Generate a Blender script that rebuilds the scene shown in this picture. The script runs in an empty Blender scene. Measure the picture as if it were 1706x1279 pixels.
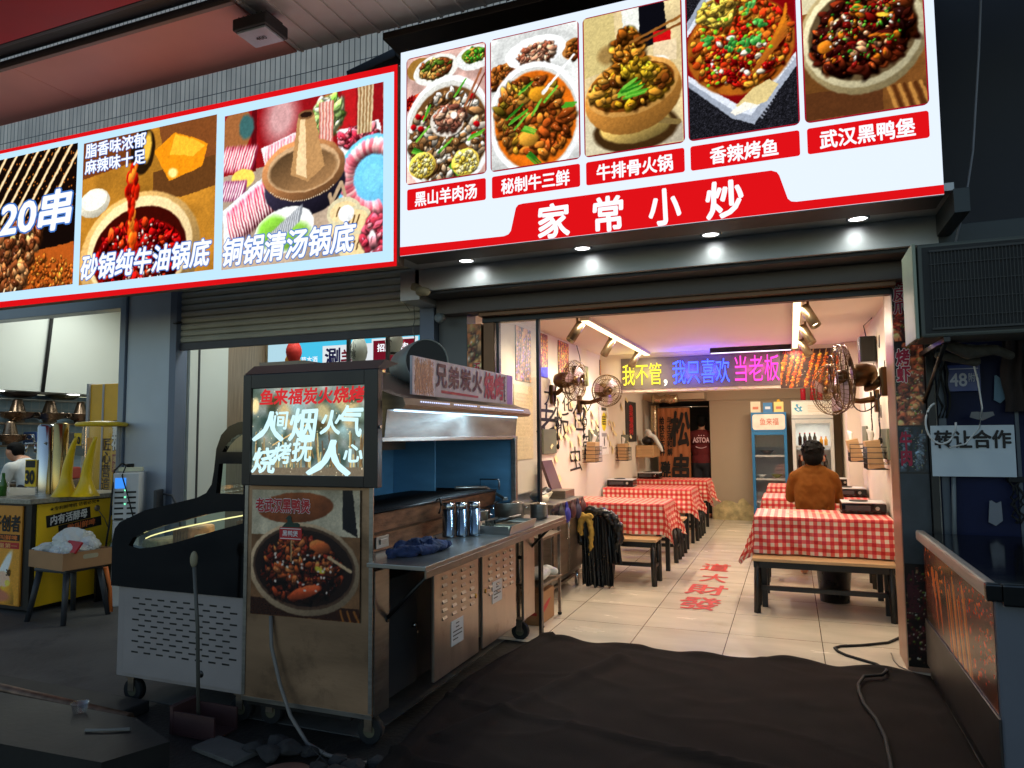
import bpy, bmesh, math, random
import numpy as np
from mathutils import Vector, Matrix, noise as mnoise

S = bpy.context.scene
COL = S.collection
R = math.radians
V = Vector

# ------------------------------------------------------------------ camera
cam = bpy.data.cameras.new("camera")
cam.sensor_width = 36.0
cam.lens = 36.0 * 1180 / 1706
cam.clip_start = 0.05
cam.clip_end = 300
camo = bpy.data.objects.new("camera", cam)
COL.objects.link(camo)
yaw, pit, rol = R(21.4), R(4.2), R(0.45)
fw = V((-math.sin(yaw) * math.cos(pit), math.cos(yaw) * math.cos(pit), math.sin(pit)))
r0 = V((math.cos(yaw), math.sin(yaw), 0))
u0 = r0.cross(fw)
rr = math.cos(rol) * r0 - math.sin(rol) * u0
uu = math.sin(rol) * r0 + math.cos(rol) * u0
m3 = Matrix((rr, uu, -fw)).transposed()
camo.matrix_world = Matrix.Translation((0, 0, 1.414)) @ m3.to_4x4()
S.camera = camo

# ------------------------------------------------------------------ night sky
S.world = bpy.data.worlds.new("World")
S.world.use_nodes = True
wn = S.world.node_tree
bg = wn.nodes["Background"]
sky = wn.nodes.new("ShaderNodeTexSky")
sky.sky_type = 'NISHITA'
sky.sun_disc = False
sky.sun_elevation = R(14)
sky.sun_rotation = R(10)
wn.links.new(sky.outputs[0], bg.inputs[0])
bg.inputs[1].default_value = 0.15
S.view_settings.view_transform = 'Standard'
S.view_settings.look = 'None'
S.view_settings.gamma = 1
S.view_settings.exposure = 0.22
S.cycles.max_bounces = 8
S.cycles.diffuse_bounces = 5
S.cycles.glossy_bounces = 4
S.cycles.transparent_max_bounces = 12
S.cycles.sample_clamp_indirect = 4
S.cycles.use_denoising = True

# ------------------------------------------------------------------ helpers: colour and material
def lin(c):
    out = []
    for x in c[:3]:
        x = x / 255.0
        out.append(x / 12.92 if x <= 0.04045 else ((x + 0.055) / 1.055) ** 2.4)
    return tuple(out)

MATS = {}
def mat(name, col, rough=.5, metal=0., var=.12, scale=6., bump=0., bscale=60., stretch=(1, 1, 1), spec=.5, rvar=.1):
    m = bpy.data.materials.new(name); m.use_nodes = True
    nt = m.node_tree; N = nt.nodes; L = nt.links
    b = N["Principled BSDF"]
    b.inputs["Metallic"].default_value = metal
    b.inputs["Specular IOR Level"].default_value = spec
    tc = N.new("ShaderNodeTexCoord"); mp = N.new("ShaderNodeMapping")
    mp.inputs["Scale"].default_value = stretch
    L.new(tc.outputs["Object"], mp.inputs[0])
    nz = N.new("ShaderNodeTexNoise"); nz.inputs["Scale"].default_value = scale; nz.inputs["Detail"].default_value = 6
    L.new(mp.outputs[0], nz.inputs[0])
    rp = N.new("ShaderNodeMapRange"); rp.inputs["From Min"].default_value = .3; rp.inputs["From Max"].default_value = .7
    L.new(nz.outputs["Fac"], rp.inputs[0])
    mx = N.new("ShaderNodeMix"); mx.data_type = 'RGBA'
    c = lin(col)
    mx.inputs["A"].default_value = (*[x * (1 - var) for x in c], 1)
    mx.inputs["B"].default_value = (*[min(1, x * (1 + var)) for x in c], 1)
    L.new(rp.outputs[0], mx.inputs["Factor"])
    L.new(mx.outputs["Result"], b.inputs["Base Color"])
    r2 = N.new("ShaderNodeMapRange")
    r2.inputs["To Min"].default_value = max(.02, rough - rvar); r2.inputs["To Max"].default_value = min(1, rough + rvar)
    L.new(nz.outputs["Fac"], r2.inputs[0]); L.new(r2.outputs[0], b.inputs["Roughness"])
    if bump:
        n2 = N.new("ShaderNodeTexNoise"); n2.inputs["Scale"].default_value = bscale; n2.inputs["Detail"].default_value = 4
        L.new(mp.outputs[0], n2.inputs[0])
        bp = N.new("ShaderNodeBump"); bp.inputs["Strength"].default_value = bump; bp.inputs["Distance"].default_value = .01
        L.new(n2.outputs["Fac"], bp.inputs["Height"]); L.new(bp.outputs[0], b.inputs["Normal"])
    MATS[name] = m
    return m

def emat(name, col, strength=1.0):
    m = bpy.data.materials.new(name); m.use_nodes = True
    nt = m.node_tree; N = nt.nodes
    N.remove(N["Principled BSDF"])
    e = N.new("ShaderNodeEmission")
    e.inputs[0].default_value = (*lin(col), 1); e.inputs[1].default_value = strength
    nt.links.new(e.outputs[0], N["Material Output"].inputs[0])
    return m

def attr_mat(name, lit, rough=.35, strength=1.0):
    m = bpy.data.materials.new(name); m.use_nodes = True
    nt = m.node_tree; N = nt.nodes
    a = N.new("ShaderNodeAttribute"); a.attribute_name = "Col"
    if lit:
        N.remove(N["Principled BSDF"])
        e = N.new("ShaderNodeEmission"); e.inputs[1].default_value = strength
        nt.links.new(a.outputs["Color"], e.inputs[0]); nt.links.new(e.outputs[0], N["Material Output"].inputs[0])
    else:
        b = N["Principled BSDF"]; b.inputs["Roughness"].default_value = rough
        nt.links.new(a.outputs["Color"], b.inputs["Base Color"])
    return m

def glass_mat(name, tint=(1, 1, 1), gl=.06, rough=.02):
    m = bpy.data.materials.new(name); m.use_nodes = True
    nt = m.node_tree; N = nt.nodes; L = nt.links
    N.remove(N["Principled BSDF"])
    t = N.new("ShaderNodeBsdfTransparent"); t.inputs[0].default_value = (*tint, 1)
    g = N.new("ShaderNodeBsdfGlossy"); g.inputs["Roughness"].default_value = rough
    lw = N.new("ShaderNodeLayerWeight"); lw.inputs[0].default_value = .25
    mr = N.new("ShaderNodeMapRange"); mr.inputs["To Min"].default_value = gl; mr.inputs["To Max"].default_value = .7
    L.new(lw.outputs["Facing"], mr.inputs[0])
    mx = N.new("ShaderNodeMixShader")
    L.new(mr.outputs[0], mx.inputs[0]); L.new(t.outputs[0], mx.inputs[1]); L.new(g.outputs[0], mx.inputs[2])
    L.new(mx.outputs[0], N["Material Output"].inputs[0])
    return m

def speckle(m, col, scale, lo, hi, amount=1.):
    """dust, grit or grease marks of another colour scattered over a material"""
    nt = m.node_tree; N = nt.nodes; L = nt.links; b = N["Principled BSDF"]
    src = b.inputs["Base Color"].links[0].from_socket
    tc = N.new("ShaderNodeTexCoord"); nz = N.new("ShaderNodeTexNoise"); nz.inputs["Scale"].default_value = scale; nz.inputs["Detail"].default_value = 8; nz.inputs["Roughness"].default_value = .7
    L.new(tc.outputs["Object"], nz.inputs[0])
    mr = N.new("ShaderNodeMapRange"); mr.inputs["From Min"].default_value = lo; mr.inputs["From Max"].default_value = hi; mr.inputs["To Max"].default_value = amount
    L.new(nz.outputs["Fac"], mr.inputs[0])
    mx = N.new("ShaderNodeMix"); mx.data_type = 'RGBA'; L.new(mr.outputs[0], mx.inputs["Factor"]); L.new(src, mx.inputs["A"]); mx.inputs["B"].default_value = (*lin(col), 1)
    L.new(mx.outputs["Result"], b.inputs["Base Color"]); return m

def grid_lines(m, periods, offs, width, dark, bump=False, tone=0.):
    """joints between tiles: a darker line every period (metres, object axes x,y,z; 0 = none); tone varies tile to tile"""
    nt = m.node_tree; N = nt.nodes; L = nt.links
    b = N["Principled BSDF"]
    src = b.inputs["Base Color"].links[0].from_socket
    tc = N.new("ShaderNodeTexCoord"); sp = N.new("ShaderNodeSeparateXYZ")
    L.new(tc.outputs["Object"], sp.inputs[0])
    def mth(op, a, bb=None):
        n = N.new("ShaderNodeMath"); n.operation = op
        for i, x in enumerate((a, bb)):
            if x is None: continue
            if isinstance(x, (int, float)): n.inputs[i].default_value = x
            else: L.new(x, n.inputs[i])
        return n.outputs[0]
    tot = None; ids = None
    for i, p in enumerate(periods):
        if not p: continue
        q = mth('DIVIDE', mth('SUBTRACT', sp.outputs[i], offs[i]), p)
        f = mth('FRACT', q)
        e = mth('MINIMUM', f, mth('SUBTRACT', 1.0, f))
        l = mth('LESS_THAN', mth('MULTIPLY', e, p), width)
        tot = l if tot is None else mth('MAXIMUM', tot, l)
        idn = mth('MULTIPLY', mth('FLOOR', q), 12.9898 + 65.3 * i)
        ids = idn if ids is None else mth('ADD', ids, idn)
    rnd = mth('FRACT', mth('MULTIPLY', mth('SINE', ids), 43758.5))
    bright = mth('ADD', 1 - tone, mth('MULTIPLY', rnd, 2 * tone))
    mm = N.new("ShaderNodeVectorMath"); mm.operation = 'SCALE'
    L.new(src, mm.inputs[0]); L.new(bright, mm.inputs["Scale"])
    mx = N.new("ShaderNodeMix"); mx.data_type = 'RGBA'
    L.new(tot, mx.inputs["Factor"]); L.new(mm.outputs[0], mx.inputs["A"])
    mx.inputs["B"].default_value = (*lin(dark), 1)
    L.new(mx.outputs["Result"], b.inputs["Base Color"])
    return m

# ------------------------------------------------------------------ helpers: geometry
class MB:
    def __init__(s, T=None):
        s.bm = bmesh.new(); s.T = T or Matrix.Identity(4); s.uv = None
    def p(s, co): return s.bm.verts.new(s.T @ V(co))
    def face(s, vs, smooth=False):
        try:
            f = s.bm.faces.new(vs); f.smooth = smooth; return f
        except ValueError: return None
    def quad(s, a, b, c, d): s.face([s.p(a), s.p(b), s.p(c), s.p(d)]); return s
    def box(s, x0, y0, z0, x1, y1, z1, bev=0., M=None):
        if x0 > x1: x0, x1 = x1, x0
        if y0 > y1: y0, y1 = y1, y0
        if z0 > z1: z0, z1 = z1, z0
        M = M or Matrix.Identity(4)
        vs = [s.p(M @ V(c)) for c in ((x0, y0, z0), (x1, y0, z0), (x1, y1, z0), (x0, y1, z0), (x0, y0, z1), (x1, y0, z1), (x1, y1, z1), (x0, y1, z1))]
        fs = [s.face([vs[i] for i in q]) for q in ((3, 2, 1, 0), (4, 5, 6, 7), (0, 1, 5, 4), (1, 2, 6, 5), (2, 3, 7, 6), (3, 0, 4, 7))]
        if bev:
            es = {e for f in fs for e in f.edges}
            bmesh.ops.bevel(s.bm, geom=list(es), offset=bev, segments=2, affect='EDGES', profile=.6)
        return s
    def obox(s, c, size, rot=(0, 0, 0), bev=0.):
        from mathutils import Euler
        M = Matrix.Translation(c) @ Euler(rot).to_matrix().to_4x4()
        a, b, d = size
        return s.box(-a / 2, -b / 2, -d / 2, a / 2, b / 2, d / 2, bev, M)
    def tube(s, pts, r, n=8, cap=True, closed=False):
        pts = [V(p) for p in pts]; k = len(pts)
        rs = r if isinstance(r, (list, tuple)) else [r] * k
        rings = []; up = V((0, 0, 1))
        for i, p in enumerate(pts):
            a = pts[(i - 1) % k] if (i or closed) else p
            b = pts[(i + 1) % k] if (i < k - 1 or closed) else p
            t = (b - a).normalized() if (b - a).length > 1e-9 else V((0, 0, 1))
            ref = up if abs(t.dot(up)) < .95 else V((1, 0, 0))
            x = t.cross(ref).normalized(); y = x.cross(t).normalized()
            rings.append([s.p(p + rs[i] * (x * math.cos(2 * math.pi * j / n) + y * math.sin(2 * math.pi * j / n))) for j in range(n)])
        rng = range(k) if closed else range(k - 1)
        for i in rng:
            A, B = rings[i], rings[(i + 1) % k]
            for j in range(n): s.face([A[j], A[(j + 1) % n], B[(j + 1) % n], B[j]], True)
        if cap and not closed:
            s.face(list(reversed(rings[0]))); s.face(rings[-1])
        return s
    def cyl(s, a, b, r, r2=None, n=20): return s.tube([a, b], [r, r if r2 is None else r2], n)
    def ring(s, c, r, w, ax=(0, 0, 1), n=28, m=6):
        ax = V(ax).normalized(); ref = V((0, 0, 1)) if abs(ax.z) < .9 else V((1, 0, 0))
        x = ax.cross(ref).normalized(); y = ax.cross(x)
        return s.tube([V(c) + r * (x * math.cos(2 * math.pi * i / n) + y * math.sin(2 * math.pi * i / n)) for i in range(n)], w, m, closed=True)
    def lathe(s, prof, c, n=24, ax=(0, 0, 1), smooth=True):
        ax = V(ax).normalized(); ref = V((0, 0, 1)) if abs(ax.z) < .9 else V((1, 0, 0))
        x = ax.cross(ref).normalized(); y = ax.cross(x); c = V(c)
        prev = None
        for (r, h) in prof:
            cur = [s.p(c + ax * h + max(r, 1e-4) * (x * math.cos(2 * math.pi * j / n) + y * math.sin(2 * math.pi * j / n))) for j in range(n)]
            if prev:
                for j in range(n): s.face([prev[j], prev[(j + 1) % n], cur[(j + 1) % n], cur[j]], smooth)
            prev = cur
        return s
    def ell(s, c, r, nu=18, nv=12, rot=None):
        c = V(c); rot = rot or Matrix.Identity(3); rows = []
        for i in range(nv + 1):
            t = math.pi * i / nv
            rows.append([s.p(c + rot @ V((r[0] * max(math.sin(t), 1e-3) * math.cos(2 * math.pi * j / nu), r[1] * max(math.sin(t), 1e-3) * math.sin(2 * math.pi * j / nu), -r[2] * math.cos(t)))) for j in range(nu)])
        for i in range(nv):
            for j in range(nu): s.face([rows[i][j], rows[i][(j + 1) % nu], rows[i + 1][(j + 1) % nu], rows[i + 1][j]], True)
        s.face(list(reversed(rows[0]))); s.face(rows[-1])
        return s
    def prism(s, pts, fn, d0, d1):
        """outline pts (u,v) extruded between d0 and d1; fn(u,v,d)->xyz"""
        a = [s.p(fn(u, v, d0)) for u, v in pts]; b = [s.p(fn(u, v, d1)) for u, v in pts]
        k = len(pts)
        s.face(a); s.face(list(reversed(b)))
        for i in range(k): s.face([a[i], b[i], b[(i + 1) % k], a[(i + 1) % k]])
        return s
    def mesh(s, name):
        bmesh.ops.recalc_face_normals(s.bm, faces=s.bm.faces) if s.uv is None else None
        me = bpy.data.meshes.new(name); s.bm.to_mesh(me); s.bm.free()
        return me

def link(name, me, m, parent=None):
    if m is not None and not me.materials: me.materials.append(m)
    o = bpy.data.objects.new(name, me); COL.objects.link(o)
    if parent is not None:
        o.parent = parent
        chain = []; q = parent
        while q: chain.append(q); q = q.parent
        W = Matrix.Identity(4)
        for q in reversed(chain): W = W @ q.matrix_parent_inverse @ q.matrix_basis
        o.matrix_parent_inverse = W.inverted()
    else:
        n = len(me.vertices); a = np.empty(n * 3, 'f'); me.vertices.foreach_get("co", a); a = a.reshape(-1, 3)
        c = np.array([(a[:, 0].min() + a[:, 0].max()) / 2, (a[:, 1].min() + a[:, 1].max()) / 2, a[:, 2].min()])
        me.vertices.foreach_set("co", (a - c).astype('f').ravel()); me.update(); o.location = c
    return o

def part(name, mb, m, parent, label=None):
    o = link(name, mb.mesh(name) if isinstance(mb, MB) else mb, m, parent)
    if label: o["label"] = label
    return o

def thing(name, label, cat, loc=(0, 0, 0), group=None):
    o = bpy.data.objects.new(name, None); COL.objects.link(o); o.location = loc; o.empty_display_size = .1
    o["label"] = label; o["category"] = cat
    if group: o["group"] = group
    return o

def tag(o, label, cat, group=None):
    o["label"] = label; o["category"] = cat
    if group: o["group"] = group
    return o

def solo(name, mb, m, label, cat, group=None): return tag(part(name, mb, m, None), label, cat, group)

def struct(name, mb, m, parent=None):
    o = part(name, mb, m, parent)
    if parent is None: o["kind"] = "structure"
    return o

def dup(root, delta, label=None, name=None):
    def cp(o, par):
        c = o.copy(); COL.objects.link(c)
        if par is not None: c.parent = par
        for k in [x for x in bpy.data.objects if x.parent == o]: cp(k, c)
        return c
    r = cp(root, None); r.location = V(root.location) + V(delta)
    if label: r["label"] = label
    return r

# ------------------------------------------------------------------ helpers: lettering
X_, Y_, Z_ = V((1, 0, 0)), V((0, 1, 0)), V((0, 0, 1))
def glyphs(s, bold=0., shear=0., vertical=False, space=1.0):
    c = bpy.data.curves.new("glyphs", "FONT"); c.body = "\n".join(s) if vertical else s
    c.offset = bold; c.shear = shear; c.resolution_u = 3; c.space_character = space
    if vertical: c.align_x = 'CENTER'; c.space_line = .95 * space
    o = bpy.data.objects.new("glyphs", c); COL.objects.link(o)
    bpy.context.view_layer.update()
    me = bpy.data.meshes.new_from_object(o.evaluated_get(bpy.context.evaluated_depsgraph_get()))
    bpy.data.objects.remove(o); bpy.data.curves.remove(c)
    return me

def text(s, o, u, v, w, h, m, parent, bold=.02, shear=0., vertical=False, space=1.0, brush=0., outline=None, name="lettering", skew=0., thick=0.):
    """lettering fitted into the w x h box whose lower left corner is o; bold strokes are several copies of the outline, shifted a little"""
    u, v = V(u).normalized(), V(v).normalized(); n = u.cross(v); o = V(o); res = None
    base = glyphs(s, 0, shear, vertical, space)
    k = len(base.vertices); a = np.empty(k * 3, 'f'); base.vertices.foreach_get("co", a); a = a.reshape(-1, 3).astype(float)[:, :2]
    F = [tuple(p.vertices) for p in base.polygons]; bpy.data.meshes.remove(base)
    fx, fy, sx, sy = a[:, 0].min(), a[:, 1].min(), w / (a[:, 0].max() - a[:, 0].min()), h / (a[:, 1].max() - a[:, 1].min())
    if brush:
        for i in range(k):
            q = mnoise.noise_vector(V((a[i, 0] * 2.3, a[i, 1] * 2.3, len(s) + fx)))
            a[i, 0] += q.x * brush; a[i, 1] += q.y * brush
    layers = [(bold, m, .002)] + ([(bold + outline[1], outline[0], .001)] if outline else [])
    for bd, mm, lift in layers:
        r_ = max(bd, 0); cnt = 1 if r_ < .006 else (6 if r_ < .045 else 10)
        offs = [(0., 0.)] + ([(r_ * math.cos(6.2832 * i / cnt), r_ * math.sin(6.2832 * i / cnt)) for i in range(cnt)] if cnt > 1 else [])
        P, FF = [], []
        for i, (dx, dy) in enumerate(offs):
            x = (a[:, 0] + dx - fx) * sx; y = (a[:, 1] + dy - fy) * sy; y = y + skew * x
            P.append(np.array(o)[None] + np.outer(x, u) + np.outer(y, v) + np.array(n * (lift - .00006 * i))[None])
            FF += [tuple(j + i * k for j in f) for f in F]
        me = bpy.data.meshes.new(name); me.from_pydata([tuple(p) for p in np.concatenate(P)], [], FF); me.update()
        if thick:
            bm = bmesh.new(); bm.from_mesh(me)
            g = bmesh.ops.extrude_face_region(bm, geom=bm.faces[:])
            bmesh.ops.translate(bm, vec=n * thick, verts=[q for q in g['geom'] if isinstance(q, bmesh.types.BMVert)])
            bm.to_mesh(me); bm.free()
        ob = link(name if lift == .002 else "outline", me, mm, parent if lift == .002 else res or parent)
        if lift == .002: res = ob
    return res

# ------------------------------------------------------------------ helpers: printed photographs (colour grids)
class Pic:
    def __init__(s, asp, n=150, bg=(255, 255, 255), seed=1):
        s.A = asp; s.ny = n; s.nx = max(4, int(n * asp)); s.rg = random.Random(seed); s.seed = seed
        y, x = np.mgrid[0:s.ny, 0:s.nx]
        s.X = x / (s.nx - 1) * asp; s.Y = y / (s.ny - 1)
        s.C = np.zeros((s.ny, s.nx, 3)) + np.array(bg, float)
    def sl(s, cx, cy, r):
        x0 = int(np.clip((cx - r) / s.A * s.nx - 1, 0, s.nx)); x1 = int(np.clip((cx + r) / s.A * s.nx + 2, 0, s.nx))
        y0 = int(np.clip((cy - r) * s.ny - 1, 0, s.ny)); y1 = int(np.clip((cy + r) * s.ny + 2, 0, s.ny))
        return slice(y0, y1), slice(x0, x1)
    def put(s, q, m, c):
        m = m[..., None]; s.C[q] = s.C[q] * (1 - m) + np.asarray(c, float) * m; return s
    def ell(s, cx, cy, rx, ry, col, a=0., soft=.06, lit=0., rim=None, pw=2.):
        q = s.sl(cx, cy, max(rx, ry) * 1.1)
        if s.X[q].size == 0: return s
        dx, dy = s.X[q] - cx, s.Y[q] - cy; ca, sa = math.cos(a), math.sin(a)
        U, W = (dx * ca + dy * sa) / rx, (-dx * sa + dy * ca) / ry
        d = np.sqrt(U * U + W * W) if pw == 2. else (np.abs(U) ** pw + np.abs(W) ** pw) ** (1 / pw); m = np.clip((1 - d) / soft + .5, 0, 1)
        c = np.zeros(d.shape + (3,)) + np.array(col, float)
        if lit: c = c * (1 + lit * (-.6 * dx / rx - .8 * dy / ry))[..., None]
        if rim is not None:
            k = np.clip((d - .75) / .2, 0, 1)[..., None]; c = c * (1 - k) + np.array(rim, float) * k
        return s.put(q, m, np.clip(c, 0, 255))
    def poly(s, pts, col):
        ins = np.zeros(s.X.shape, bool); k = len(pts)
        for i in range(k):
            (x1, y1), (x2, y2) = pts[i], pts[(i + 1) % k]
            if y1 == y2: continue
            ins ^= ((y1 > s.Y) != (y2 > s.Y)) & (s.X < (x2 - x1) * (s.Y - y1) / (y2 - y1) + x1)
        return s.put((slice(None), slice(None)), ins.astype(float), col)
    def line(s, a, b, w, col, w2=None):
        a, b = np.array(a, float), np.array(b, float); c = (a + b) / 2; q = s.sl(c[0], c[1], np.linalg.norm(b - a) / 2 + w)
        if s.X[q].size == 0: return s
        d = b - a; t = np.clip(((s.X[q] - a[0]) * d[0] + (s.Y[q] - a[1]) * d[1]) / max(d @ d, 1e-9), 0, 1)
        D = np.hypot(s.X[q] - a[0] - t * d[0], s.Y[q] - a[1] - t * d[1])
        W = w + ((w2 if w2 is not None else w) - w) * t
        return s.put(q, np.clip((W - D) * s.ny * .8 + .5, 0, 1), col)
    def noise(s, cells, seed=0):
        rg = np.random.RandomState(seed + s.seed * 7); ny = int(cells) + 2; nx = int(cells * s.A) + 3
        g = rg.rand(ny, nx); x = s.X * cells; y = s.Y * cells
        xi, yi = x.astype(int), y.astype(int); fx, fy = x - xi, y - yi
        fx = fx * fx * (3 - 2 * fx); fy = fy * fy * (3 - 2 * fy)
        return (g[yi, xi] * (1 - fx) + g[yi, xi + 1] * fx) * (1 - fy) + (g[yi + 1, xi] * (1 - fx) + g[yi + 1, xi + 1] * fx) * fy
    def grain(s, amt, cells=30, region=None):
        f = 1 + amt * (s.noise(cells, 3) + .6 * s.noise(cells * 2.3, 5) - .8)
        if region is not None:
            cx, cy, rx, ry = region; m = (((s.X - cx) / rx) ** 2 + ((s.Y - cy) / ry) ** 2 < 1)
            f = np.where(m, f, 1)
        s.C = np.clip(s.C * f[..., None], 0, 255); return s
    def chunks(s, cx, cy, rx, ry, n, smin, smax, pal, el=1.8, a=0., ang=None, lit=.45):
        for _ in range(int(n * 2.2)):
            t = s.rg.random() * 6.283; r = math.sqrt(s.rg.random())
            px, py = r * rx * math.cos(t), r * ry * math.sin(t)
            x = cx + px * math.cos(a) - py * math.sin(a); y = cy + px * math.sin(a) + py * math.cos(a)
            z = s.rg.uniform(smin * .6, smax) * .8; e = s.rg.uniform(1, el * 1.5); an = s.rg.uniform(0, 3.14) if ang is None else ang + s.rg.uniform(-.3, .3)
            c = np.array(s.rg.choice(pal), float) * s.rg.uniform(.75, 1.15)
            s.ell(x + z * .2, y + z * .3, z * e * 1.15, z * 1.2, c * .35, an, .5)
            s.ell(x, y, z * e, z, c, an, .25, lit, None, s.rg.choice((1.2, 1.6, 2., 3.5)))
            if s.rg.random() < .4: s.ell(x + s.rg.uniform(-.6, .6) * z, y + z * .3, z * e * .5, z * .22, c * .6, an + .4, .5)
            if s.rg.random() < .35: s.ell(x - z * .25, y - z * .3, z * .35, z * .12, np.minimum(c * 1.6 + 80, 255), an, .6)
        return s
    def finish(s, amp=.005, blur=0, grain=.09):
        s.C = np.clip((s.C - 128) * 1.12 + 136, 0, 255)
        fx = .5 * (s.noise(26, 33) - .5) + .5 * (s.noise(52, 35) - .5); fy = .5 * (s.noise(26, 34) - .5) + .5 * (s.noise(52, 36) - .5)
        xi = np.clip((s.X + fx * amp * 2) / s.A * (s.nx - 1), 0, s.nx - 1); yi = np.clip((s.Y + fy * amp * 2) * (s.ny - 1), 0, s.ny - 1)
        x0, y0 = xi.astype(int), yi.astype(int); x1, y1 = np.minimum(x0 + 1, s.nx - 1), np.minimum(y0 + 1, s.ny - 1); tx, ty = (xi - x0)[..., None], (yi - y0)[..., None]
        s.C = (s.C[y0, x0] * (1 - tx) + s.C[y0, x1] * tx) * (1 - ty) + (s.C[y1, x0] * (1 - tx) + s.C[y1, x1] * tx) * ty
        for _ in range(blur):
            p = np.pad(s.C, ((1, 1), (1, 1), (0, 0)), 'edge'); s.C = .5 * s.C + .125 * (p[:-2, 1:-1] + p[2:, 1:-1] + p[1:-1, :-2] + p[1:-1, 2:])
        f = 1 + grain * (s.noise(60, 41) + 1.3 * s.noise(120, 43) - 1.15); s.C = np.clip(s.C * f[..., None], 0, 255); return s
    def mesh(s, name, o, u, v, w, h, warp=.005):
        if warp: s.finish(warp)
        o, u, v = np.array(o, float), np.array(V(u).normalized()), np.array(V(v).normalized())
        P = o + np.outer((s.X / s.A * w).ravel(), u) + np.outer(((1 - s.Y) * h).ravel(), v)
        ny, nx = s.ny, s.nx
        idx = np.arange(ny * nx).reshape(ny, nx)
        F = np.stack([idx[1:, :-1], idx[1:, 1:], idx[:-1, 1:], idx[:-1, :-1]], -1).reshape(-1, 4)
        me = bpy.data.meshes.new(name); me.vertices.add(len(P)); me.vertices.foreach_set("co", P.astype('f').ravel())
        me.loops.add(F.size); me.loops.foreach_set("vertex_index", F.astype('i').ravel())
        me.polygons.add(len(F)); me.polygons.foreach_set("loop_start", np.arange(0, F.size, 4, dtype='i'))
        me.update(calc_edges=True)
        c = s.C.reshape(-1, 3) / 255.; c = np.where(c <= .04045, c / 12.92, ((c + .055) / 1.055) ** 2.4)
        at = me.color_attributes.new("Col", 'FLOAT_COLOR', 'POINT')
        at.data.foreach_set("color", np.concatenate([c, np.ones((len(c), 1))], 1).astype('f').ravel())
        return me

def rrect(x0, z0, x1, z1, r, n=5):
    pts = []
    for cx, cz, a in ((x1 - r, z1 - r, 0), (x0 + r, z1 - r, 90), (x0 + r, z0 + r, 180), (x1 - r, z0 + r, 270)):
        for i in range(n + 1):
            t = R(a + 90 * i / n); pts.append((cx + r * math.cos(t), cz + r * math.sin(t)))
    return pts

def blob(parts, voxel, name):
    """tapered limbs and ellipsoids fused into one continuous surface"""
    mb = MB()
    for q in parts:
        if q[0] == 'e': mb.ell(q[1], q[2], 16, 12, q[3] if len(q) > 3 else None)
        else:
            pts = q[1]
            mb.tube([p[:3] for p in pts], [p[3] for p in pts], 12)
            for p in pts: mb.ell(p[:3], (p[3] * .995,) * 3, 12, 8)
    me = mb.mesh(name)
    o = bpy.data.objects.new(name, me); COL.objects.link(o)
    md = o.modifiers.new("r", 'REMESH'); md.mode = 'VOXEL'; md.voxel_size = voxel; md.use_smooth_shade = True
    sm = o.modifiers.new("s", 'SMOOTH'); sm.factor = .5; sm.iterations = 4
    bpy.context.view_layer.update()
    out = bpy.data.meshes.new_from_object(o.evaluated_get(bpy.context.evaluated_depsgraph_get()))
    bpy.data.objects.remove(o); bpy.data.meshes.remove(me)
    for f in out.polygons: f.use_smooth = True
    return out

def lamp(kind, loc, energy, col, parent=None, target=None, size=.1, angle=60, blend=.5, sy=None):
    l = bpy.data.lights.new("lamp", kind); l.energy = energy; l.color = col
    if kind == 'SPOT': l.spot_size = R(angle); l.spot_blend = blend; l.shadow_soft_size = size
    elif kind == 'AREA':
        l.size = size
        if sy: l.shape = 'RECTANGLE'; l.size_y = sy
    else: l.shadow_soft_size = size
    o = bpy.data.objects.new("lamp", l); COL.objects.link(o); o.location = loc
    if target is not None:
        d = V(target) - V(loc); o.rotation_euler = d.to_track_quat('-Z', 'Y').to_euler()
    if parent is not None:
        o.parent = parent; o.matrix_parent_inverse = Matrix.Translation(parent.location).inverted()
    return o
# ------------------------------------------------------------------ materials
steel = mat("brushed steel", (150, 148, 144), .34, .95, .12, 5, .05, 40, (1, 1, 12), rvar=.14)
steel_d = mat("dull steel sheet", (136, 122, 108), .42, .8, .2, 4, .08, 30, (1, 1, 10), rvar=.14)
steel_r = mat("smoke stained steel", (120, 84, 60), .5, .8, .5, 9, .15, 40, (1, 1, 4))
chrome = mat("polished steel", (190, 190, 190), .12, 1., .05, 5)
blackm = mat("black painted metal", (16, 15, 16), .4, 0, .2, 20)
blackp = mat("black plastic", (13, 13, 15), .3, 0, .2, 20)
gloss_b = mat("gloss black panel", (5, 5, 7), .12, 0, .2, 5)
rubber = mat("dark rubber", (20, 20, 20), .8, 0, .2, 20)
whitep = mat("white plastic", (205, 207, 205), .4, 0, .05, 10)
paper = mat("paper", (226, 214, 188), .8, 0, .06, 10)
wall_m = mat("cream wall paint", (224, 214, 198), .75, 0, .07, 1.2, .06, 90)
ceil_m = mat("white ceiling paint", (226, 214, 204), .8, 0, .04, .8, .03, 90)
back_m = mat("tan wall paint", (178, 158, 134), .75, 0, .06, 1.0, .06, 90)
grey_m = mat("grey aluminium panel", (170, 172, 172), .36, .5, .12, 1.5, .03, 20, (1, 1, 4))
grey_d = mat("dark grey metal trim", (64, 64, 66), .5, .3, .15, 2)
blue_g = mat("blue grey aluminium panel", (186, 196, 206), .45, .2, .08, 2, .02, 20)
navy = mat("dark navy cladding", (8, 10, 24), .55, 0, .35, 1.6, .06, 25)
brown_t = mat("bronze trim", (120, 86, 60), .4, .5, .15, 4)
pinkf = mat("varnished door jamb", (168, 128, 104), .35, .1, .2, 6, .05, 30, (1, 1, .3))
concrete = mat("dirty concrete", (84, 82, 78), .7, 0, .45, 1.1, .25, 35)
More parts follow.
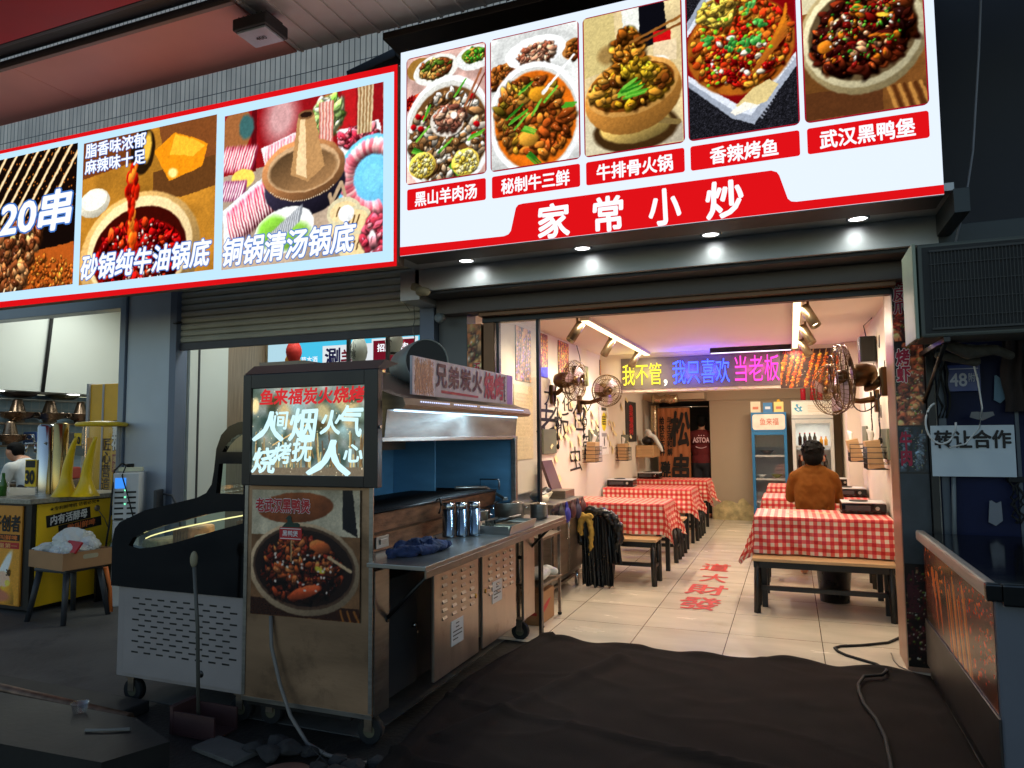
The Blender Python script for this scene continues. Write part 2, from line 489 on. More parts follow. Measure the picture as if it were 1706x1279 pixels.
asphalt = mat("wet dark asphalt", (36, 34, 32), .5, 0, .55, 1.3, .5, 45, rvar=.3)
tile = mat("polished beige floor tile", (214, 202, 182), .24, 0, .09, 1.6, .015, 8, (1, 3, 1), rvar=.1)
grid_lines(tile, (.605, .6, 0), (-.455, 4.73 - .6 * 9, 0), .0028, (96, 80, 62), tone=.04)
walltile = mat("grey strip wall tiles", (222, 210, 196), .35, 0, .15, 3)
grid_lines(walltile, (.055, 0, .24), (0, 0, 0), .004, (58, 54, 50), tone=.14)
pinkpan = mat("salmon painted canopy panel", (250, 168, 150), .5, 0, .1, 1.2)
redpan = mat("crimson banner cloth", (206, 34, 52), .55, 0, .12, 1.5, .1, 5)
corr = mat("pale corrugated sheet", (226, 216, 206), .5, .1, .15, 2)
wood = mat("pale pine board", (196, 158, 112), .5, 0, .15, 4, .08, 30, (1, 12, 12))
woodg = mat("grey wood veneer", (134, 116, 96), .55, 0, .25, 5, .05, 20, (12, 12, .6))
carpet_m = mat("black brown carpet", (24, 15, 11), .93, 0, .45, 2.2, .5, 260, spec=.2)
shut_m = mat("roller shutter slats", (186, 184, 168), .5, .15, .12, 3)
teal_m = mat("steel lining with led blue tint", (92, 142, 176), .38, .35, .18, 2.5, .04, 20, (1, 1, 4))  # blue LED reflection put into the colour of plain steel
yellow_m = mat("yellow plastic", (236, 196, 18), .32, 0, .06, 6)
yel_pan = mat("yellow printed panel", (222, 168, 28), .4, 0, .12, 3)
copper = mat("aged brass pot", (126, 106, 88), .28, .95, .25, 9)
bronze = mat("bronze fan metal", (94, 68, 42), .4, .9, .15, 8)
redpaint = mat("red paint", (198, 62, 48), .6, 0, .15, 30)
inkb = mat("black ink", (18, 15, 14), .6, 0, .1, 20)
inkr = mat("red ink", (186, 28, 34), .5, 0, .1, 20)
inkw = mat("white ink", (236, 236, 232), .5, 0, .03, 20)
inkp = mat("pale pink ink", (226, 190, 200), .5, 0, .03, 20)
skin = mat("skin", (196, 142, 112), .5, 0, .06, 12)
hair_m = mat("black hair", (7, 6, 6), .75, 0, .3, 60, .5, 120, spec=.15)
jacket_m = mat("tan brown jacket cloth", (122, 74, 30), .9, 0, .1, 5, .2, 40, spec=.1)
maroon = mat("maroon shirt cloth", (98, 24, 28), .85, 0, .12, 6, .2, 40)
whitecl = mat("white shirt cloth", (214, 212, 206), .8, 0, .06, 6, .2, 30)
trouser = mat("dark trouser cloth", (32, 32, 40), .85, 0, .15, 8)
card_m = mat("corrugated cardboard", (170, 128, 88), .85, 0, .1, 5, .05, 60)
bag_m = mat("white plastic bag film", (204, 208, 204), .35, 0, .05, 9, .5, 16)
bagb = mat("black plastic bag film", (13, 13, 16), .3, 0, .2, 9, .5, 18)
foil = mat("crumpled foil duct", (190, 170, 140), .25, .95, .1, 8, .7, 30)
clothb = mat("dark blue rag cloth", (34, 48, 84), .9, 0, .5, 14, .4, 60)
ac_m = mat("grey green casing", (78, 82, 76), .5, .1, .1, 3)
sticker = mat("pale metal plate", (196, 200, 202), .4, .2, .04, 9)
glass = glass_mat("clear glass", gl=.05)
glass_s = glass_mat("shop window glass", (.97, .97, .95), .07)
glass_d = glass_mat("green tinted glass", (.75, .9, .78), .07)
lit = attr_mat("backlit print", True)
lit_dim = attr_mat("backlit print inside", True, strength=.8)
prt = attr_mat("printed photo", False, .38)
prt_g = attr_mat("glossy printed photo", False, .22)
e_white = emat("backlit white acrylic", (220, 231, 246), 1.0)
e_red = emat("backlit red acrylic", (212, 16, 22), 1.0)
e_dred = emat("backlit dark red edge", (150, 18, 40), 1.0)
e_text = emat("backlit white letter", (240, 244, 250), 1.0)
e_blueE = emat("backlit blue shadow", (70, 120, 200), .9)
e_warm = emat("warm added glow", (255, 224, 170), 3.2)
e_cool = emat("cool lamp", (250, 252, 255), 6)
e_led = emat("blue white led strip", (190, 225, 255), 3)
e_vio = emat("violet white light tube", (240, 226, 255), 2.2)

WARM = (1.0, .86, .66); COOL = (.93, 1.0, .95)

speckle(carpet_m, (66, 58, 50), 90, .66, .74, .5); speckle(carpet_m, (44, 36, 32), 1.6, .52, .7, .45)
speckle(asphalt, (92, 88, 82), 70, .62, .72, .5); speckle(asphalt, (16, 15, 15), 1.1, .5, .66, .7)
speckle(concrete, (38, 36, 34), 1.4, .52, .68, .65); speckle(concrete, (120, 116, 108), 60, .64, .74, .5)
speckle(tile, (150, 128, 100), 2.2, .58, .76, .35)
for m_ in (steel, steel_d): speckle(m_, (70, 56, 46), 5, .58, .78, .6)
# ------------------------------------------------------------------ setting: ground, floor, carpet, slab
g = MB(); g.quad((-60, -60, 0), (60, -60, 0), (60, 60, 0), (-60, 60, 0))
struct("ground", g, asphalt)
pv = MB(); pv.box(-14, 2.95, -.05, -1.9, 4.86, .004)
struct("pavement", pv, concrete)
fl = MB(); fl.quad((-2.45, 4.66, .006), (.74, 4.66, .006), (.74, 13.6, .006), (-2.45, 13.6, .006))
me = fl.mesh("shop_floor"); floor = bpy.data.objects.new("shop_floor", me); COL.objects.link(floor)
me.materials.append(tile); floor["kind"] = "structure"
fl2 = MB(); fl2.box(-14, 4.87, -.05, -2.46, 9, .008); struct("neighbour_floor", fl2, concrete)
# red characters laid on the floor tiles, read from the street
for ch, cx, cy, w, h in (("發", -.762, 6.19, .33, .44), ("財", -.76, 6.75, .34, .42), ("大", -.748, 7.31, .24, .40), ("道", -.79, 7.89, .28, .42)):
    text(ch, (cx - w / 2, cy - h / 2, .008), (1, -.02, 0), (.02, 1, 0), w, h, redpaint, floor, bold=.018, brush=.01)

# ------------------------------------------------------------------ restaurant building
shop = thing("restaurant_building", "narrow lit restaurant room with cream walls, open shopfront and tan back wall", "building", (-.78, 8.5, 0))
w = MB(); w.box(-2.46, 4.95, 0, -2.30, 13.6, 2.46); part("side_wall", w, wall_m, shop)
w = MB(); w.box(.74, 4.86, 0, .9, 13.6, 2.46); w.box(.60, 8.9, 0, .74, 9.3, 2.455, .004); part("side_wall", w, wall_m, shop)
w = MB(); w.box(-1.26, 12.32, 0, .74, 12.5, 2.2); part("back_wall", w, back_m, shop)
w = MB(); w.box(-2.30, 12.30, 1.985, .74, 12.5, 2.46); w.box(-2.30, 11.9, 2.0, -1.3, 12.3, 2.1); part("soffit_beam", w, back_m, shop)
w = MB(); w.box(-2.3, 13.5, 0, .74, 13.6, 2.46); part("kitchen_wall", w, grey_d, shop)
w = MB(); w.box(-2.46, 4.9, 2.46, .9, 13.6, 2.6); part("ceiling", w, ceil_m, shop)
w = MB(); w.box(-2.30, 9.05, 1.965, .74, 9.3, 2.458); part("ceiling_beam", w, wall_m, shop)
# peeling plaster low on the back wall
rg = random.Random(4)
top = []; k = 26
for i in range(k + 1):
    x = -1.24 + .72 * i / k
    top.append((x, .22 + .10 * math.sin(min(i, 14) / 14 * 2.4) + (.07 * math.sin((i - 14) * .5) if i > 14 else 0) + rg.uniform(-.014, .014)))
pl = MB()
for (a, b_) in zip(top[:-1], top[1:]):
    n_ = 6
    for j in range(n_):
        q = lambda p, t: (p[0] + .006 * math.sin(p[0] * 90 + t * 9), 12.30 + .008 * mnoise.noise(V((p[0] * 30, t * 20, 0))), p[1] * t)
        pl.quad(q(a, j / n_), q(b_, j / n_), q(b_, (j + 1) / n_), q(a, (j + 1) / n_))
part("peeling_plaster", pl, mat("crumbling plaster", (200, 182, 134), .95, 0, .35, 9, .9, 24), shop)
# shopfront: lintel layers, fascia, soffit, jamb
w = MB(); w.box(-2.5, 4.46, 2.46, .80, 4.50, 2.62, .004); w.box(-2.62, 4.46, 2.40, -2.46, 4.86, 2.62, .004); part("fascia_panel", w, grey_m, shop)
w = MB(); w.box(-2.5, 4.02, 2.62, .80, 4.9, 2.66); part("sign_soffit", w, grey_m, shop)
w = MB(); w.box(-2.5, 4.50, 2.44, .80, 4.9, 2.47, .003); part("fascia_underside", w, grey_d, shop)
w = MB(); w.box(-2.46, 4.72, 2.33, .76, 4.9, 2.44, .006); part("shutter_box", w, mat("brown grey shutter housing", (104, 96, 92), .5, .2, .1, 3), shop)
w = MB(); w.box(-2.13, 4.76, 2.30, .62, 4.9, 2.33, .003); part("lintel_trim", w, brown_t, shop)
w = MB(); w.box(-2.13, 4.83, 2.262, .60, 4.9, 2.30, .003); part("door_track", w, blackm, shop)
w = MB(); w.box(.60, 4.87, 0, .74, 5.22, 2.40, .004); part("door_jamb", w, pinkf, shop)
w = MB(); w.box(-2.50, 4.84, 0, -2.26, 5.0, 2.44, .004); part("pilaster", w, mat("charcoal pilaster panel", (98, 100, 100), .5, .2, .1, 2), shop)
w = MB(); w.box(-2.12, 4.83, 0, -2.035, 4.93, 2.262, .003); part("door_post", w, brown_t, shop)
w = MB(); w.box(-2.26, 4.88, 0, -2.12, 5.0, 2.262); part("pilaster_return", w, brown_t, shop)
for x in (-2.015, -1.70):
    w = MB(); w.box(x - .011, 4.85, 0, x + .011, 4.895, 2.262, .003); part("glazing_post", w, blackm, shop)
w = MB(); w.box(-2.0, 4.868, .06, -1.716, 4.872, 2.26); part("side_window", w, glass_s, shop)
w = MB(); w.box(-2.5, 4.86, 2.70, .9, 5.05, 6.0); w.box(-14, 4.86, 3.205, -2.505, 5.05, 6.0); part("upper_wall", w, walltile, shop)
# black wall lettering painted on the left wall
for ch, y, z, s_, a in (("老", 6.5, 1.34, .5, .1), ("大", 6.75, 1.72, .26, 0), ("板", 7.05, 1.36, .40, .05), ("包", 7.75, 1.47, .40, .1), ("虫", 7.62, 1.0, .36, -.1), ("管", 8.15, 1.12, .40, .1), ("急", 8.6, 1.22, .42, .15), ("花", 7.35, 1.68, .3, 0)):
    text(ch, (-2.299, y, z), Y_, Z_, s_ * 1.35, s_ * .8, inkb, shop.children[0], bold=.004, shear=a, brush=.03)

# ------------------------------------------------------------------ lights inside the restaurant
def spot_fixture(tl, base, aim, r=.042, L_=.2, energy=26):
    d = (V(aim) - V(base)).normalized(); b = V(base) - V((0, 0, .10)); a = b - d * L_ * .35; c = b + d * L_ * .65
    s = MB(); s.lathe([(0, 0), (r * .8, 0), (r, .008), (r, L_), (r * .86, L_), (r * .8, L_ - .03), (0, L_ - .031)], a, 20, d); s.cyl(base, V(base) - V((0, 0, .1)), .01)
    sp = part("spotlight", s, mat_spot, tl)
    f = MB(); f.lathe([(r * .8, 0), (0, .001)], a + d * (L_ - .028), 20, d); part("bulb_face", f, e_bulb, sp)
    lamp('SPOT', tuple(c + d * .012), energy, WARM, tl, tuple(c + d), .04, 125, .9)
mat_spot = mat("champagne spotlight metal", (134, 116, 90), .32, .7, .1, 8)
e_bulb = emat("spotlight bulb", (255, 232, 190), 8)
def bar(tl, x0, y0, x1, y1, m, wd=.06):
    s = MB(); s.box(x0, y0, 2.425, x1, y1, 2.459, .003); part("housing", s, mat_white_track, tl)
    e = .008; s = MB(); s.box(x0 + e, y0 + e, 2.419, x1 - e, y1 - e, 2.4245); part("glow_strip", s, m, tl)  # underside of a white track made to glow, adding room light
mat_white_track = mat("white track metal", (196, 188, 176), .4, .1, .04, 5)
tA = thing("track_light", "white ceiling track with added glow above the left tables carrying three bronze spotlights", "light", (-1.66, 7.4, 2.46), "ceiling light bars")
bar(tA, -1.70, 6.0, -1.62, 8.95, e_warm)
for y, ax, ay in ((6.05, -2.3, 5.5), (7.25, -2.3, 6.9), (8.6, -2.3, 8.2)): spot_fixture(tA, (-1.74, y, 2.46), (ax, ay, 1.35))
tB = thing("track_light", "white ceiling track with added glow on the right carrying three bronze spotlights in a row", "light", (.08, 7.4, 2.46), "ceiling light bars")
bar(tB, .045, 5.6, .115, 8.95, e_warm)
for y, ax, ay in ((6.0, .74, 5.5), (7.1, .74, 6.7), (8.2, .74, 7.9)): spot_fixture(tB, (.16, y, 2.46), (ax, ay, 1.25))
tC = thing("light_bar", "slim violet-white light bar running across the ceiling above the neon words", "light", (-.43, 8.9, 2.46), "ceiling light bars")
s = MB(); s.box(-.88, 8.84, 2.40, .04, 8.90, 2.459, .003); part("housing", s, blackm, tC)
s = MB(); s.box(-.87, 8.846, 2.394, .035, 8.894, 2.3995); part("glow_strip", s, e_vio, tC)
# warm area lamps added along the two white tracks to light the room
lamp('AREA', (-1.66, 7.4, 2.41), 34, WARM, tA, (-1.66, 7.4, 0), .06, sy=2.9)
lamp('AREA', (.08, 7.3, 2.41), 34, WARM, tB, (.08, 7.3, 0), .06, sy=3.3)
tD = thing("added_ceiling_lamp", "unseen flat ceiling lamp added behind the neon beam to light the fridges and back wall", "light", (-.4, 10.6, 2.46))  # unseen lamp, added to brighten the dark back of the room
s = MB(); s.box(-.7, 10.5, 2.42, -.1, 10.7, 2.459, .004); part("housing", s, mat_white_track, tD)
s = MB(); s.box(-.69, 10.51, 2.414, -.11, 10.69, 2.4195); part("diffuser", s, e_warm, tD)
lamp('AREA', (-.4, 10.6, 2.40), 32, WARM, tD, (-.4, 10.6, 0), .5, sy=.2)
# ------------------------------------------------------------------ night street canopy over the signs
can = thing("street_canopy", "projecting street canopy with salmon underside, crimson edge and pale corrugated sheets", "canopy", (-3, 3.4, 4.2))
w = MB(); w.box(-8.5, 3.39, 4.2, -5.35, 4.04, 4.24, .003); w.box(-5.345, 3.39, 4.2, -3.235, 4.04, 4.24, .003); part("painted_panel", w, pinkpan, can)
w = MB(); w.box(-8.5, 3.355, 4.17, -3.2, 3.388, 4.23, .004); part("edge_strip", w, mat("pale edge strip", (150, 120, 108), .5), can)
w = MB(); w.box(-8.5, 3.17, 4.24, -1.2, 3.35, 4.36, .01); w.box(-8.5, 3.16, 4.19, -1.2, 3.19, 4.25, .006); part("steel_beam", w, grey_d, can)
w = MB(); w.box(-8.5, 1.2, 4.19, -2.5, 3.155, 4.22); part("banner_cloth", w, redpan, can)
w = MB(); w.box(-3.23, 2.6, 4.21, 2.2, 4.055, 4.25)
for i in range(34): w.box(-3.2 + i * .16, 2.6, 4.196, -3.2 + i * .16 + .018, 4.05, 4.2095)
part("corrugated_sheet", w, corr, can)
w = MB(); w.box(-2.53, 4.06, 4.15, .9, 4.86, 4.2, .004); part("dark_soffit", w, mat("dark bronze soffit", (70, 58, 50), .35, .4, .3, 1.5), can)
# floodlight under the canopy
fl_ = thing("floodlight", "small grey floodlight box bolted under the canopy edge", "floodlight", (-3.16, 3.58, 4.1))
w = MB(); w.box(-3.30, 3.47, 4.06, -3.03, 3.69, 4.14, .01); part("housing", w, grey_d, fl_)
w = MB(); w.box(-3.28, 3.49, 4.045, -3.05, 3.67, 4.0595, .003); part("front_glass", w, mat("frosted lamp glass", (190, 196, 204), .3), fl_)
w = MB()
for i in range(7): w.box(-3.28 + i * .037, 3.5, 4.141, -3.274 + i * .037, 3.66, 4.165)
w.box(-3.2, 3.56, 4.166, -3.13, 3.6, 4.2); part("heat_sink", w, grey_d, fl_)
text("400", (-3.2, 3.60, 4.044), (1, 0, 0), (0, -1, 0), .08, .035, inkb, fl_, bold=.01)
s = MB(); s.lathe([(0, .0), (.035, .002), (.04, .012), (.03, .03), (0, .034)], (-1.62, 3.86, 4.165), 20); solo("sensor_dome", s, whitep, "small round pale sensor under the canopy above the big sign", "sensor")
tb = MB(); pts = []
for i in range(24):
    t = i / 23; pts.append((-6.5 + 4.3 * t, 4.6, 3.93 + .42 * t + .03 * math.sin(t * 9) - .12 * math.sin(t * 3.14)))
tb.tube(pts, .008, 6); solo("power_cable", tb, rubber, "black cable sagging along the tiled wall above the signs", "cable", "cables on the facade")
for c_, sz, lab in (((-4.4, 4.3, 4.0), (.5, .1, .07), "black steel bracket behind the middle of the left sign's top edge"), ((-2.75, 4.3, 4.12), (.42, .1, .07), "black steel bracket behind the corner where the two signs meet")):
    tb = MB(); tb.obox(c_, sz, (0, -.22, 0), .01); solo("sign_bracket", tb, blackm, lab, "bracket", "sign brackets")

# ------------------------------------------------------------------ dishes
BR = [(120, 60, 24), (150, 86, 34), (92, 44, 18), (176, 110, 48)]
RED = [(190, 24, 20), (150, 14, 16), (214, 60, 24), (110, 10, 14)]
GRN = [(70, 150, 40), (40, 110, 30), (110, 180, 60)]
MEAT = [(190, 130, 104), (150, 92, 74), (214, 170, 140), (120, 70, 56)]
DK = [(34, 14, 12), (58, 20, 14), (84, 28, 18), (24, 10, 10), (110, 40, 20)]
def onions(p, L_, seed=0):
    for x, y, a, l in L_:
        for d in (-.012, 0, .012):
            p.line((x + d, y - d), (x + d + l * math.cos(a), y - d + l * math.sin(a)), .009, p.rg.choice(GRN), .006)
def dish1():
    p = Pic(.69, 240, (196, 160, 150), 11); p.grain(.5, 8)
    p.ell(.12, .10, .12, .09, (150, 110, 50), 0, .05); p.ell(.26, .13, .2, .12, (226, 226, 220), -.1, .04); p.ell(.26, .12, .15, .085, (110, 70, 30), -.1)
    p.chunks(.26, .12, .13, .07, 70, .010, .02, [(140, 90, 40), (90, 120, 40), (120, 60, 30), (190, 150, 80)])
    p.ell(.6, .10, .16, .1, (220, 222, 220), 0, .04); p.ell(.6, .08, .11, .06, (110, 130, 40)); p.chunks(.6, .08, .1, .05, 40, .008, .016, GRN + [(190, 150, 60)])
    p.ell(.1, .36, .14, .06, (150, 30, 30)); p.chunks(.08, .37, .12, .07, 30, .01, .018, RED)
    p.ell(.36, .66, .40, .46, (236, 238, 240), 0, .03, .05); p.ell(.36, .66, .37, .42, (206, 206, 200), 0, .03); p.ell(.37, .67, .35, .385, (104, 70, 38), 0, .04)
    p.chunks(.36, .68, .33, .36, 170, .016, .034, [(206, 196, 180), (150, 110, 70), (120, 84, 50), (226, 220, 206), (96, 64, 36), (176, 150, 120)])
    for x, y in ((.06, .56), (.13, .58), (.1, .48), (.16, .5), (.58, .40), (.62, .62), (.6, .7)): p.ell(x, y, .03, .022, (150, 14, 20), .4, .3, .5)
    onions(p, [(.1, .66, -.7, .12), (.44, .36, -.9, .12), (.56, .72, -.3, .12), (.3, .78, -.6, .12), (.06, .74, .5, .1), (.4, .9, .9, .12), (.2, .42, 2, .1)])
    p.ell(.36, .56, .15, .12, (214, 206, 196), .2, .08); p.ell(.37, .55, .12, .09, (90, 50, 40), .2)
    p.chunks(.38, .53, .12, .09, 70, .014, .03, MEAT + [(236, 226, 216)]); p.ell(.42, .52, .03, .025, (240, 236, 230), 0, .3)
    p.line((.52, .46), (.66, .2), .010, (150, 90, 60)); p.line((.53, .5), (.69, .24), .006, (110, 60, 40))
    for x, y in ((.14, .87), (.52, .9)):
        p.ell(x, y, .12, .105, (224, 196, 84), 0, .06, .3); p.chunks(x, y, .10, .085, 60, .012, .018, [(246, 220, 110), (236, 200, 70), (250, 236, 170)], 1.2)
    return p
def dish2():
    p = Pic(.69, 240, (206, 208, 206), 22); p.grain(.25, 6)
    p.ell(.1, .3, .13, .1, (180, 110, 40)); p.chunks(.1, .3, .12, .09, 40, .014, .025, BR); p.ell(.66, .2, .09, .08, (180, 120, 60)); p.chunks(.66, .2, .07, .07, 24, .012, .02, BR)
    p.ell(.36, .16, .24, .12, (238, 240, 242), -.05, .03, .05); p.chunks(.37, .17, .14, .07, 70, .012, .022, [(206, 150, 120), (176, 110, 84), (226, 190, 160), (150, 84, 60)])
    p.ell(.35, .66, .37, .43, (240, 242, 244), -.2, .03, .06); p.ell(.35, .66, .335, .39, (200, 200, 196), -.2, .02); p.ell(.35, .67, .32, .37, (206, 104, 24), -.2, .04)
    p.grain(.22, 14, (.35, .67, .31, .36))
    p.chunks(.3, .62, .26, .28, 120, .016, .032, BR + [(176, 130, 40), (206, 150, 60), (120, 100, 30)]); p.chunks(.42, .74, .2, .2, 50, .018, .034, [(150, 70, 26), (120, 56, 20), (186, 110, 40)])
    p.ell(.4, .49, .10, .06, (176, 120, 30), .3, .2, .4); p.ell(.3, .8, .08, .06, (196, 140, 50), .2, .3, .4)
    onions(p, [(.14, .62, -.6, .13), (.16, .66, -.5, .14), (.2, .7, -.7, .12), (.26, .72, .4, .1), (.24, .44, -.5, .1), (.44, .54, -.8, .11), (.34, .62, -1, .1), (.3, .92, .8, .12), (.58, .6, .1, .08)])
    p.line((.44, .46), (.66, .24), .010, (236, 238, 240), .008); p.ell(.43, .47, .03, .016, (226, 226, 226), -.7, .3)
    return p
def dish3():
    p = Pic(.69, 240, (206, 186, 140), 33); p.grain(.2, 5)
    p.poly([(0, 0), (.22, 0), (.24, .4), (0, .44)], (196, 178, 120)); p.poly([(.4, 0), (.58, 0), (.6, .28), (.38, .3)], (16, 16, 22)); p.poly([(.28, 0), (.4, 0), (.4, .3), (.3, .3)], (220, 222, 214))
    p.ell(.33, .2, .04, .08, (22, 22, 26)); p.poly([(.5, .2), (.62, .2), (.62, .3), (.5, .32)], (190, 20, 24)); p.poly([(.5, .28), (.66, .28), (.66, .42), (.5, .42)], (216, 196, 160)); p.ell(.5, .42, .1, .05, (226, 228, 226), 0, .2)
    p.ell(.18, .3, .08, .07, (150, 120, 70), 0, .5)
    p.poly([(0, .86), (.69, .86), (.69, 1), (0, 1)], (170, 160, 140)); p.poly([(0, .7), (.1, .8), (.3, 1), (0, 1)], (200, 190, 160))
    p.ell(.36, .86, .3, .16, (60, 40, 20), 0, .1); p.ell(.36, .84, .25, .12, (190, 160, 90), 0, .1, .5); p.line((.5, .82), (.66, .86), .02, (120, 100, 60))
    p.ell(.345, .62, .345, .27, (176, 120, 54), -.12, .03, .35); p.ell(.34, .56, .33, .20, (206, 152, 80), -.12, .03, .2); p.ell(.34, .56, .30, .165, (110, 60, 20), -.12, .04)
    p.chunks(.33, .55, .28, .14, 130, .016, .034, [(176, 120, 40), (140, 84, 26), (206, 150, 60), (96, 50, 18), (186, 140, 30)])
    p.chunks(.32, .30, .09, .15, 90, .018, .036, [(150, 90, 26), (120, 66, 20), (186, 124, 44), (84, 44, 14)], lit=.6); p.chunks(.38, .44, .1, .06, 30, .018, .03, [(196, 160, 40), (160, 120, 30)])
    onions(p, [(.26, .58, -.3, .14), (.26, .6, -.2, .16), (.3, .62, -.1, .14), (.28, .56, -.5, .1)])
    p.line((.34, .24), (.69, .13), .010, (140, 90, 40)); p.line((.4, .26), (.69, .18), .009, (120, 70, 30))
    return p
def dish4():
    p = Pic(.69, 240, (36, 36, 42), 44); rg = p.rg
    p.C *= (.5 + 1.3 * np.random.RandomState(3).rand(p.ny, p.nx, 1) ** 3)
    q = [(-.02, .22), (.2, -.1), (.72, .0), (.75, .55), (.42, .96), (.28, .9), (-.02, .62)]
    p.poly(q, (150, 158, 172)); p.poly([(.0, .25), (.22, -.06), (.72, .06), (.72, .53), (.40, .90), (.29, .85), (0, .6)], (206, 212, 222)); p.poly([(.0, .29), (.24, 0), (.72, .1), (.72, .5), (.38, .85), (.3, .8), (0, .56)], (120, 12, 16))
    for i in range(18): p.line((.45 + i * .013, .9 - i * .02), (.47 + i * .013, .93 - i * .02), .004, (160, 166, 180))
    p.ell(.34, .42, .35, .33, (150, 84, 26), .2, .05); p.grain(.3, 16, (.34, .42, .34, .33))
    p.chunks(.34, .40, .32, .30, 190, .014, .028, [(196, 60, 24), (206, 110, 30), (176, 90, 30), (220, 150, 50), (150, 60, 20), (190, 30, 20)])
    p.chunks(.34, .5, .22, .16, 110, .012, .02, RED + [(226, 150, 40), (240, 226, 200), (230, 110, 40)], 1.3); p.chunks(.2, .16, .12, .09, 40, .014, .026, [(206, 176, 70), (190, 150, 60)])
    for i in range(11): p.line((.42 + i * .02, .62 - i * .03), (.64, .40 - i * .02), .010, (150 + i * 6, 84 + i * 4, 30), .006)
    for x, y, r_ in ((.30, .40, .05), (.38, .42, .06), (.46, .30, .045), (.42, .16, .05), (.14, .34, .04), (.44, .40, .04)):
        for _ in range(14): p.ell(x + rg.gauss(0, r_ * .5), y + rg.gauss(0, r_ * .4), .016, .012, rg.choice([(60, 140, 60), (100, 176, 90), (40, 110, 46)]), rg.random() * 3, .4, .4)
    for _ in range(26): p.ell(rg.uniform(.1, .6), rg.uniform(.2, .66), .014, .011, (110, 176, 40), 0, .3, .4); 
    p.poly([(.3, .82), (.42, .72), (.52, .68), (.58, .72), (.5, .82), (.38, .86)], (206, 186, 130)); p.poly([(.27, .86), (.36, .8), (.46, .84), (.3, .88)], (230, 226, 214))
    return p
def duck(seed=55, A=.69):
    p = Pic(A, 240, (110, 70, 34), seed); p.grain(.3, 10)
    p.poly([(0, 0), (A, 0), (A, .3), (0, .3)], (206, 196, 160)); p.ell(.2 * A / .69, .10, .2, .1, (196, 160, 50), -.3, .05); p.ell(.62 * A / .69, .06, .12, .08, (236, 236, 230))
    for i in range(7): p.line((.48 + i * .03, .86), (.52 + i * .03, 1), .010, (80, 44, 20) if i % 2 else (170, 120, 60))
    p.poly([(0, .82), (.45, .84), (.45, 1), (0, 1)], (84, 50, 28))
    c = A / 2
    p.ell(c, .50, A * .54, .38, (150, 134, 96), -.22, .03, .25); p.ell(c, .49, A * .51, .345, (196, 186, 150), -.22, .03, .2); p.ell(c, .49, A * .46, .30, (90, 74, 50), -.22, .04)
    p.chunks(c, .49, A * .42, .25, 260, .016, .034, DK + [(150, 66, 30)], a=-.22); p.chunks(c, .49, A * .36, .2, 60, .012, .024, [(196, 110, 30), (120, 20, 16), (206, 150, 110), (60, 16, 14)], a=-.22)
    p.ell(c + .14, .26, .06, .035, (206, 120, 40), .2, .2, .5); p.ell(c - .22, .54, .045, .04, (190, 110, 30), 0, .2, .5); p.line((c + .18, .30), (c + .34, .34), .012, (200, 176, 130))
    p.ell(c + .12, .40, .035, .014, (226, 190, 60), .2, .3); p.chunks(c, .46, A * .36, .2, 40, .005, .009, GRN + [(240, 230, 210)], a=-.22)
    return p
def skewers(A=1.19):
    p = Pic(A, 240, (22, 14, 12), 66); rg = p.rg
    for _ in range(170): p.ell(rg.uniform(0, A), rg.uniform(0, .5), .006, .006, (190, 110, 40), 0, .8)
    p.poly([(0, .78), (A, .70), (A, 1), (0, 1)], (170, 84, 30)); p.chunks(A / 2, .92, A * .6, .16, 260, .008, .018, [(190, 96, 34), (150, 70, 24), (210, 130, 50)])
    for i in range(9):
        x0 = .30 + i * .115; p.line((x0 - .42, .58), (x0 + .05, -.04), .013, (214, 180, 130)); p.line((x0 - .415, .575), (x0 + .055, -.045), .004, (246, 226, 190))
        for k in range(5): p.chunks(x0 - .40 - .05 * k, .55 + .10 * k, .045, .045, 9, .02, .036, [(120, 64, 34), (170, 106, 60), (196, 140, 90), (84, 44, 26)])
        p.line((x0 - .62, .98), (x0 - .66, 1.05), .008, (230, 210, 170))
    return p
def redpot(A=1.19):
    p = Pic(A, 240, (170, 116, 40), 77); p.grain(.3, 5)
    p.poly([(0, 0), (.5, 0), (.5, .2), (0, .26)], (110, 60, 30)); p.poly([(.7, 0), (A, 0), (A, .4), (.8, .42)], (120, 70, 36)); p.poly([(.66, .3), (A, .26), (A, .46), (.9, .5), (.66, .44)], (96, 60, 30))
    p.poly([(.66, .16), (.84, .06), (1.0, .12), (1.12, .18), (1.08, .32), (.8, .38)], (226, 140, 24)); p.poly([(.84, .07), (1.0, .13), (1.1, .19), (1.0, .24), (.8, .2)], (246, 176, 50)); p.ell(.83, .33, .04, .03, (250, 220, 140), .4, .5)
    p.ell(.12, .44, .15, .10, (206, 200, 180), -.1, .03, .2); p.ell(.12, .42, .12, .07, (240, 236, 220), -.1, .05)
    p.ell(.54, .84, .54, .42, (176, 140, 84), -.08, .03, .35); p.ell(.54, .80, .47, .35, (226, 200, 150), -.08, .03, .1); p.ell(.54, .82, .42, .30, (60, 14, 10), -.08, .03)
    p.ell(.54, .86, .40, .25, (130, 12, 10), -.05, .04); p.chunks(.54, .84, .37, .22, 200, .016, .034, RED + [(84, 8, 10)], lit=.7); p.chunks(.54, .84, .35, .2, 40, .006, .010, [(255, 220, 200)])
    p.ell(.56, .14, .11, .16, (40, 26, 14), .1, .1); p.ell(.6, .12, .035, .1, (226, 180, 70), .1, .5)
    for i in range(60): y = rg_.uniform(.24, .8); p.ell(.48 + .02 * math.sin(i) + rg_.gauss(0, .016), y, .02, .04, rg_.choice([(176, 30, 12), (120, 14, 10), (206, 80, 20), (230, 130, 40)]), .1, .4, .5)
    return p
rg_ = random.Random(9)
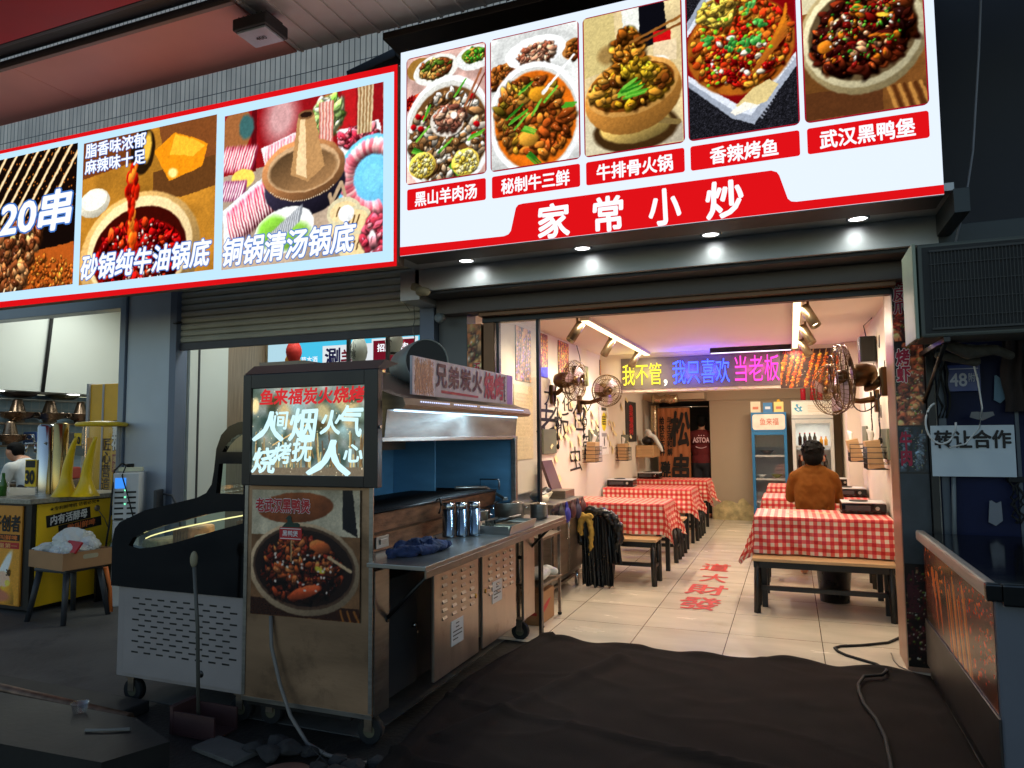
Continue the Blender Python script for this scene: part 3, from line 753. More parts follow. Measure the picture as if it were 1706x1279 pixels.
def copperpot(A=1.19):
    p = Pic(A, 240, (170, 150, 130), 88); p.grain(.2, 6); rg = p.rg
    p.poly([(0, 0), (A, 0), (A, .32), (0, .40)], (140, 22, 28)); p.poly([(.22, 0), (.26, 0), (.26, .4), (.22, .4)], (90, 14, 20)); p.poly([(.9, 0), (1.0, 0), (1.0, .3), (.9, .3)], (176, 30, 34)); p.ell(.45, .08, .12, .16, (196, 150, 150), .1, .9)
    p.ell(.10, .12, .12, .16, (150, 96, 56), .2, .05); p.ell(.18, .1, .06, .08, (60, 100, 100), 0, .3)
    def slices(cx, cy, w_, h_, n, a, pal, plate=None):
        if plate: p.ell(cx, cy, w_ * 1.25, h_ * 1.7, plate, a, .03)
        for i in range(n):
            t = -1 + 2 * i / (n - 1); x, y = cx + t * w_ * math.cos(a), cy + t * w_ * math.sin(a)
            p.ell(x, y, .022, h_, pal[i % len(pal)], a + .25, .2, .4); p.ell(x - .006, y, .006, h_ * .9, (244, 224, 220), a + .25, .6)
    P1 = [(176, 60, 84), (206, 110, 124), (150, 40, 66)]
    slices(.12, .30, .12, .09, 12, .1, P1); p.ell(.16, .43, .09, .06, (240, 206, 90), .1, .1); slices(.08, .50, .08, .07, 9, .1, [(150, 70, 110), (120, 50, 90)])
    p.poly([(0, .62), (.36, .42), (.44, .62), (.02, .92)], (222, 226, 228)); slices(.22, .66, .17, .12, 16, -.52, P1)
    p.poly([(.3, .26), (.56, .2), (.6, .32), (.34, .4)], (236, 226, 228)); slices(.45, .29, .10, .06, 9, -.2, [(226, 140, 150), (206, 110, 124)])
    p.poly([(.86, .24), (1.16, .22), (1.19, .36), (.9, .42)], (232, 232, 234)); p.chunks(1.02, .3, .13, .05, 60, .014, .024, [(206, 70, 90), (226, 120, 130), (190, 50, 70)])
    p.ell(.8, .14, .11, .13, (150, 190, 90), .1, .3, .4); p.chunks(.8, .12, .1, .1, 50, .014, .03, [(170, 206, 120), (120, 170, 70), (220, 230, 180)])
    for i in range(9): p.line((.74 + i * .012, .05), (.745 + i * .011, .32), .006, (226, 190, 180) if i % 2 else (196, 110, 100)); p.line((1.02 + i * .012, .0), (1.015 + i * .011, .28), .006, (140, 110, 70) if i % 2 else (206, 190, 150))
    p.ell(1.12, .56, .25, .26, (110, 190, 226), .1, .03, .1)
    for i in range(34):
        t = 1.3 + i * .13; p.ell(1.12 + .18 * math.cos(t), .56 + .19 * math.sin(t), .05, .022, rg.choice([(226, 130, 140), (240, 176, 176), (206, 96, 110)]), t, .3, .4)
    p.ell(1.12, .56, .07, .08, (120, 200, 230), 0, .1)
    p.ell(.63, .54, .30, .19, (44, 40, 56), 0, .04, .5); p.ell(.62, .44, .31, .19, (160, 110, 70), 0, .03, .4); p.ell(.62, .43, .27, .15, (196, 160, 120), 0, .04); p.ell(.62, .44, .25, .13, (120, 90, 60), 0, .1, -.3)
    p.poly([(.53, .46), (.58, .10), (.70, .10), (.78, .44), (.66, .52)], (176, 134, 88)); p.poly([(.57, .46), (.60, .12), (.635, .12), (.65, .5)], (226, 196, 150)); p.ell(.64, .10, .06, .03, (120, 86, 56), 0, .1); p.ell(.64, .10, .045, .018, (40, 26, 20))
    for i in range(30): p.ell(.38 + i * .016, .60 - .3 * ((i - 15) / 30) ** 2 + .03, .004, .004, (240, 220, 190), 0, .6)
    p.line((.84, .66), (.9, .56), .012, (176, 150, 120)); p.line((.9, .56), (.93, .64), .012, (176, 150, 120)); p.line((.82, .62), (.84, .7), .012, (176, 150, 120))
    p.ell(.48, .80, .23, .14, (232, 234, 232), -.2, .03); p.ell(.40, .80, .12, .1, (120, 176, 60), -.2, .3, .3); p.ell(.54, .84, .14, .08, (130, 180, 70), -.2, .4, .3)
    for i in range(26): p.ell(.37 + i * .0095, .86 - i * .006, .010, .06, (130, 134, 140) if i % 2 else (196, 200, 204), .25, .3)
    for x, y in ((.92, .74), (1.0, .80), (.86, .88), (1.0, .95)):
        p.ell(x, y, .12, .09, (206, 196, 160), 0, .03); p.ell(x, y, .095, .066, (226, 200, 150), 0, .05)
        for k in range(3): p.line((x - .05 + k * .03, y + .02), (x - .03 + k * .03, y - .03), .005, (90, 60, 30))
    p.ell(.94, .75, .055, .05, (236, 238, 238), 0, .05, .1); p.chunks(1.14, .92, .08, .12, 40, .02, .034, [(220, 90, 110), (240, 150, 160), (196, 60, 80)])
    return p

# ------------------------------------------------------------------ the big restaurant sign
sg = thing("illuminated_sign", "large white backlit sign with five dish photos above the red banner reading 家常小炒", "sign", (-.8, 4.2, 2.6))
w = MB(); w.box(-2.345, 4.0, 2.592, .752, 4.22, 3.985); part("sign_box", w, grey_d, sg)
w = MB(); w.quad((-2.345, 3.99, 2.595), (.75, 3.99, 2.595), (.75, 3.99, 3.98), (-2.345, 3.99, 3.98)); part("lit_panel", w, e_white, sg)
fy = lambda d: (lambda u, v, k: (u, d, v))
def flat(pts, y):
    b = MB(); b.face([b.p((u, y, v)) for u, v in pts]); return b
part("red_banner", flat([(-2.345, 2.596), (.75, 2.596), (.75, 2.643), (.07, 2.645), (.045, 2.65), (.028, 2.667), (-.01, 2.80), (-.022, 2.82), (-.05, 2.833), (-1.483, 2.836), (-1.512, 2.832), (-1.528, 2.815), (-1.562, 2.675), (-1.578, 2.655), (-1.61, 2.646), (-2.345, 2.655)], 3.987), e_red, sg)
for ch, x0, x1 in (("家", -1.378, -1.190), ("常", -1.032, -.868), ("小", -.708, -.535), ("炒", -.388, -.202)):
    text(ch, (x0, 3.986, 2.602), X_, Z_, x1 - x0, .205, e_text, sg, bold=.03, brush=.035)
FX = ((-2.300, -1.722), (-1.695, -1.110), (-1.087, -.499), (-.480, .104), (.127, .707))
for (a, b), fn_, cap in zip(FX, (dish1, dish2, dish3, dish4, duck), ("黑山羊肉汤", "秘制牛三鲜", "牛排骨火锅", "香辣烤鱼", "武汉黑鸭堡")):
    part("photo_frame", flat(rrect(a, 3.062, b, 3.925, .03), 3.987), e_dred, sg)
    q = fn_(); q.C = np.clip(q.C * .98, 0, 255)
    # round the corners of the print by matching the frame
    pm = q.mesh("dish_photo", (a + .008, 3.984, 3.070), X_, Z_, b - a - .016, .847)
    part("dish_photo", pm, lit, sg)
    part("caption_plate", flat(rrect(a + .008, 2.892, b - .006, 3.033, .014), 3.987), e_red, sg)
    k = len(cap); ww = .088 * k + .0; cx = (a + b) / 2
    text(cap, (cx - ww / 2, 3.986, 2.912), X_, Z_, ww, .095, e_text, sg, bold=.028, brush=.022)

# ------------------------------------------------------------------ the neighbour's hotpot sign
mat("brown grey sign casing", (120, 104, 88), .6)
s2 = thing("illuminated_sign", "red bordered backlit sign with three hotpot and skewer photos, left of the big white sign", "sign", (-4.5, 4.2, 2.55))
w = MB(); w.box(-6.95, 3.99, 2.545, -2.365, 4.08, 3.90); part("sign_box", w, MATS["brown grey sign casing"], s2)
part("red_border", flat([(-6.95, 2.545), (-2.367, 2.532), (-2.367, 3.904), (-6.95, 3.945)], 3.985), e_red, s2)
part("lit_panel", flat([(-6.95, 2.60), (-2.39, 2.565), (-2.392, 3.856), (-6.95, 3.915)], 3.982), emat("backlit pale blue acrylic", (186, 222, 246), 1.0), s2)
for x0, x1, z0, z1, fn_ in ((-6.77, -5.38, 2.67, 3.85, skewers), (-5.31, -3.91, 2.653, 3.83, redpot), (-3.835, -2.47, 2.64, 3.80, copperpot)):
    part("dish_photo", fn_().mesh("dish_photo", (x0, 3.979, z0), X_, Z_, x1 - x0, z1 - z0), lit, s2)
oc = (e_blueE, .035)
text("20串", (-6.30, 3.977, 3.15), X_, Z_, .87, .33, e_text, s2, bold=.03, shear=.12, outline=oc)
text("砂锅纯牛油锅底", (-5.285, 3.977, 2.69), X_, Z_, 1.35, .20, e_text, s2, bold=.03, shear=.18, outline=oc)
text("铜锅清汤锅底", (-3.82, 3.977, 2.665), X_, Z_, 1.14, .20, e_text, s2, bold=.03, shear=.18, outline=oc)
text("脂香味浓郁", (-5.28, 3.977, 3.70), X_, Z_, .66, .115, e_text, s2, bold=.025, outline=oc)
text("麻辣味十足", (-5.28, 3.977, 3.565), X_, Z_, .66, .115, e_text, s2, bold=.025, outline=oc)

# ------------------------------------------------------------------ downlights under the big sign
for i, (x, lab) in enumerate(((-2.03, "round downlight at the left end of the big sign, by the shutter"), (-1.207, "round downlight beneath the character 家 of the big sign"), (-.408, "round downlight beneath the character 炒 of the big sign"), (.392, "round downlight at the right end of the big sign, near the air conditioner"))):
    d = thing("downlight", lab, "downlight", (x, 4.34, 2.62), "downlights under the big sign")
    s = MB(); s.lathe([(.062, 0), (.062, -.006), (.05, -.01), (.048, -.004)], (x, 4.34, 2.62), 28); part("trim_ring", s, chrome, d)
    s = MB(); s.lathe([(.048, -.005), (0, -.0055)], (x, 4.34, 2.62), 28); part("lens", s, e_cool, d)
    lamp('SPOT', (x, 4.34, 2.605), 6.5, (.93, 1.0, .97), d, (x, 4.30, 0), .045, 165, 1.0)
# ------------------------------------------------------------------ gingham table cloths
def gingham(name):
    m = bpy.data.materials.new(name); m.use_nodes = True
    nt = m.node_tree; N = nt.nodes; L = nt.links; b = N["Principled BSDF"]; b.inputs["Roughness"].default_value = .42
    uv = N.new("ShaderNodeUVMap"); sp = N.new("ShaderNodeSeparateXYZ"); L.new(uv.outputs[0], sp.inputs[0])
    def stripe(o):
        f = N.new("ShaderNodeMath"); f.operation = 'FRACT'; d = N.new("ShaderNodeMath"); d.operation = 'DIVIDE'; d.inputs[1].default_value = .059
        L.new(o, d.inputs[0]); L.new(d.outputs[0], f.inputs[0]); g_ = N.new("ShaderNodeMath"); g_.operation = 'GREATER_THAN'; g_.inputs[1].default_value = .5; L.new(f.outputs[0], g_.inputs[0]); return g_.outputs[0]
    a, c = stripe(sp.outputs[0]), stripe(sp.outputs[1])
    s = N.new("ShaderNodeMath"); s.operation = 'ADD'; L.new(a, s.inputs[0]); L.new(c, s.inputs[1])
    h = N.new("ShaderNodeMath"); h.operation = 'DIVIDE'; h.inputs[1].default_value = 2; L.new(s.outputs[0], h.inputs[0])
    cr = N.new("ShaderNodeValToRGB"); cr.color_ramp.interpolation = 'CONSTANT'
    e = cr.color_ramp.elements; e[0].position = 0; e[0].color = (*lin((236, 212, 190)), 1); e[1].position = .25; e[1].color = (*lin((222, 96, 84)), 1)
    e2 = e.new(.75); e2.color = (*lin((200, 28, 38)), 1)
    L.new(h.outputs[0], cr.inputs[0]); L.new(cr.outputs[0], b.inputs["Base Color"])
    return m
ging = gingham("red gingham oilcloth")
def tablecloth(x0, y0, x1, y1, zt, ov, label, seed, wall):
    """sheet draped over the table; wall side (0 left, 1 right) has no overhang"""
    rg = random.Random(seed); st = .022
    sx0, sx1 = x0 - (0 if wall == 0 else ov), x1 + (0 if wall == 1 else ov)
    sy0, sy1 = y0 - ov, y1 + ov
    nx, ny = int((sx1 - sx0) / st), int((sy1 - sy0) / st)
    bm = bmesh.new(); uvl = bm.loops.layers.uv.new("UVMap"); G = []; U = {}
    ph = rg.uniform(0, 6)
    for j in range(ny + 1):
        row = []
        for i in range(nx + 1):
            s, t = sx0 + (sx1 - sx0) * i / nx, sy0 + (sy1 - sy0) * j / ny
            ox = max(x0 - s, 0, s - x1); oy = max(y0 - t, 0, t - y1); dx = -1 if s < x0 else 1; dy = -1 if t < y0 else 1
            x, y = min(max(s, x0), x1), min(max(t, y0), y1); mn, mx = min(ox, oy), max(ox, oy)
            drop = mx + .30 * mn
            f = min(mx / ov, 1)
            rip = .017 * f * (1.1 * mnoise.noise(V((s * 7, t * 7, seed + 5))) + math.sin((s - sx0) * 15 + ph) + .6 * math.sin((s + t) * 31 + ph * 2) + .5 * math.sin(t * 23 + ph))
            if ox > 0: x += dx * (.006 + .06 * f * f * .3 + rip + .34 * mn)
            if oy > 0: y += dy * (.006 + .04 * f * f * .3 + rip + .3 * mn)
            z = zt + .003 - drop + (.006 * mnoise.noise(V((s * 6, t * 7, seed))) if mx == 0 else 0)
            if 0 < mx < .02: z += .004
            v = bm.verts.new((x, y, z)); U[v] = (s - sx0, t - sy0); row.append(v)
        G.append(row)
    for j in range(ny):
        for i in range(nx):
            f = bm.faces.new((G[j][i], G[j][i + 1], G[j + 1][i + 1], G[j + 1][i])); f.smooth = True
            for l in f.loops: l[uvl].uv = U[l.vert]
    me = bpy.data.meshes.new("tablecloth"); bm.to_mesh(me); bm.free()
    tag(link("tablecloth", me, ging), label, "tablecloth", "red gingham tablecloths")

def make_table(x0, y0, x1, y1, zt, label):
    t = thing("dining_table", label, "table", ((x0 + x1) / 2, (y0 + y1) / 2, .006), "dining tables")
    w = MB(); w.box(x0 + .004, y0 + .004, zt - .03, x1 - .004, y1 - .004, zt, .003); part("tabletop", w, wood, t)
    w = MB(); w.box(x0 + .04, y0 + .04, zt - .09, x1 - .04, y0 + .06, zt - .031); w.box(x0 + .04, y1 - .06, zt - .09, x1 - .04, y1 - .04, zt - .031); part("apron", w, blackm, t)
    for x in (x0 + .06, x1 - .06):
        for y in (y0 + .06, y1 - .06):
            w = MB(); w.box(x - .022, y - .022, .006, x + .022, y + .022, zt - .031, .003); part("leg", w, blackm, t)
    return t
def make_bench(x0, y0, x1, y1, label):
    t = thing("bench", label, "bench", ((x0 + x1) / 2, (y0 + y1) / 2, .006), "pine topped black benches"); zt = .435
    w = MB(); w.box(x0, y0, zt - .024, x1, y1, zt, .004); part("seat", w, wood, t)
    w = MB(); w.box(x0 + .01, y0 + .02, zt - .075, x1 - .01, y0 + .045, zt - .025); w.box(x0 + .01, y1 - .045, zt - .075, x1 - .01, y1 - .02, zt - .025); part("seat_frame", w, blackm, t)
    w = MB(); w.box(x0 + .03, (y0 + y1) / 2 - .018, .16, x1 - .03, (y0 + y1) / 2 + .018, .195); part("stretcher", w, blackm, t)
    for x, sx in ((x0 + .04, -1), (x1 - .04, 1)):
        w = MB(); w.box(x - .014, y0 + .03, .162, x + .014, y1 - .03, .19); part("side_rail", w, blackm, t)
        for y, sy in ((y0 + .035, -1), (y1 - .035, 1)):
            w = MB(); vs = []
            w.tube([(x, y, zt - .03), (x + sx * .012, y + sy * .012, .006)], .026, 4); part("leg", w, blackm, t)
    return t
def make_stove(c, rot, label, top=True):
    t = thing("table_stove", label, "stove", c, "black table stoves")
    M = Matrix.Translation(c) @ Matrix.Rotation(rot, 4, 'Z')
    w = MB(M); w.box(-.17, -.14, .012, .17, .14, .085, .012); part("body", w, gloss_b, t)
    w = MB(M); w.box(-.165, -.135, .086, .165, .135, .096, .004); part("top_plate", w, whitep, t)
    w = MB(M); w.lathe([(.07, .097), (.075, .104), (.05, .106), (.03, .101), (0, .101)], (-.03, 0, 0), 20); part("burner", w, blackm, t)
    w = MB(M); w.box(-.176, -.1, .0, .176, .1, .0115, .003); part("base", w, mat_stovebase, t)
    w = MB(M); w.cyl((.1, -.142, .05), (.1, -.155, .05), .016); part("knob", w, chrome, t)
    w = MB(M); w.box(-.14, -.1425, .03, .05, -.1405, .07); part("front_vent", w, grey_d, t)
mat_stovebase = mat("brown stove tray", (92, 62, 48), .5)
LN = ("nearest", "middle", "farthest")
for i, y in enumerate((6.96, 8.97, 10.72)):
    make_table(-2.27, y, -1.17, y + .64, .74, f"{LN[i]} dining table on the left side, under a red gingham cloth")
    tablecloth(-2.27, y, -1.17, y + .64, .74, .29, f"red gingham cloth draped over the {LN[i]} left table", i + 3, 0)
for i, y in enumerate((6.20, 8.0, 9.72)):
    make_table(-.30, y, .72, y + .66, .74, f"{LN[i]} dining table on the right side, under a red gingham cloth")
    tablecloth(-.30, y, .72, y + .66, .74, .295, f"red gingham cloth draped over the {LN[i]} right table", i + 13, 1)
for x0, y0, x1, y1, lab in ((-2.2, 6.71, -1.20, 7.03, "nearest left bench, pine seat clear of the cloth, beside the black garments"),
                            (-2.2, 8.0, -1.19, 8.3, "left bench tucked behind the nearest left table"),
                            (-2.2, 8.45, -1.19, 8.75, "left bench standing in front of the middle left table"),
                            (-2.2, 9.75, -1.17, 10.05, "left bench tucked behind the middle left table"),
                            (-2.2, 10.25, -1.17, 10.55, "left bench standing in front of the farthest left table"),
                            (-.32, 6.0, .70, 6.33, "nearest right bench with a long pine seat before the front table"),
                            (-.28, 7.26, .70, 7.58, "right bench on which the man in the brown jacket sits"),
                            (-.28, 8.95, .70, 9.25, "right bench behind the middle right table")):
    make_bench(x0, y0, x1, y1, lab)
make_stove((.545, 6.73, .744), 0, "black table stove on the nearest right table, against the door jamb")
make_stove((.55, 8.42, .744), 0, "black table stove on the middle right table by the wall")
make_stove((.52, 10.12, .744), 0, "black table stove on the farthest right table behind the seated man")
make_stove((-2.09, 9.28, .744), 0, "black table stove on the middle left table beside the wall")
make_stove((-2.05, 11.05, .744), 0, "black table stove on the farthest left table beside the wall")

# ------------------------------------------------------------------ people
def person(label, loc): return thing("person", label, "person", loc)
cx, cy = .19, 7.40
pm = person("man in a brown jacket seated at the right tables with his back to the street", (cx, 7.42, .006))
sh = 1.045
bodyp = [('e', (cx, cy, .53), (.15, .115, .11)), ('e', (cx, cy + .0, .72), (.13, .10, .18)), ('e', (cx, cy + .01, .92), (.155, .105, .16)),
         ('t', [(cx - .14, cy + .01, sh - .05, .05), (cx, cy, sh, .06), (cx + .14, cy + .01, sh - .05, .05)]),
         ('t', [(cx, cy, sh, .06), (cx, cy + .02, 1.16, .052)]), ('e', (cx, cy + .03, 1.215), (.074, .059, .112)),
         ('e', (cx - .096, cy + .02, 1.175), (.014, .022, .034)), ('e', (cx + .096, cy + .02, 1.175), (.014, .022, .034)), ('e', (cx, cy + .02, 1.17), (.088, .06, .04)), ('e', (cx, cy + .12, 1.20), (.014, .018, .022))]
arms = []
for sx in (-1, 1):
    arms.append(('t', [(cx + sx * .155, cy + .01, sh - .05, .05), (cx + sx * .20, cy + .10, .80, .042), (cx + sx * .12, cy + .52, .79, .032)]))
    h0 = (cx + sx * .11, cy + .56, .785)
    arms.append(('e', (h0[0], h0[1] + .03, h0[2]), (.038, .05, .018)))
    for k in range(4): arms.append(('t', [(h0[0] - .028 + .018 * k, h0[1] + .06, .785, .010), (h0[0] - .03 + .019 * k, h0[1] + .115 - .01 * abs(k - 1), .778, .008)]))
    arms.append(('t', [(h0[0] - sx * .03, h0[1] + .02, .785, .011), (h0[0] - sx * .06, h0[1] + .06, .78, .009)]))
legs = []
for sx in (-1, 1):
    legs.append(('t', [(cx + sx * .09, cy + .0, .51, .085), (cx + sx * .11, cy + .42, .50, .062), (cx + sx * .11, cy + .45, .10, .042)]))
    legs.append(('t', [(cx + sx * .11, cy + .44, .05, .042), (cx + sx * .12, cy + .58, .045, .034)]))
part("body", blob(bodyp + arms + legs, .011, "body"), skin, pm)
jk = [('e', (cx, cy, .58), (.165, .13, .20)), ('e', (cx, cy - .005, .74), (.17, .13, .26)), ('e', (cx, cy, .88), (.185, .13, .19)), ('e', (cx - .07, cy - .01, .80), (.11, .12, .28)), ('e', (cx + .07, cy - .01, .80), (.11, .12, .28)),
      ('t', [(cx - .155, cy + .01, sh - .05, .066), (cx - .06, cy, sh, .074), (cx + .06, cy, sh, .074), (cx + .155, cy + .01, sh - .05, .066)]),
      ('t', [(cx, cy, sh + .02, .072), (cx, cy + .012, sh + .07, .062)])]
for sx in (-1, 1): jk.append(('t', [(cx + sx * .16, cy + .01, sh - .05, .066), (cx + sx * .188, cy + .04, .93, .060), (cx + sx * .205, cy + .10, .80, .058), (cx + sx * .17, cy + .28, .79, .05), (cx + sx * .13, cy + .48, .79, .042)]))
jm = blob(jk, .010, "jacket")
for v in jm.vertices:
    q = v.co; z = q.z
    f = .008 * math.sin(z * 36 + 7 * math.sin(q.x * 8)) * max(0, 1 - abs(z - .66) / .22) + .010 * mnoise.noise(q * 9) + .010 * abs(mnoise.noise(V((q.x * 16 + q.z * 9, q.y * 8, q.z * 7)))) + .005 * mnoise.noise(q * 24) - .004 * math.exp(-((q.x - cx) / .008) ** 2)
    v.co.y -= f; 
part("jacket", jm, jacket_m, pm)
part("collar", MB().ring((cx, cy + .012, sh + .095), .060, .014, (0, -.15, 1)), jacket_m, pm)
tr = [('e', (cx, cy + .02, .52), (.182, .14, .10))]
for sx in (-1, 1): tr.append(('t', [(cx + sx * .09, cy + .02, .52, .096), (cx + sx * .11, cy + .42, .505, .074), (cx + sx * .11, cy + .45, .13, .054)]))
part("trousers", blob(tr, .014, "trousers"), trouser, pm)
hr = [('e', (cx, cy + .01, 1.245), (.102, .112, .105)), ('e', (cx, cy - .03, 1.19), (.092, .07, .085))]
rg = random.Random(8)
for _ in range(90):
    t, e = rg.uniform(0, 6.28), rg.uniform(.0, 1.4); d = V((math.cos(t) * math.cos(e), math.sin(t) * math.cos(e), math.sin(e)))
    p = V((cx, cy + .012, 1.25)) + V((d.x * .10, d.y * .11, d.z * .102)); hr.append(('t', [(*p, .012), (*(p + d * .008 + V((rg.uniform(-.015, .015), -.006, -.006))), .006)]))
part("hair", blob(hr, .006, "hair"), hair_m, pm)

px, py = -1.42, 12.50
ps = person("person in a maroon printed shirt standing behind the curtain in the kitchen doorway", (px, py, .006))
b = [('e', (px, py, .95), (.17, .12, .12)), ('e', (px, py, 1.15), (.16, .11, .17)), ('e', (px, py, 1.33), (.19, .115, .14)), ('t', [(px - .17, py, 1.40, .06), (px, py, 1.45, .07), (px + .17, py, 1.40, .06)]),
     ('t', [(px, py, 1.42, .055), (px, py + .03, 1.58, .05)]), ('e', (px, py + .04, 1.64), (.075, .095, .115))]
for sx in (-1, 1):
    b.append(('t', [(px + sx * .19, py, 1.39, .052), (px + sx * .235, py + .02, 1.12, .042), (px + sx * .20, py + .2, .95, .033)])); b.append(('e', (px + sx * .19, py + .25, .93), (.032, .05, .022)))
    for k in range(4): b.append(('t', [(px + sx * .19 - .024 + .016 * k, py + .28, .93, .009), (px + sx * .19 - .024 + .016 * k, py + .33, .915, .008)]))
    b.append(('t', [(px + sx * .09, py, .9, .085), (px + sx * .1, py + .02, .5, .06), (px + sx * .1, py, .1, .042)])); b.append(('t', [(px + sx * .1, py, .05, .042), (px + sx * .11, py + .16, .045, .036)]))
part("body", blob(b, .014, "body"), skin, ps)
sh_ = [('e', (px, py, .98), (.185, .135, .16)), ('e', (px, py, 1.15), (.182, .128, .18)), ('e', (px, py, 1.33), (.205, .13, .14)), ('t', [(px - .18, py, 1.40, .07), (px, py, 1.43, .085), (px + .18, py, 1.40, .07)])]
for sx in (-1, 1): sh_.append(('t', [(px + sx * .19, py, 1.39, .070), (px + sx * .235, py + .02, 1.18, .062)]))
so = part("shirt", blob(sh_, .012, "shirt"), maroon, ps)
text("ASTOA", (px - .13, py - .137, 1.28), X_, Z_, .27, .085, inkp, so, bold=.03)
text("• • •", (px - .04, py - .139, 1.39), X_, Z_, .1, .015, inkp, so, bold=.03)
sw = MB(); sw.tube([(px - .09 + .02 * i, py - .135, 1.22 - .035 * math.sin(math.pi * (i + 1) / 11)) for i in range(10)], .007, 6); part("lettering", sw, inkp, so)
tq = [('e', (px, py, .93), (.18, .13, .12))]
for sx in (-1, 1): tq.append(('t', [(px + sx * .09, py, .9, .095), (px + sx * .1, py + .02, .5, .072), (px + sx * .1, py, .12, .055)]))
part("trousers", blob(tq, .016, "trousers"), trouser, ps)
part("hair", blob([('e', (px, py + .02, 1.68), (.088, .10, .085)), ('e', (px, py - .02, 1.62), (.078, .06, .08))], .01, "hair"), hair_m, ps)

# ------------------------------------------------------------------ curtain in the doorway, foil duct, shelf with bag
ct = thing("curtain_banner", "orange doorway curtain with big black brush characters and a vertical verse", "curtain", (-1.72, 12.27, .5))
def sheet(x0, x1, z0, z1, y, amp, n=40):
    s = MB(); A = []
    for i in range(n + 1):
        x = x0 + (x1 - x0) * i / n; yy = y + amp * math.sin(i * .9) * (1 + .3 * math.sin(i * .33)); A.append((s.p((x, yy, z0)), s.p((x, yy, z1))))
    for i in range(n): s.face([A[i][0], A[i + 1][0], A[i + 1][1], A[i][1]], True)
    return s
orange_c = mat("orange curtain cloth", (176, 108, 66), .85, 0, .1, 4, .1, 40)
part("cloth", sheet(-2.12, -1.58, .08, 1.87, 12.26, .006), orange_c, ct)
text("松", (-1.90, 12.245, 1.22), X_, Z_, .31, .58, inkb, ct, bold=.035, brush=.05, shear=.1)
text("串", (-1.88, 12.245, .62), X_, Z_, .26, .46, inkb, ct, bold=.035, brush=.05, shear=.1)
text("与生活和解", (-1.965, 12.245, 1.06), X_, Z_, .085, .66, inkb, ct, bold=.03, vertical=True, space=1.05)
text("给快乐干杯", (-2.09, 12.245, 1.06), X_, Z_, .085, .66, inkb, ct, bold=.03, vertical=True, space=1.05)
text("碰北", (-2.08, 12.245, .56), X_, Z_, .16, .40, inkb, ct, bold=.05, vertical=True, brush=.03)
part("rod", MB().cyl((-2.2, 12.27, 1.885), (-1.28, 12.27, 1.885), .008), chrome, ct)
d = thing("foil_duct", "crumpled silver foil duct running down the left wall by the doorway", "duct", (-2.1, 11.8, 1.2))
s = MB(); pts = [(-2.10, 11.8, 1.26), (-2.105, 11.8, 1.5), (-2.1, 11.8, 1.75), (-2.10, 11.8, 1.9)]
s.tube(pts, [.055, .06, .055, .06], 12); part("pipe", s, foil, d)
s = MB(); rgd = random.Random(2); s.tube([(-2.12 + .06 * i, 11.78, 2.0 + .012 * math.sin(i * 2.1)) for i in range(8)], [.07 + rgd.uniform(-.012, .012) for _ in range(8)], 10); part("elbow", s, foil, d)
s = MB(); s.box(-2.29, 11.2, 1.06, -2.02, 11.8, 1.25, .008); solo("wooden_box", s, wood, "pale wooden box fixed on the left wall beneath the foil duct", "box")
bgm = blob([('e', (-2.14, 11.45, 1.32), (.10, .16, .08)), ('e', (-2.08, 11.5, 1.40), (.05, .08, .06)), ('t', [(-2.05, 11.6, 1.36, .04), (-1.93, 11.55, 1.22, .03), (-1.91, 11.55, 1.12, .02)])], .014, "bag")
tag(link("plastic_bag", bgm, bagb), "black and white bundle of bags heaped on the wooden wall box", "bag")
bgm = blob([('t', [(-2.1, 11.32, 1.42, .045), (-2.02, 11.34, 1.38, .04), (-1.93, 11.33, 1.22, .035), (-1.9, 11.33, 1.16, .02)]), ('e', (-2.12, 11.32, 1.46), (.06, .06, .05))], .012, "bag")
tag(link("plastic_bag", bgm, bag_m), "white plastic bag flopping over the edge of the wooden wall box", "bag")

# ------------------------------------------------------------------ neon words on the beam
def neon(name, col, st, s_, x0, x1, z0, z1, par, lampc, e):
    m = emat(name, col, st)
    text(s_, (x0, 9.028, z0), X_, Z_, x1 - x0, z1 - z0, m, par, bold=-.012, name="neon_tube", thick=.008)
    for k in range(2): lamp('POINT', (x0 + (x1 - x0) * (.3 + .4 * k), 8.99, (z0 + z1) / 2), e, lampc, par, size=.1)
nb = thing("neon_sign", "neon words in yellow, blue and pink on a smoky board across the ceiling beam", "neon sign", (-1.05, 9.04, 2.0))
s = MB(); s.box(-2.02, 9.034, 2.0, -.09, 9.040, 2.40, .001); part("tinted_board", s, mat("smoky tinted acrylic board", (110, 100, 100), .5, 0, .06, 3, spec=.2), nb)
neon("yellow neon", (255, 232, 70), 1.5, "我不管", -2.0, -1.50, 2.05, 2.33, nb, (1, .9, .1), 1.6)
text(",", (-1.47, 9.028, 2.03), X_, Z_, .04, .08, emat("white neon", (255, 255, 230), 2.5), nb, bold=0, name="neon_tube", thick=.008)
neon("blue neon", (60, 80, 255), 3.4, "我只喜欢", -1.36, -.67, 2.05, 2.35, nb, (.03, .05, 1), 9.0)
neon("pink neon", (255, 70, 190), 1.7, "当老板", -.61, -.10, 2.05, 2.37, nb, (1, .08, .55), 1.6)
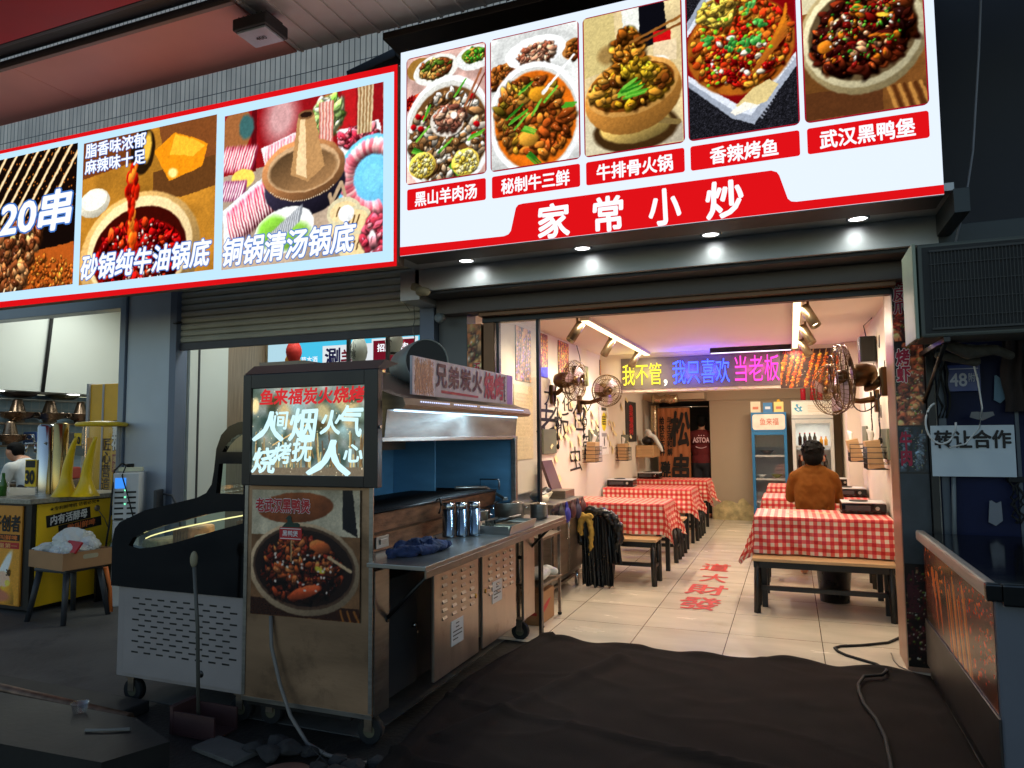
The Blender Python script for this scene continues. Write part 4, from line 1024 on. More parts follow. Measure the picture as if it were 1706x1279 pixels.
# heart shaped paper cutouts along the lower edge of the beam
rg = random.Random(5)
hm = mat("pale paper heart", (214, 190, 184), .7)
for i, x in enumerate((-1.98, -1.86, -1.62, -1.42, -1.30, -1.18, -1.06, -.95, -.84, -.55, -.47, -.39)):
    s = MB(); pts = [(.032 * (16 * math.sin(t) ** 3) / 16, .03 * (13 * math.cos(t) - 5 * math.cos(2 * t) - 2 * math.cos(3 * t) - math.cos(4 * t)) / 16) for t in [2 * math.pi * k / 18 for k in range(18)]]
    zz = 2.0 + rg.uniform(-.012, .012); a = rg.uniform(-.3, .3)
    s.prism(pts, lambda u, v, d, x=x, zz=zz, a=a: (x + u * math.cos(a) - v * math.sin(a), d, zz + u * math.sin(a) + v * math.cos(a)), 9.040, 9.049)
    solo("paper_heart", s, hm, "small pale heart of paper stuck along the lower edge of the neon beam", "paper cutout", "paper hearts on the beam")
def skew_pic(A, seed, bgc=(60, 34, 26), pal=((206, 96, 24), (226, 130, 40), (170, 66, 20)), ang=1.9, n=9, big=1.):
    p = Pic(A, 110, bgc, seed); p.grain(.6, 9); rg = p.rg
    for i in range(n):
        x = A * (i + .5) / n + rg.uniform(-.03, .03); y0 = rg.uniform(.0, .25); y1 = rg.uniform(.75, 1.02); dx = (y1 - y0) * math.cos(ang) * .8
        p.line((x - dx * .5, y0 - .15), (x + dx * .6, y1 + .1), .008, (214, 180, 120))
        for k in range(13):
            t = k / 12; p.chunks(x - dx * .5 + dx * t, y0 + (y1 - y0) * t, .02 * big, .03, 4, .022 * big, .04 * big, pal, 1.6)
    p.chunks(A / 2, .5, A / 2, .5, 60, .005, .010, [(240, 210, 170), (90, 20, 14), (120, 150, 60)])
    return p
def poster(label, o, u, v, w, h, pic, m=prt, group=None, name="poster", depth=.006):
    t = thing(name, label, "poster", tuple(o), group); u, v = V(u), V(v); n = u.cross(v); o = V(o)
    s = MB(); fn = lambda a, b, d: o + u * a + v * b + n * d
    s.prism([(0, 0), (w, 0), (w, h), (0, h)], lambda a, b, d: tuple(fn(a, b, d)), 0, depth); part("backing", s, blackp, t)
    part("photo", pic.mesh("photo", tuple(o + n * (depth + .001)), u, v, w, h), m, t); return t
poster("orange grilled skewer poster at the right end of the neon beam", (-.09, 9.045, 1.955), X_, Z_, .64, .46, skew_pic(1.39, 21))
text("小烤肉", (-.06, 9.034, 2.36), X_, Z_, .22, .045, inkr, bpy.data.objects["poster"], bold=.02)

# ------------------------------------------------------------------ things on the left wall
fire = lambda sd: skew_pic(.62, sd, (120, 40, 14), ((226, 96, 20), (240, 150, 40), (190, 50, 16), (250, 190, 70)), 1.75, 6)
for y, wd, z0, h, sd, lab in ((6.60, .26, 2.0, .44, 31, "tall orange grill poster on the left wall, seen next to the glazing post"), (7.22, .38, 2.02, .42, 32, "tall orange grill poster on the left wall behind the first fan"), (9.0, .04 + .0, 2.2, .2, 33, "small orange poster on the left wall under the neon beam end")):
    pic = fire(sd)
    if sd == 31:
        p_ = pic; p_.poly([(0, .8), (.62, .74), (.62, 1), (0, 1)], (40, 50, 220))
    poster(lab, (-2.298, y, z0), Y_, Z_, wd, h, pic)
poster("faded orange and violet skewer poster seen through the side glass", (-2.298, 5.95, 1.92), Y_, Z_, .40, .5, skew_pic(.8, 34, (196, 150, 110), ((176, 110, 60), (150, 110, 190), (206, 140, 80)), 1.8, 6))
pp = Pic(.72, 60, (214, 196, 160), 5)
for k in range(16): pp.line((.1, .12 + k * .05), (.1 + pp.rg.uniform(.3, .5), .12 + k * .05), .006, (190, 170, 136))
poster("plain pale menu sheet on the wall behind the side glass", (-2.298, 5.9, 1.2), Y_, Z_, .5, .68, pp, depth=.003)
wp = Pic(.85, 120, (222, 222, 214), 7); wp.poly([(.2, .0), (.65, .0), (.65, .06), (.2, .06)], (60, 60, 50)); wp.ell(.42, .30, .22, .2, (220, 206, 40), 0, .05); wp.poly([(.25, .2), (.6, .2), (.6, .4), (.25, .4)], (220, 206, 40))
for k in range(4): wp.line((.28, .2 + k * .05), (.58, .2 + k * .05), .014, (40, 38, 20))
wp.poly([(.2, .54), (.66, .54), (.66, .62), (.2, .62)], (150, 150, 150)); wp.ell(.43, .72, .05, .1, (30, 26, 34), 0, .1); wp.line((.25, .86), (.62, .86), .008, (60, 60, 60))
poster("white instruction sheet with a yellow hexagon on the left wall", (-2.298, 8.93, 1.16), Y_, Z_, .5, .62, wp, depth=.003)
bn = thing("wall_banner", "black hanging banner with red characters on the left wall past the second fan", "banner", (-2.28, 10.9, 1.3))
part("cloth", MB().box(-2.298, 10.5, 1.31, -2.285, 11.25, 1.93, .003), mat("charcoal banner cloth", (48, 44, 42), .8), bn)
text("鱼来福烧烤", (-2.284, 10.70, 1.42), Y_, Z_, .30, .46, inkr, bn, bold=.03, vertical=True)
def basket(side, y, z, label, bl, tilt=0.):
    x = -2.292 if side < 0 else .732; dx = 1 if side < 0 else -1
    t = thing("wire_basket", label, "basket", (x, y, z), "wire baskets on the walls")
    s = MB()
    for k in range(5):
        zz = z + .045 * k
        s.tube([(x, y - .15, zz), (x + dx * .16, y - .15, zz), (x + dx * .16, y + .15, zz), (x, y + .15, zz)], .0035, 5)
    for yy in np.linspace(-.15, .15, 7): s.tube([(x + dx * .005, y + yy, z), (x + dx * .16, y + yy, z), (x + dx * .16, y + yy, z + .18)], .0035, 5)
    part("wire_frame", s, blackm, t)
    q = thing("tissue_box", bl, "tissue box", (x + dx * .085, y, z + .006), "wooden tissue boxes")
    M = Matrix.Translation((x + dx * .085, y, z + .006)) @ Matrix.Rotation(tilt, 4, 'Y')
    s = MB(M); s.box(-.055, -.11, 0, .055, .09, .23, .005); part("box_body", s, wood, q)
    part("tissue", blob([('t', [tuple(M @ V((0, 0, .23)))+ (.02,), tuple(M @ V((.01, .02, .29))) + (.026,), tuple(M @ V((-.01, .03, .32))) + (.012,)])], .008, "tissue"), mat("tissue paper", (230, 226, 220), .9), q)
basket(-1, 8.25, 1.10, "wire basket on the left wall below the nearer grey plate", "wooden tissue box in the nearer left wall basket", .05)
basket(-1, 9.95, 1.06, "wire basket on the left wall beside the black banner", "wooden tissue box in the farther left wall basket", -.05)
basket(1, 8.35, 1.12, "wire basket on the right wall, the farther one", "wooden tissue box in the farther right wall basket, tipped outward", -.22)
basket(1, 6.6, 1.12, "wire basket on the right wall, the nearer one", "wooden tissue box in the nearer right wall basket, tipped outward", -.12)
gp = mat("grey green order plate", (112, 116, 98), .5)
for x, y, z, lab in ((-2.298, 6.66, 1.23, "grey green plate on the left wall right by the glazing post"), (-2.298, 8.40, 1.23, "grey plate on the left wall above the nearer basket"), (-2.298, 10.2, 1.17, "grey plate on the left wall above the farther basket"), (.718, 8.1, 1.24, "grey green plate on the right wall above the farther basket"), (.718, 6.4, 1.20, "grey green plate on the right wall above the nearer basket")):
    s = MB(); s.box(x, y, z, x + .02, y + .42, z + .25, .004); solo("wall_plate", s, gp, lab, "plate", "grey wall plates")
s = MB(); s.obox((-2.18, 6.58, 1.03), (.03, .3, .30), (0, -.35, 0), .004); solo("menu_board", s, mat("purple brown board", (96, 66, 66), .5), "dark purple menu board leaning above the steel cabinet", "board")
for x, y, z, side, lab in ((-2.29, 7.85, 1.98, 1, "small black speaker on the left wall behind the fans"), (.60, 7.1, 2.05, 1, "black speaker on a chain on the right wall")):
    t = thing("wall_speaker", lab, "speaker", (x, y, z), "black wall speakers")
    s = MB(); s.box(x, y - .1, z, x + .13, y + .1, z + .23, .008); part("cabinet", s, blackp, t)
    s = MB(); s.box(x + .01, y - .108, z + .01, x + .12, y - .101, z + .22, .003); part("grille", s, mat("speaker cloth", (40, 38, 36), .9, 0, .3, 120), t)
    s = MB(); s.tube([(x + .065, y, z + .23), (x + .05, y + .02, z + .34), (x + .02 if x < 0 else x + .12, y, 2.455)], .005, 6); part("hanger", s, blackm, t)
# paper notes
rg = random.Random(12); nm = mat("cream paper note", (232, 212, 160), .8, 0, .1, 20)
for i in range(58):
    y = rg.choice([rg.gauss(7.4, .35), rg.gauss(8.35, .35), rg.gauss(9.9, .5)]); z = min(max(rg.gauss(1.45, .26), .8), 1.95)
    if abs(y - 8.25) < .2 and z < 1.5: z += .35
    a = rg.uniform(-.6, .6); M = Matrix.Translation((-2.296, y, z)) @ Matrix.Rotation(a, 4, 'X')
    s = MB(M); s.prism([(-.035, -.035), (.035, -.035), (.035, .035), (-.035, .035)], lambda u, v, d, k=rg.uniform(.01, .04): (d + (k if v < 0 else 0), u, v), 0, .002)
    solo("paper_note", s, nm, "small cream paper note stuck on the left wall among the black characters", "paper note", "paper notes on the left wall")
for i, (y, z) in enumerate(((6.5, 1.95), (6.8, 2.2), (7.3, 2.1), (7.6, 1.75), (6.9, 1.6), (8.3, 1.7))):
    s = MB(Matrix.Translation((.737, y, z)) @ Matrix.Rotation(.5 * math.sin(i * 2.2), 4, 'X')); s.prism([(-.02, -.05), (.02, -.05), (.0, .06)], lambda u, v, d: (d, u, v), -.004, .002)
    solo("bird_decal", s, inkb, "small black bird decal on the right wall", "decal", "black bird decals on the right wall")

# ------------------------------------------------------------------ wall fans
clear_b = mat("pale smoked fan blade", (196, 170, 180), .25, .1, .1, 8)
def fan(c, face, r, base, label, tiltz=-.08):
    t = thing("wall_fan", label, "fan", tuple(base), "bronze wall fans"); c = V(c); f = V((math.cos(face), math.sin(face), tiltz)).normalized(); base = V(base)
    ref = f.cross(Z_).normalized(); up = ref.cross(f)
    s = MB()
    for rr_, off in ((r, 0), (r * .97, .035), (r * .97, -.035), (r * .7, .062), (r * .42, .075), (r * .7, -.055)): s.ring(c + f * off, rr_, .0035 if rr_ < r else .005, f, 36, 5)
    for k in range(40):
        t_ = 2 * math.pi * k / 40; d = ref * math.cos(t_) + up * math.sin(t_)
        s.tube([c + f * .08 + d * r * .12, c + f * .072 + d * r * .5, c + f * .045 + d * r * .88, c + d * r, c - f * .045 + d * r * .88, c - f * .06 + d * r * .3], .0018, 4)
    part("guard", s, bronze, t)
    s = MB(); s.lathe([(0, .086), (r * .12, .084), (r * .12, .078), (0, .077)], c, 16, f); part("badge", s, bronze, t)
    for k in range(3):
        s = MB(); A = []
        for j in range(7):
            q = j / 6; rad = r * (.14 + .72 * q); a0 = 2 * math.pi * k / 3 + .25 * q; wd_ = .55 - .18 * q
            row = []
            for m_ in range(4):
                a = a0 + wd_ * (m_ / 3 - .5) * 1.6; row.append(s.p(c + (ref * math.cos(a) + up * math.sin(a)) * rad + f * (.022 * (m_ / 1.5 - 1))))
            A.append(row)
        for j in range(6):
            for m_ in range(3): s.face([A[j][m_], A[j][m_ + 1], A[j + 1][m_ + 1], A[j + 1][m_]], True)
        part("blade", s, clear_b, t)
    s = MB(); s.lathe([(0, .03), (.05, .03), (.05, -.03), (.0, -.031)], c, 16, f); part("hub", s, bronze, t)
    mc = c - f * .07
    s = MB(); s.lathe([(0, 0), (.075, 0), (.082, -.03), (.08, -.10), (.06, -.15), (.0, -.168)], mc, 22, f); part("motor", s, bronze, t)
    j = c - f * .16 - Z_ * .10
    s = MB(); s.tube([c - f * .16 - Z_ * .06, j, (j + base) / 2 - Z_ * .02, base], [.022, .026, .024, .03], 10); part("arm", s, bronze, t)
    wx = V((1 if base.x > -.5 else -1, 0, 0)); s = MB(); s.obox(base + wx * .015 - Z_ * .02, (.05, .12, .2), bev=.012); part("base_plate", s, bronze, t)
    s = MB(); pts = []
    for k in range(13):
        q = k / 12; pts.append(c - f * .2 + (base - (c - f * .2)) * q - Z_ * (.16 * math.sin(math.pi * q)) + ref * .04 * math.sin(5 * q))
    s.tube(pts, .006, 6); part("cord", s, rubber, t)
fan((-2.02, 6.9, 1.97), R(-12), .205, (-2.28, 7.0, 1.86), "bronze wall fan on the left wall, nearer one, turned edge-on to the aisle")
fan((-1.92, 7.85, 1.92), R(-50), .18, (-2.28, 8.0, 1.80), "bronze wall fan on the left wall, farther one, facing the street")
fan((.36, 5.62, 1.82), R(186), .235, (.60, 5.5, 1.79), "large bronze wall fan on the right wall nearest the street, seen edge-on")
fan((.36, 7.0, 1.81), R(222), .23, (.715, 7.05, 1.72), "large bronze wall fan behind the nearest right one, facing the aisle")
for y, z0, z1, x, lab in ((7.1, 1.3, 1.8, -2.27, "coiled black fan cord hanging below the nearer left fan"), (8.1, 1.4, 1.75, -2.27, "coiled black fan cord hanging below the farther left fan"), (6.7, 1.35, 1.75, .7, "black cord dangling on the right wall above the nearer basket"), (7.4, 1.4, 1.8, .71, "black cord dangling on the right wall between the plates")):
    s = MB(); pts = [(x, y + .02 * math.sin(k * .9), z1 + (z0 - z1) * k / 16) for k in range(17)]; s.tube(pts, .006, 6)
    if x < 0:
        for q in (-1, 1): s.tube([(x + .01, y + q * .10 * math.sin(k * .52), (z0 + z1) / 2 + .09 * math.cos(k * .52) * (.5 + .5 * q * .3)) for k in range(13)], .006, 6)
    s.ell((x, y, z0), (.016, .016, .03)); solo("fan_cord", s, rubber, lab, "cord", "fan cords on the walls")

# ------------------------------------------------------------------ fridges at the back
def shelf_grid(t, x0, x1, y0, y1, z, m):
    s = MB(); s.box(x0, y0, z, x1, y0 + .012, z + .03); s.box(x0, y0 + .0125, z + .008, x1, y1, z + .016); part("shelf", s, m, t)
fb = thing("display_fridge", "blue framed glass door fridge with a white header sign at the back wall", "fridge", (-.30, 11.95, .006)); fy = 11.68
bm_ = mat("blue fridge enamel", (38, 110, 160), .4, 0, .06, 6)
s = MB(); s.box(-.57, fy + .02, .01, -.545, 12.28, 1.75); s.box(-.08, fy + .02, .01, -.055, 12.28, 1.75); s.box(-.5445, 12.25, .01, -.0805, 12.28, 1.75); s.box(-.5445, fy + .02, .01, -.0805, 12.249, .1); s.box(-.5445, fy + .02, 1.72, -.0805, 12.249, 1.75); part("cabinet", s, bm_, fb)
s = MB(); s.box(-.5445, 12.235, .1, -.0805, 12.249, 1.45); part("liner", s, whitep, fb)
s = MB()
for a, b_, c_, d_ in ((-.57, -.525, .05, 1.45), (-.10, -.055, .05, 1.45), (-.5245, -.1005, .05, .10), (-.5245, -.1005, 1.40, 1.45)): s.box(a, fy - .02, c_, b_, fy + .015, d_, .004)
dr = part("door_frame", s, bm_, fb)
s = MB(); s.box(-.524, fy - .002, .101, -.101, fy + .002, 1.399); part("door_glass", s, glass, dr)
s = MB(); s.box(-.57, fy - .02, 1.455, -.055, fy + .015, 1.75, .004); hd = part("header", s, bm_, fb)
part("header_plate", flat(rrect(-.55, 1.48, -.075, 1.72, .04), fy - .023), mat("white header acrylic", (226, 214, 202), .3), hd)
text("鱼来福", (-.44, fy - .024, 1.55), X_, Z_, .27, .11, mat("thin red ink", (196, 90, 60), .5), hd, bold=-.01)
for z in (.35, .70, 1.06): shelf_grid(fb, -.54, -.085, fy + .04, 12.2, z, whitep)
fw_ = thing("display_fridge", "white glass door drinks fridge with a patterned header behind the seated man", "fridge", (.31, 11.95, .006))
s = MB(); s.box(.02, fy + .02, .01, .05, 12.28, 1.92); s.box(.57, fy + .02, .01, .60, 12.28, 1.92); s.box(.0505, 12.25, .01, .5695, 12.28, 1.92); s.box(.0505, fy + .02, .01, .5695, 12.249, .16); s.box(.0505, fy + .02, 1.88, .5695, 12.249, 1.92); part("cabinet", s, whitep, fw_)
s = MB()
for a, b_, c_, d_ in ((.02, .07, .1, 1.63), (.55, .60, .1, 1.63), (.0705, .5495, .1, .16), (.0705, .5495, 1.57, 1.63)): s.box(a, fy - .02, c_, b_, fy + .015, d_, .004)
dr = part("door_frame", s, whitep, fw_)
s = MB(); s.box(.071, fy - .002, .161, .549, fy + .002, 1.569); part("door_glass", s, glass, dr)
s = MB(); s.box(.02, fy - .03, 1.645, .60, fy + .015, 1.92, .006); hd = part("header", s, whitep, fw_)
hp = Pic(2.2, 60, (222, 222, 214), 3)
for x, y in ((.35, .35), (.5, .55), (.28, .6)): hp.ell(x, y, .2, .09, (60, 150, 190), x * 3, .2); hp.ell(x + .05, y, .1, .05, (226, 232, 232), x * 3, .2)
for k in range(5): hp.line((.9, .3 + .12 * k), (2.05, .25 + .12 * k), .025, (206, 196, 176))
part("header_print", hp.mesh("header_print", (.03, fy - .0325, 1.70), X_, Z_, .56, .20), prt, hd)
for z in (.45, .82, 1.20): shelf_grid(fw_, .055, .565, fy + .05, 12.2, z, whitep)
s = MB(); s.box(.055, 12.2, 1.86, .565, 12.22, 1.875); 
lamp('AREA', (.31, 11.9, 1.55), 3, (1, .95, .85), fw_, (.31, 12.0, .2), .4, sy=.05)
def bottle(x, y, z, h, r, m, label, grp, cap=None):
    t = thing("bottle", label, "bottle", (x, y, z), grp)
    s = MB(); s.lathe([(0, 0), (r, .003), (r, h * .62), (r * .45, h * .8), (r * .4, h * .95), (0, h * .95)], (x, y, z), 14); part("bottle_body", s, m, t)
    s = MB(); s.lathe([(r * .46, h * .93), (r * .46, h), (0, h)], (x, y, z), 12); part("cap", s, cap or inkr, t)
dkg = mat("dark brown bottle glass", (50, 26, 16), .12); org = mat("yellow juice bottle", (226, 160, 40), .25); rdb = mat("pinkish red bottle", (206, 36, 60), .25)
for i in range(4): bottle(.13 + .07 * i, 11.8, 1.231, .2, .028, dkg, "dark bottle standing on the top shelf of the white fridge", "dark bottles in the white fridge")
for i in range(2): bottle(.43 + .065 * i, 11.8, 1.231, .14, .026, org, "yellow juice bottle on the top shelf of the white fridge", "yellow bottles in the white fridge")
for i in range(5): bottle(.12 + .09 * i, 11.85, .851, .24, .03, dkg, "dark bottle standing on the middle shelf of the white fridge", "dark bottles on the middle shelf")
for i, x in enumerate((.20, .34, .44)): bottle(x, 11.95, 1.92, .30, .04, rdb, "pinkish red bottle standing on top of the white fridge", "red bottles on the white fridge")
def bowl(x, y, z, r, m, label, name="bowl", grp="bowls in the blue fridge"):
    s = MB(); s.lathe([(r * .4, 0), (r * .5, .01), (r, r * .6), (r * .95, r * .6), (r * .45, .02), (0, .02)], (x, y, z), 18); solo(name, s, m, label, "bowl", grp)
bowl(-.36, 11.9, 1.091, .11, mat("dark bowl", (60, 44, 36), .4), "dark bowl on the top shelf of the blue fridge")
bowl(-.44, 11.85, .731, .08, whitep, "white bowl on the middle shelf of the blue fridge")
bowl(-.22, 11.9, .731, .09, mat("green bowl", (110, 130, 70), .5), "green filled bowl on the middle shelf of the blue fridge")
bowl(-.24, 11.9, .381, .12, mat("tan bowl", (190, 150, 100), .5), "tan basin on the lower shelf of the blue fridge")
for x, w_, h_, c_, lab in ((-.50, .15, .17, (222, 206, 176), "cream carton standing on the blue fridge, leftmost of three"), (-.32, .14, .15, (60, 120, 170), "blue carton standing on the blue fridge between two pale ones"), (-.16, .14, .16, (236, 210, 130), "yellow gift box with a knot on top of the blue fridge")):
    t = thing("carton", lab, "box", (x, 11.8, 1.751), "cartons on the blue fridge")
    s = MB(); s.box(x - w_ / 2, 11.72, 1.752, x + w_ / 2, 11.85, 1.752 + h_, .004); part("carton_body", s, mat("carton print", c_, .5), t)
    s = MB(); s.box(x - w_ * .28, 11.716, 1.80, x + w_ * .28, 11.7195, 1.84); part("print_band", s, mat("carton band", (206, 120, 90) if c_[0] > 100 else (206, 214, 226), .5), t)
    if c_[0] == 236: part("knot", MB().ell((x, 11.78, 1.752 + h_ + .015), (.03, .03, .025)), mat("gold ribbon", (226, 176, 60), .4), t)

# ------------------------------------------------------------------ left foreground of the room
sc = thing("steel_cabinet", "low stainless worktable cabinet standing inside the doorway by the left glass", "cabinet", (-2.08, 6.15, .006))
s = MB(); s.box(-2.27, 5.72, .16, -1.90, 6.62, .80, .004); part("cabinet_body", s, steel, sc)
s = MB(); s.box(-2.28, 5.70, .802, -1.87, 6.64, .835, .006); part("worktop", s, steel, sc)
s = MB(); s.box(-2.285, 5.72, .8355, -2.25, 6.62, .90, .003); part("splashback", s, steel, sc)
for y0 in (5.74, 6.19):
    s = MB(); s.box(-1.898, y0, .20, -1.884, y0 + .42, .77, .003); dd = part("door", s, steel_d, sc); s = MB(); s.tube([(-1.884, y0 + .37, .5), (-1.862, y0 + .37, .51), (-1.862, y0 + .37, .66), (-1.884, y0 + .37, .67)], .006, 6); part("handle", s, chrome, dd)
for x in (-2.23, -1.93):
    for y in (5.77, 6.57):
        s = MB(); s.cyl((x, y, .006), (x, y, .16), .018); part("leg", s, chrome, sc)
s = MB(); s.box(-2.22, 5.8, .10, -1.93, 6.55, .12); part("undershelf", s, steel_d, sc)
part("cluttered_bag", blob([('e', (-2.1, 6.0, .88), (.09, .10, .05)), ('e', (-2.06, 6.08, .91), (.05, .06, .05))], .012, "b"), bagb, None)
o = bpy.data.objects["cluttered_bag"]; tag(o, "crumpled black bag lying on the steel cabinet worktop", "bag"); o.name = "plastic_bag"
tag(link("paper_scrap", blob([('e', (-2.0, 5.84, .87), (.04, .07, .035)), ('t', [(-2.0, 5.9, .88, .03), (-1.96, 5.93, .92, .014)])], .01, "p"), paper), "crumpled white paper on the steel cabinet beside the black bag", "paper")
s = MB(); s.box(-2.2, 6.3, .8355, -1.95, 6.6, .905, .006); solo("food_box", s, steel_d, "flat steel box on the far end of the cabinet worktop", "box")
rg = random.Random(3)
for i, (c_, lab) in enumerate((((40, 40, 46), "dark pouch hanging on the steel cabinet front, nearest the street"), ((36, 40, 150), "blue pouch hanging on the steel cabinet front"), ((70, 24, 30), "dark red pouch hanging on the steel cabinet front"), ((44, 40, 70), "dark violet pouch hanging on the steel cabinet front"), ((90, 40, 40), "brown red pouch hanging nearest the gingham table"))):
    y = 5.84 + .17 * i; tag(link("pouch", blob([('e', (-1.845, y, .74 - .02 * (i % 2)), (.028, .07, .07)), ('t', [(-1.85, y, .8, .02), (-1.85, y, .83, .012)])], .01, "p"), mat("pouch cloth", c_, .6, 0, .3, 20)), lab, "pouch", "pouches on the steel cabinet")
# heap of black garments by the first bench
def pleats(x0, x1, y, z0, z1, amp, n, ph, lean=0.):
    s = MB(); A = []
    for i in range(n + 1):
        q = i / n; x = x0 + (x1 - x0) * q; row = []
        for j in range(9):
            t = j / 8; k = .35 + .65 * t
            row.append(s.p((x + .02 * math.sin(t * 5 + i) * .3 + lean * t, y + amp * k * math.sin(i * 1.25 + ph) + .03 * (1 - t) * math.sin(i * .4), z1 + (z0 - z1) * t + .012 * math.sin(i * .8) * t)))
        A.append(row)
    for i in range(n):
        for j in range(8): s.face([A[i][j], A[i + 1][j], A[i + 1][j + 1], A[i][j + 1]], True)
    return s
ga = thing("black_aprons", "heap of black pleated aprons hanging down to the floor beside the nearest left bench", "clothes", (-1.68, 6.6, .01))
part("apron_cloth", pleats(-1.87, -1.58, 6.50, .02, .66, .026, 34, 0, .02), bagb, ga); part("apron_cloth", pleats(-1.78, -1.53, 6.56, .05, .60, .03, 30, 2, -.05), bagb, ga); part("apron_cloth", pleats(-1.64, -1.50, 6.50, .24, .64, .03, 14, 1, .03), bagb, ga)
hp_ = blob([('e', (-1.72, 6.55, .70), (.13, .09, .035)), ('t', [(-1.86, 6.52, .66, .05), (-1.78, 6.50, .71, .045), (-1.66, 6.50, .70, .05), (-1.56, 6.50, .66, .05)]), ('t', [(-1.60, 6.50, .68, .05), (-1.51, 6.50, .58, .055), (-1.50, 6.50, .46, .045), (-1.53, 6.5, .36, .03)]), ('t', [(-1.84, 6.5, .68, .04), (-1.88, 6.48, .54, .04), (-1.86, 6.48, .42, .03)])], .010, "h")
for v in hp_.vertices: q = v.co.copy(); v.co += v.normal * (.030 * abs(mnoise.noise(q * 13)) + .018 * abs(mnoise.noise(q * 29)) - .014)
part("apron_heap", hp_, bagb, ga)
yb = blob([('t', [(-1.86, 6.43, .68, .03), (-1.80, 6.42, .66, .035), (-1.74, 6.42, .67, .028)]), ('t', [(-1.84, 6.42, .66, .03), (-1.85, 6.42, .54, .034), (-1.83, 6.42, .50, .02)]), ('t', [(-1.77, 6.42, .66, .03), (-1.74, 6.42, .52, .03), (-1.75, 6.42, .38, .022), (-1.77, 6.42, .32, .01)])], .008, "y")
for v in yb.vertices: q = v.co.copy(); v.co += v.normal * (.022 * abs(mnoise.noise(q * 22)) - .008)
tag(link("yellow_cloth", yb, mat("mustard yellow cloth", (176, 140, 60), .8, 0, .2, 9)), "mustard yellow cloth bag hanging over the black aprons", "cloth")
# trash bin under the nearest right bench
tbn = thing("trash_bin", "black plastic bin standing under the nearest right table", "bin", (.30, 6.66, .006))
s = MB(); s.lathe([(0, 0), (.115, 0), (.145, .36), (.155, .37), (.15, .375), (.138, .37), (.11, .02), (0, .02)], (.30, 6.66, .006), 24); part("bin_body", s, blackp, tbn)
s = MB(); s.ring((.30, 6.66, .38), .15, .012); part("rim", s, bagb, tbn)
# floor cable
s = MB(); pts = [(.72, 5.80, .012), (.676, 5.645, .014), (.56, 5.44, .014), (.40, 5.32, .014), (.256, 5.243, .014), (.22, 5.19, .014), (.235, 5.12, .014), (.279, 5.049, .014), (.36, 4.98, .014), (.436, 4.919, .014), (.475, 4.80, .022), (.471, 4.704, .045), (.435, 4.606, .045), (.339, 4.55, .045), (.30, 4.42, .04), (.293, 4.29, .04), (.301, 4.117, .038), (.337, 3.931, .036), (.353, 3.723, .034), (.345, 3.476, .034), (.33, 3.2, .034), (.36, 2.8, .034)]
s.tube(pts, .009, 8); solo("floor_cable", s, rubber, "thick black cable looping from the right jamb over tiles and carpet", "cable")
s = MB(); s.tube([(.55, 5.2, .012), (.545, 5.05, .012), (.56, 4.93, .012), (.60, 4.86, .012), (.68, 4.74, .012), (.78, 4.6, .012)], .004, 6); solo("thin_wire", s, mat("grey wire", (120, 110, 100), .5), "thin grey wire curling round the foot of the door jamb", "wire")
# ------------------------------------------------------------------ barbecue cart
ct_ = thing("barbecue_cart", "stainless steel street barbecue cart with a hood, grill bay coloured like blue LED light and louvred doors", "food cart", (-2.15, 3.8, 0))
def sheet_box(a, m, name, par=None, bev=.004):
    s = MB(); s.box(*a, bev); return part(name, s, m, par or ct_)
front_steel = mat("stained front steel with warm light tint", (158, 128, 102), .40, .75, .28, 1.6, .05, 30, (1, 1, 3))  # base brown carries the warm light; the blotches are stains
sheet_box((-2.53, 2.824, .15, -1.801, 2.84, 1.182), front_steel, "front_panel")
s = MB(); s.box(-2.535, 2.82, .145, -1.795, 2.8235, .165); s.box(-2.535, 2.82, .17, -2.515, 2.8235, 1.18); s.box(-1.815, 2.82, .17, -1.795, 2.8235, 1.18); part("corner_trim", s, steel, ct_)
sheet_box((-1.803, 2.841, .15, -1.795, 2.968, .80), steel, "side_panel")
sheet_box((-2.52, 2.842, .12, -1.92, 4.80, .80), blackm, "carcass", bev=0)
sheet_box((-1.915, 2.975, .12, -1.9, 3.42, .70), grey_d, "recessed_door")
s = MB(); s.cyl((-1.9, 3.38, .42), (-1.88, 3.38, .42), .012, n=12); part("lock", s, chrome, ct_)
sheet_box((-2.53, 2.842, .815, -1.79, 4.82, .845), steel, "counter")
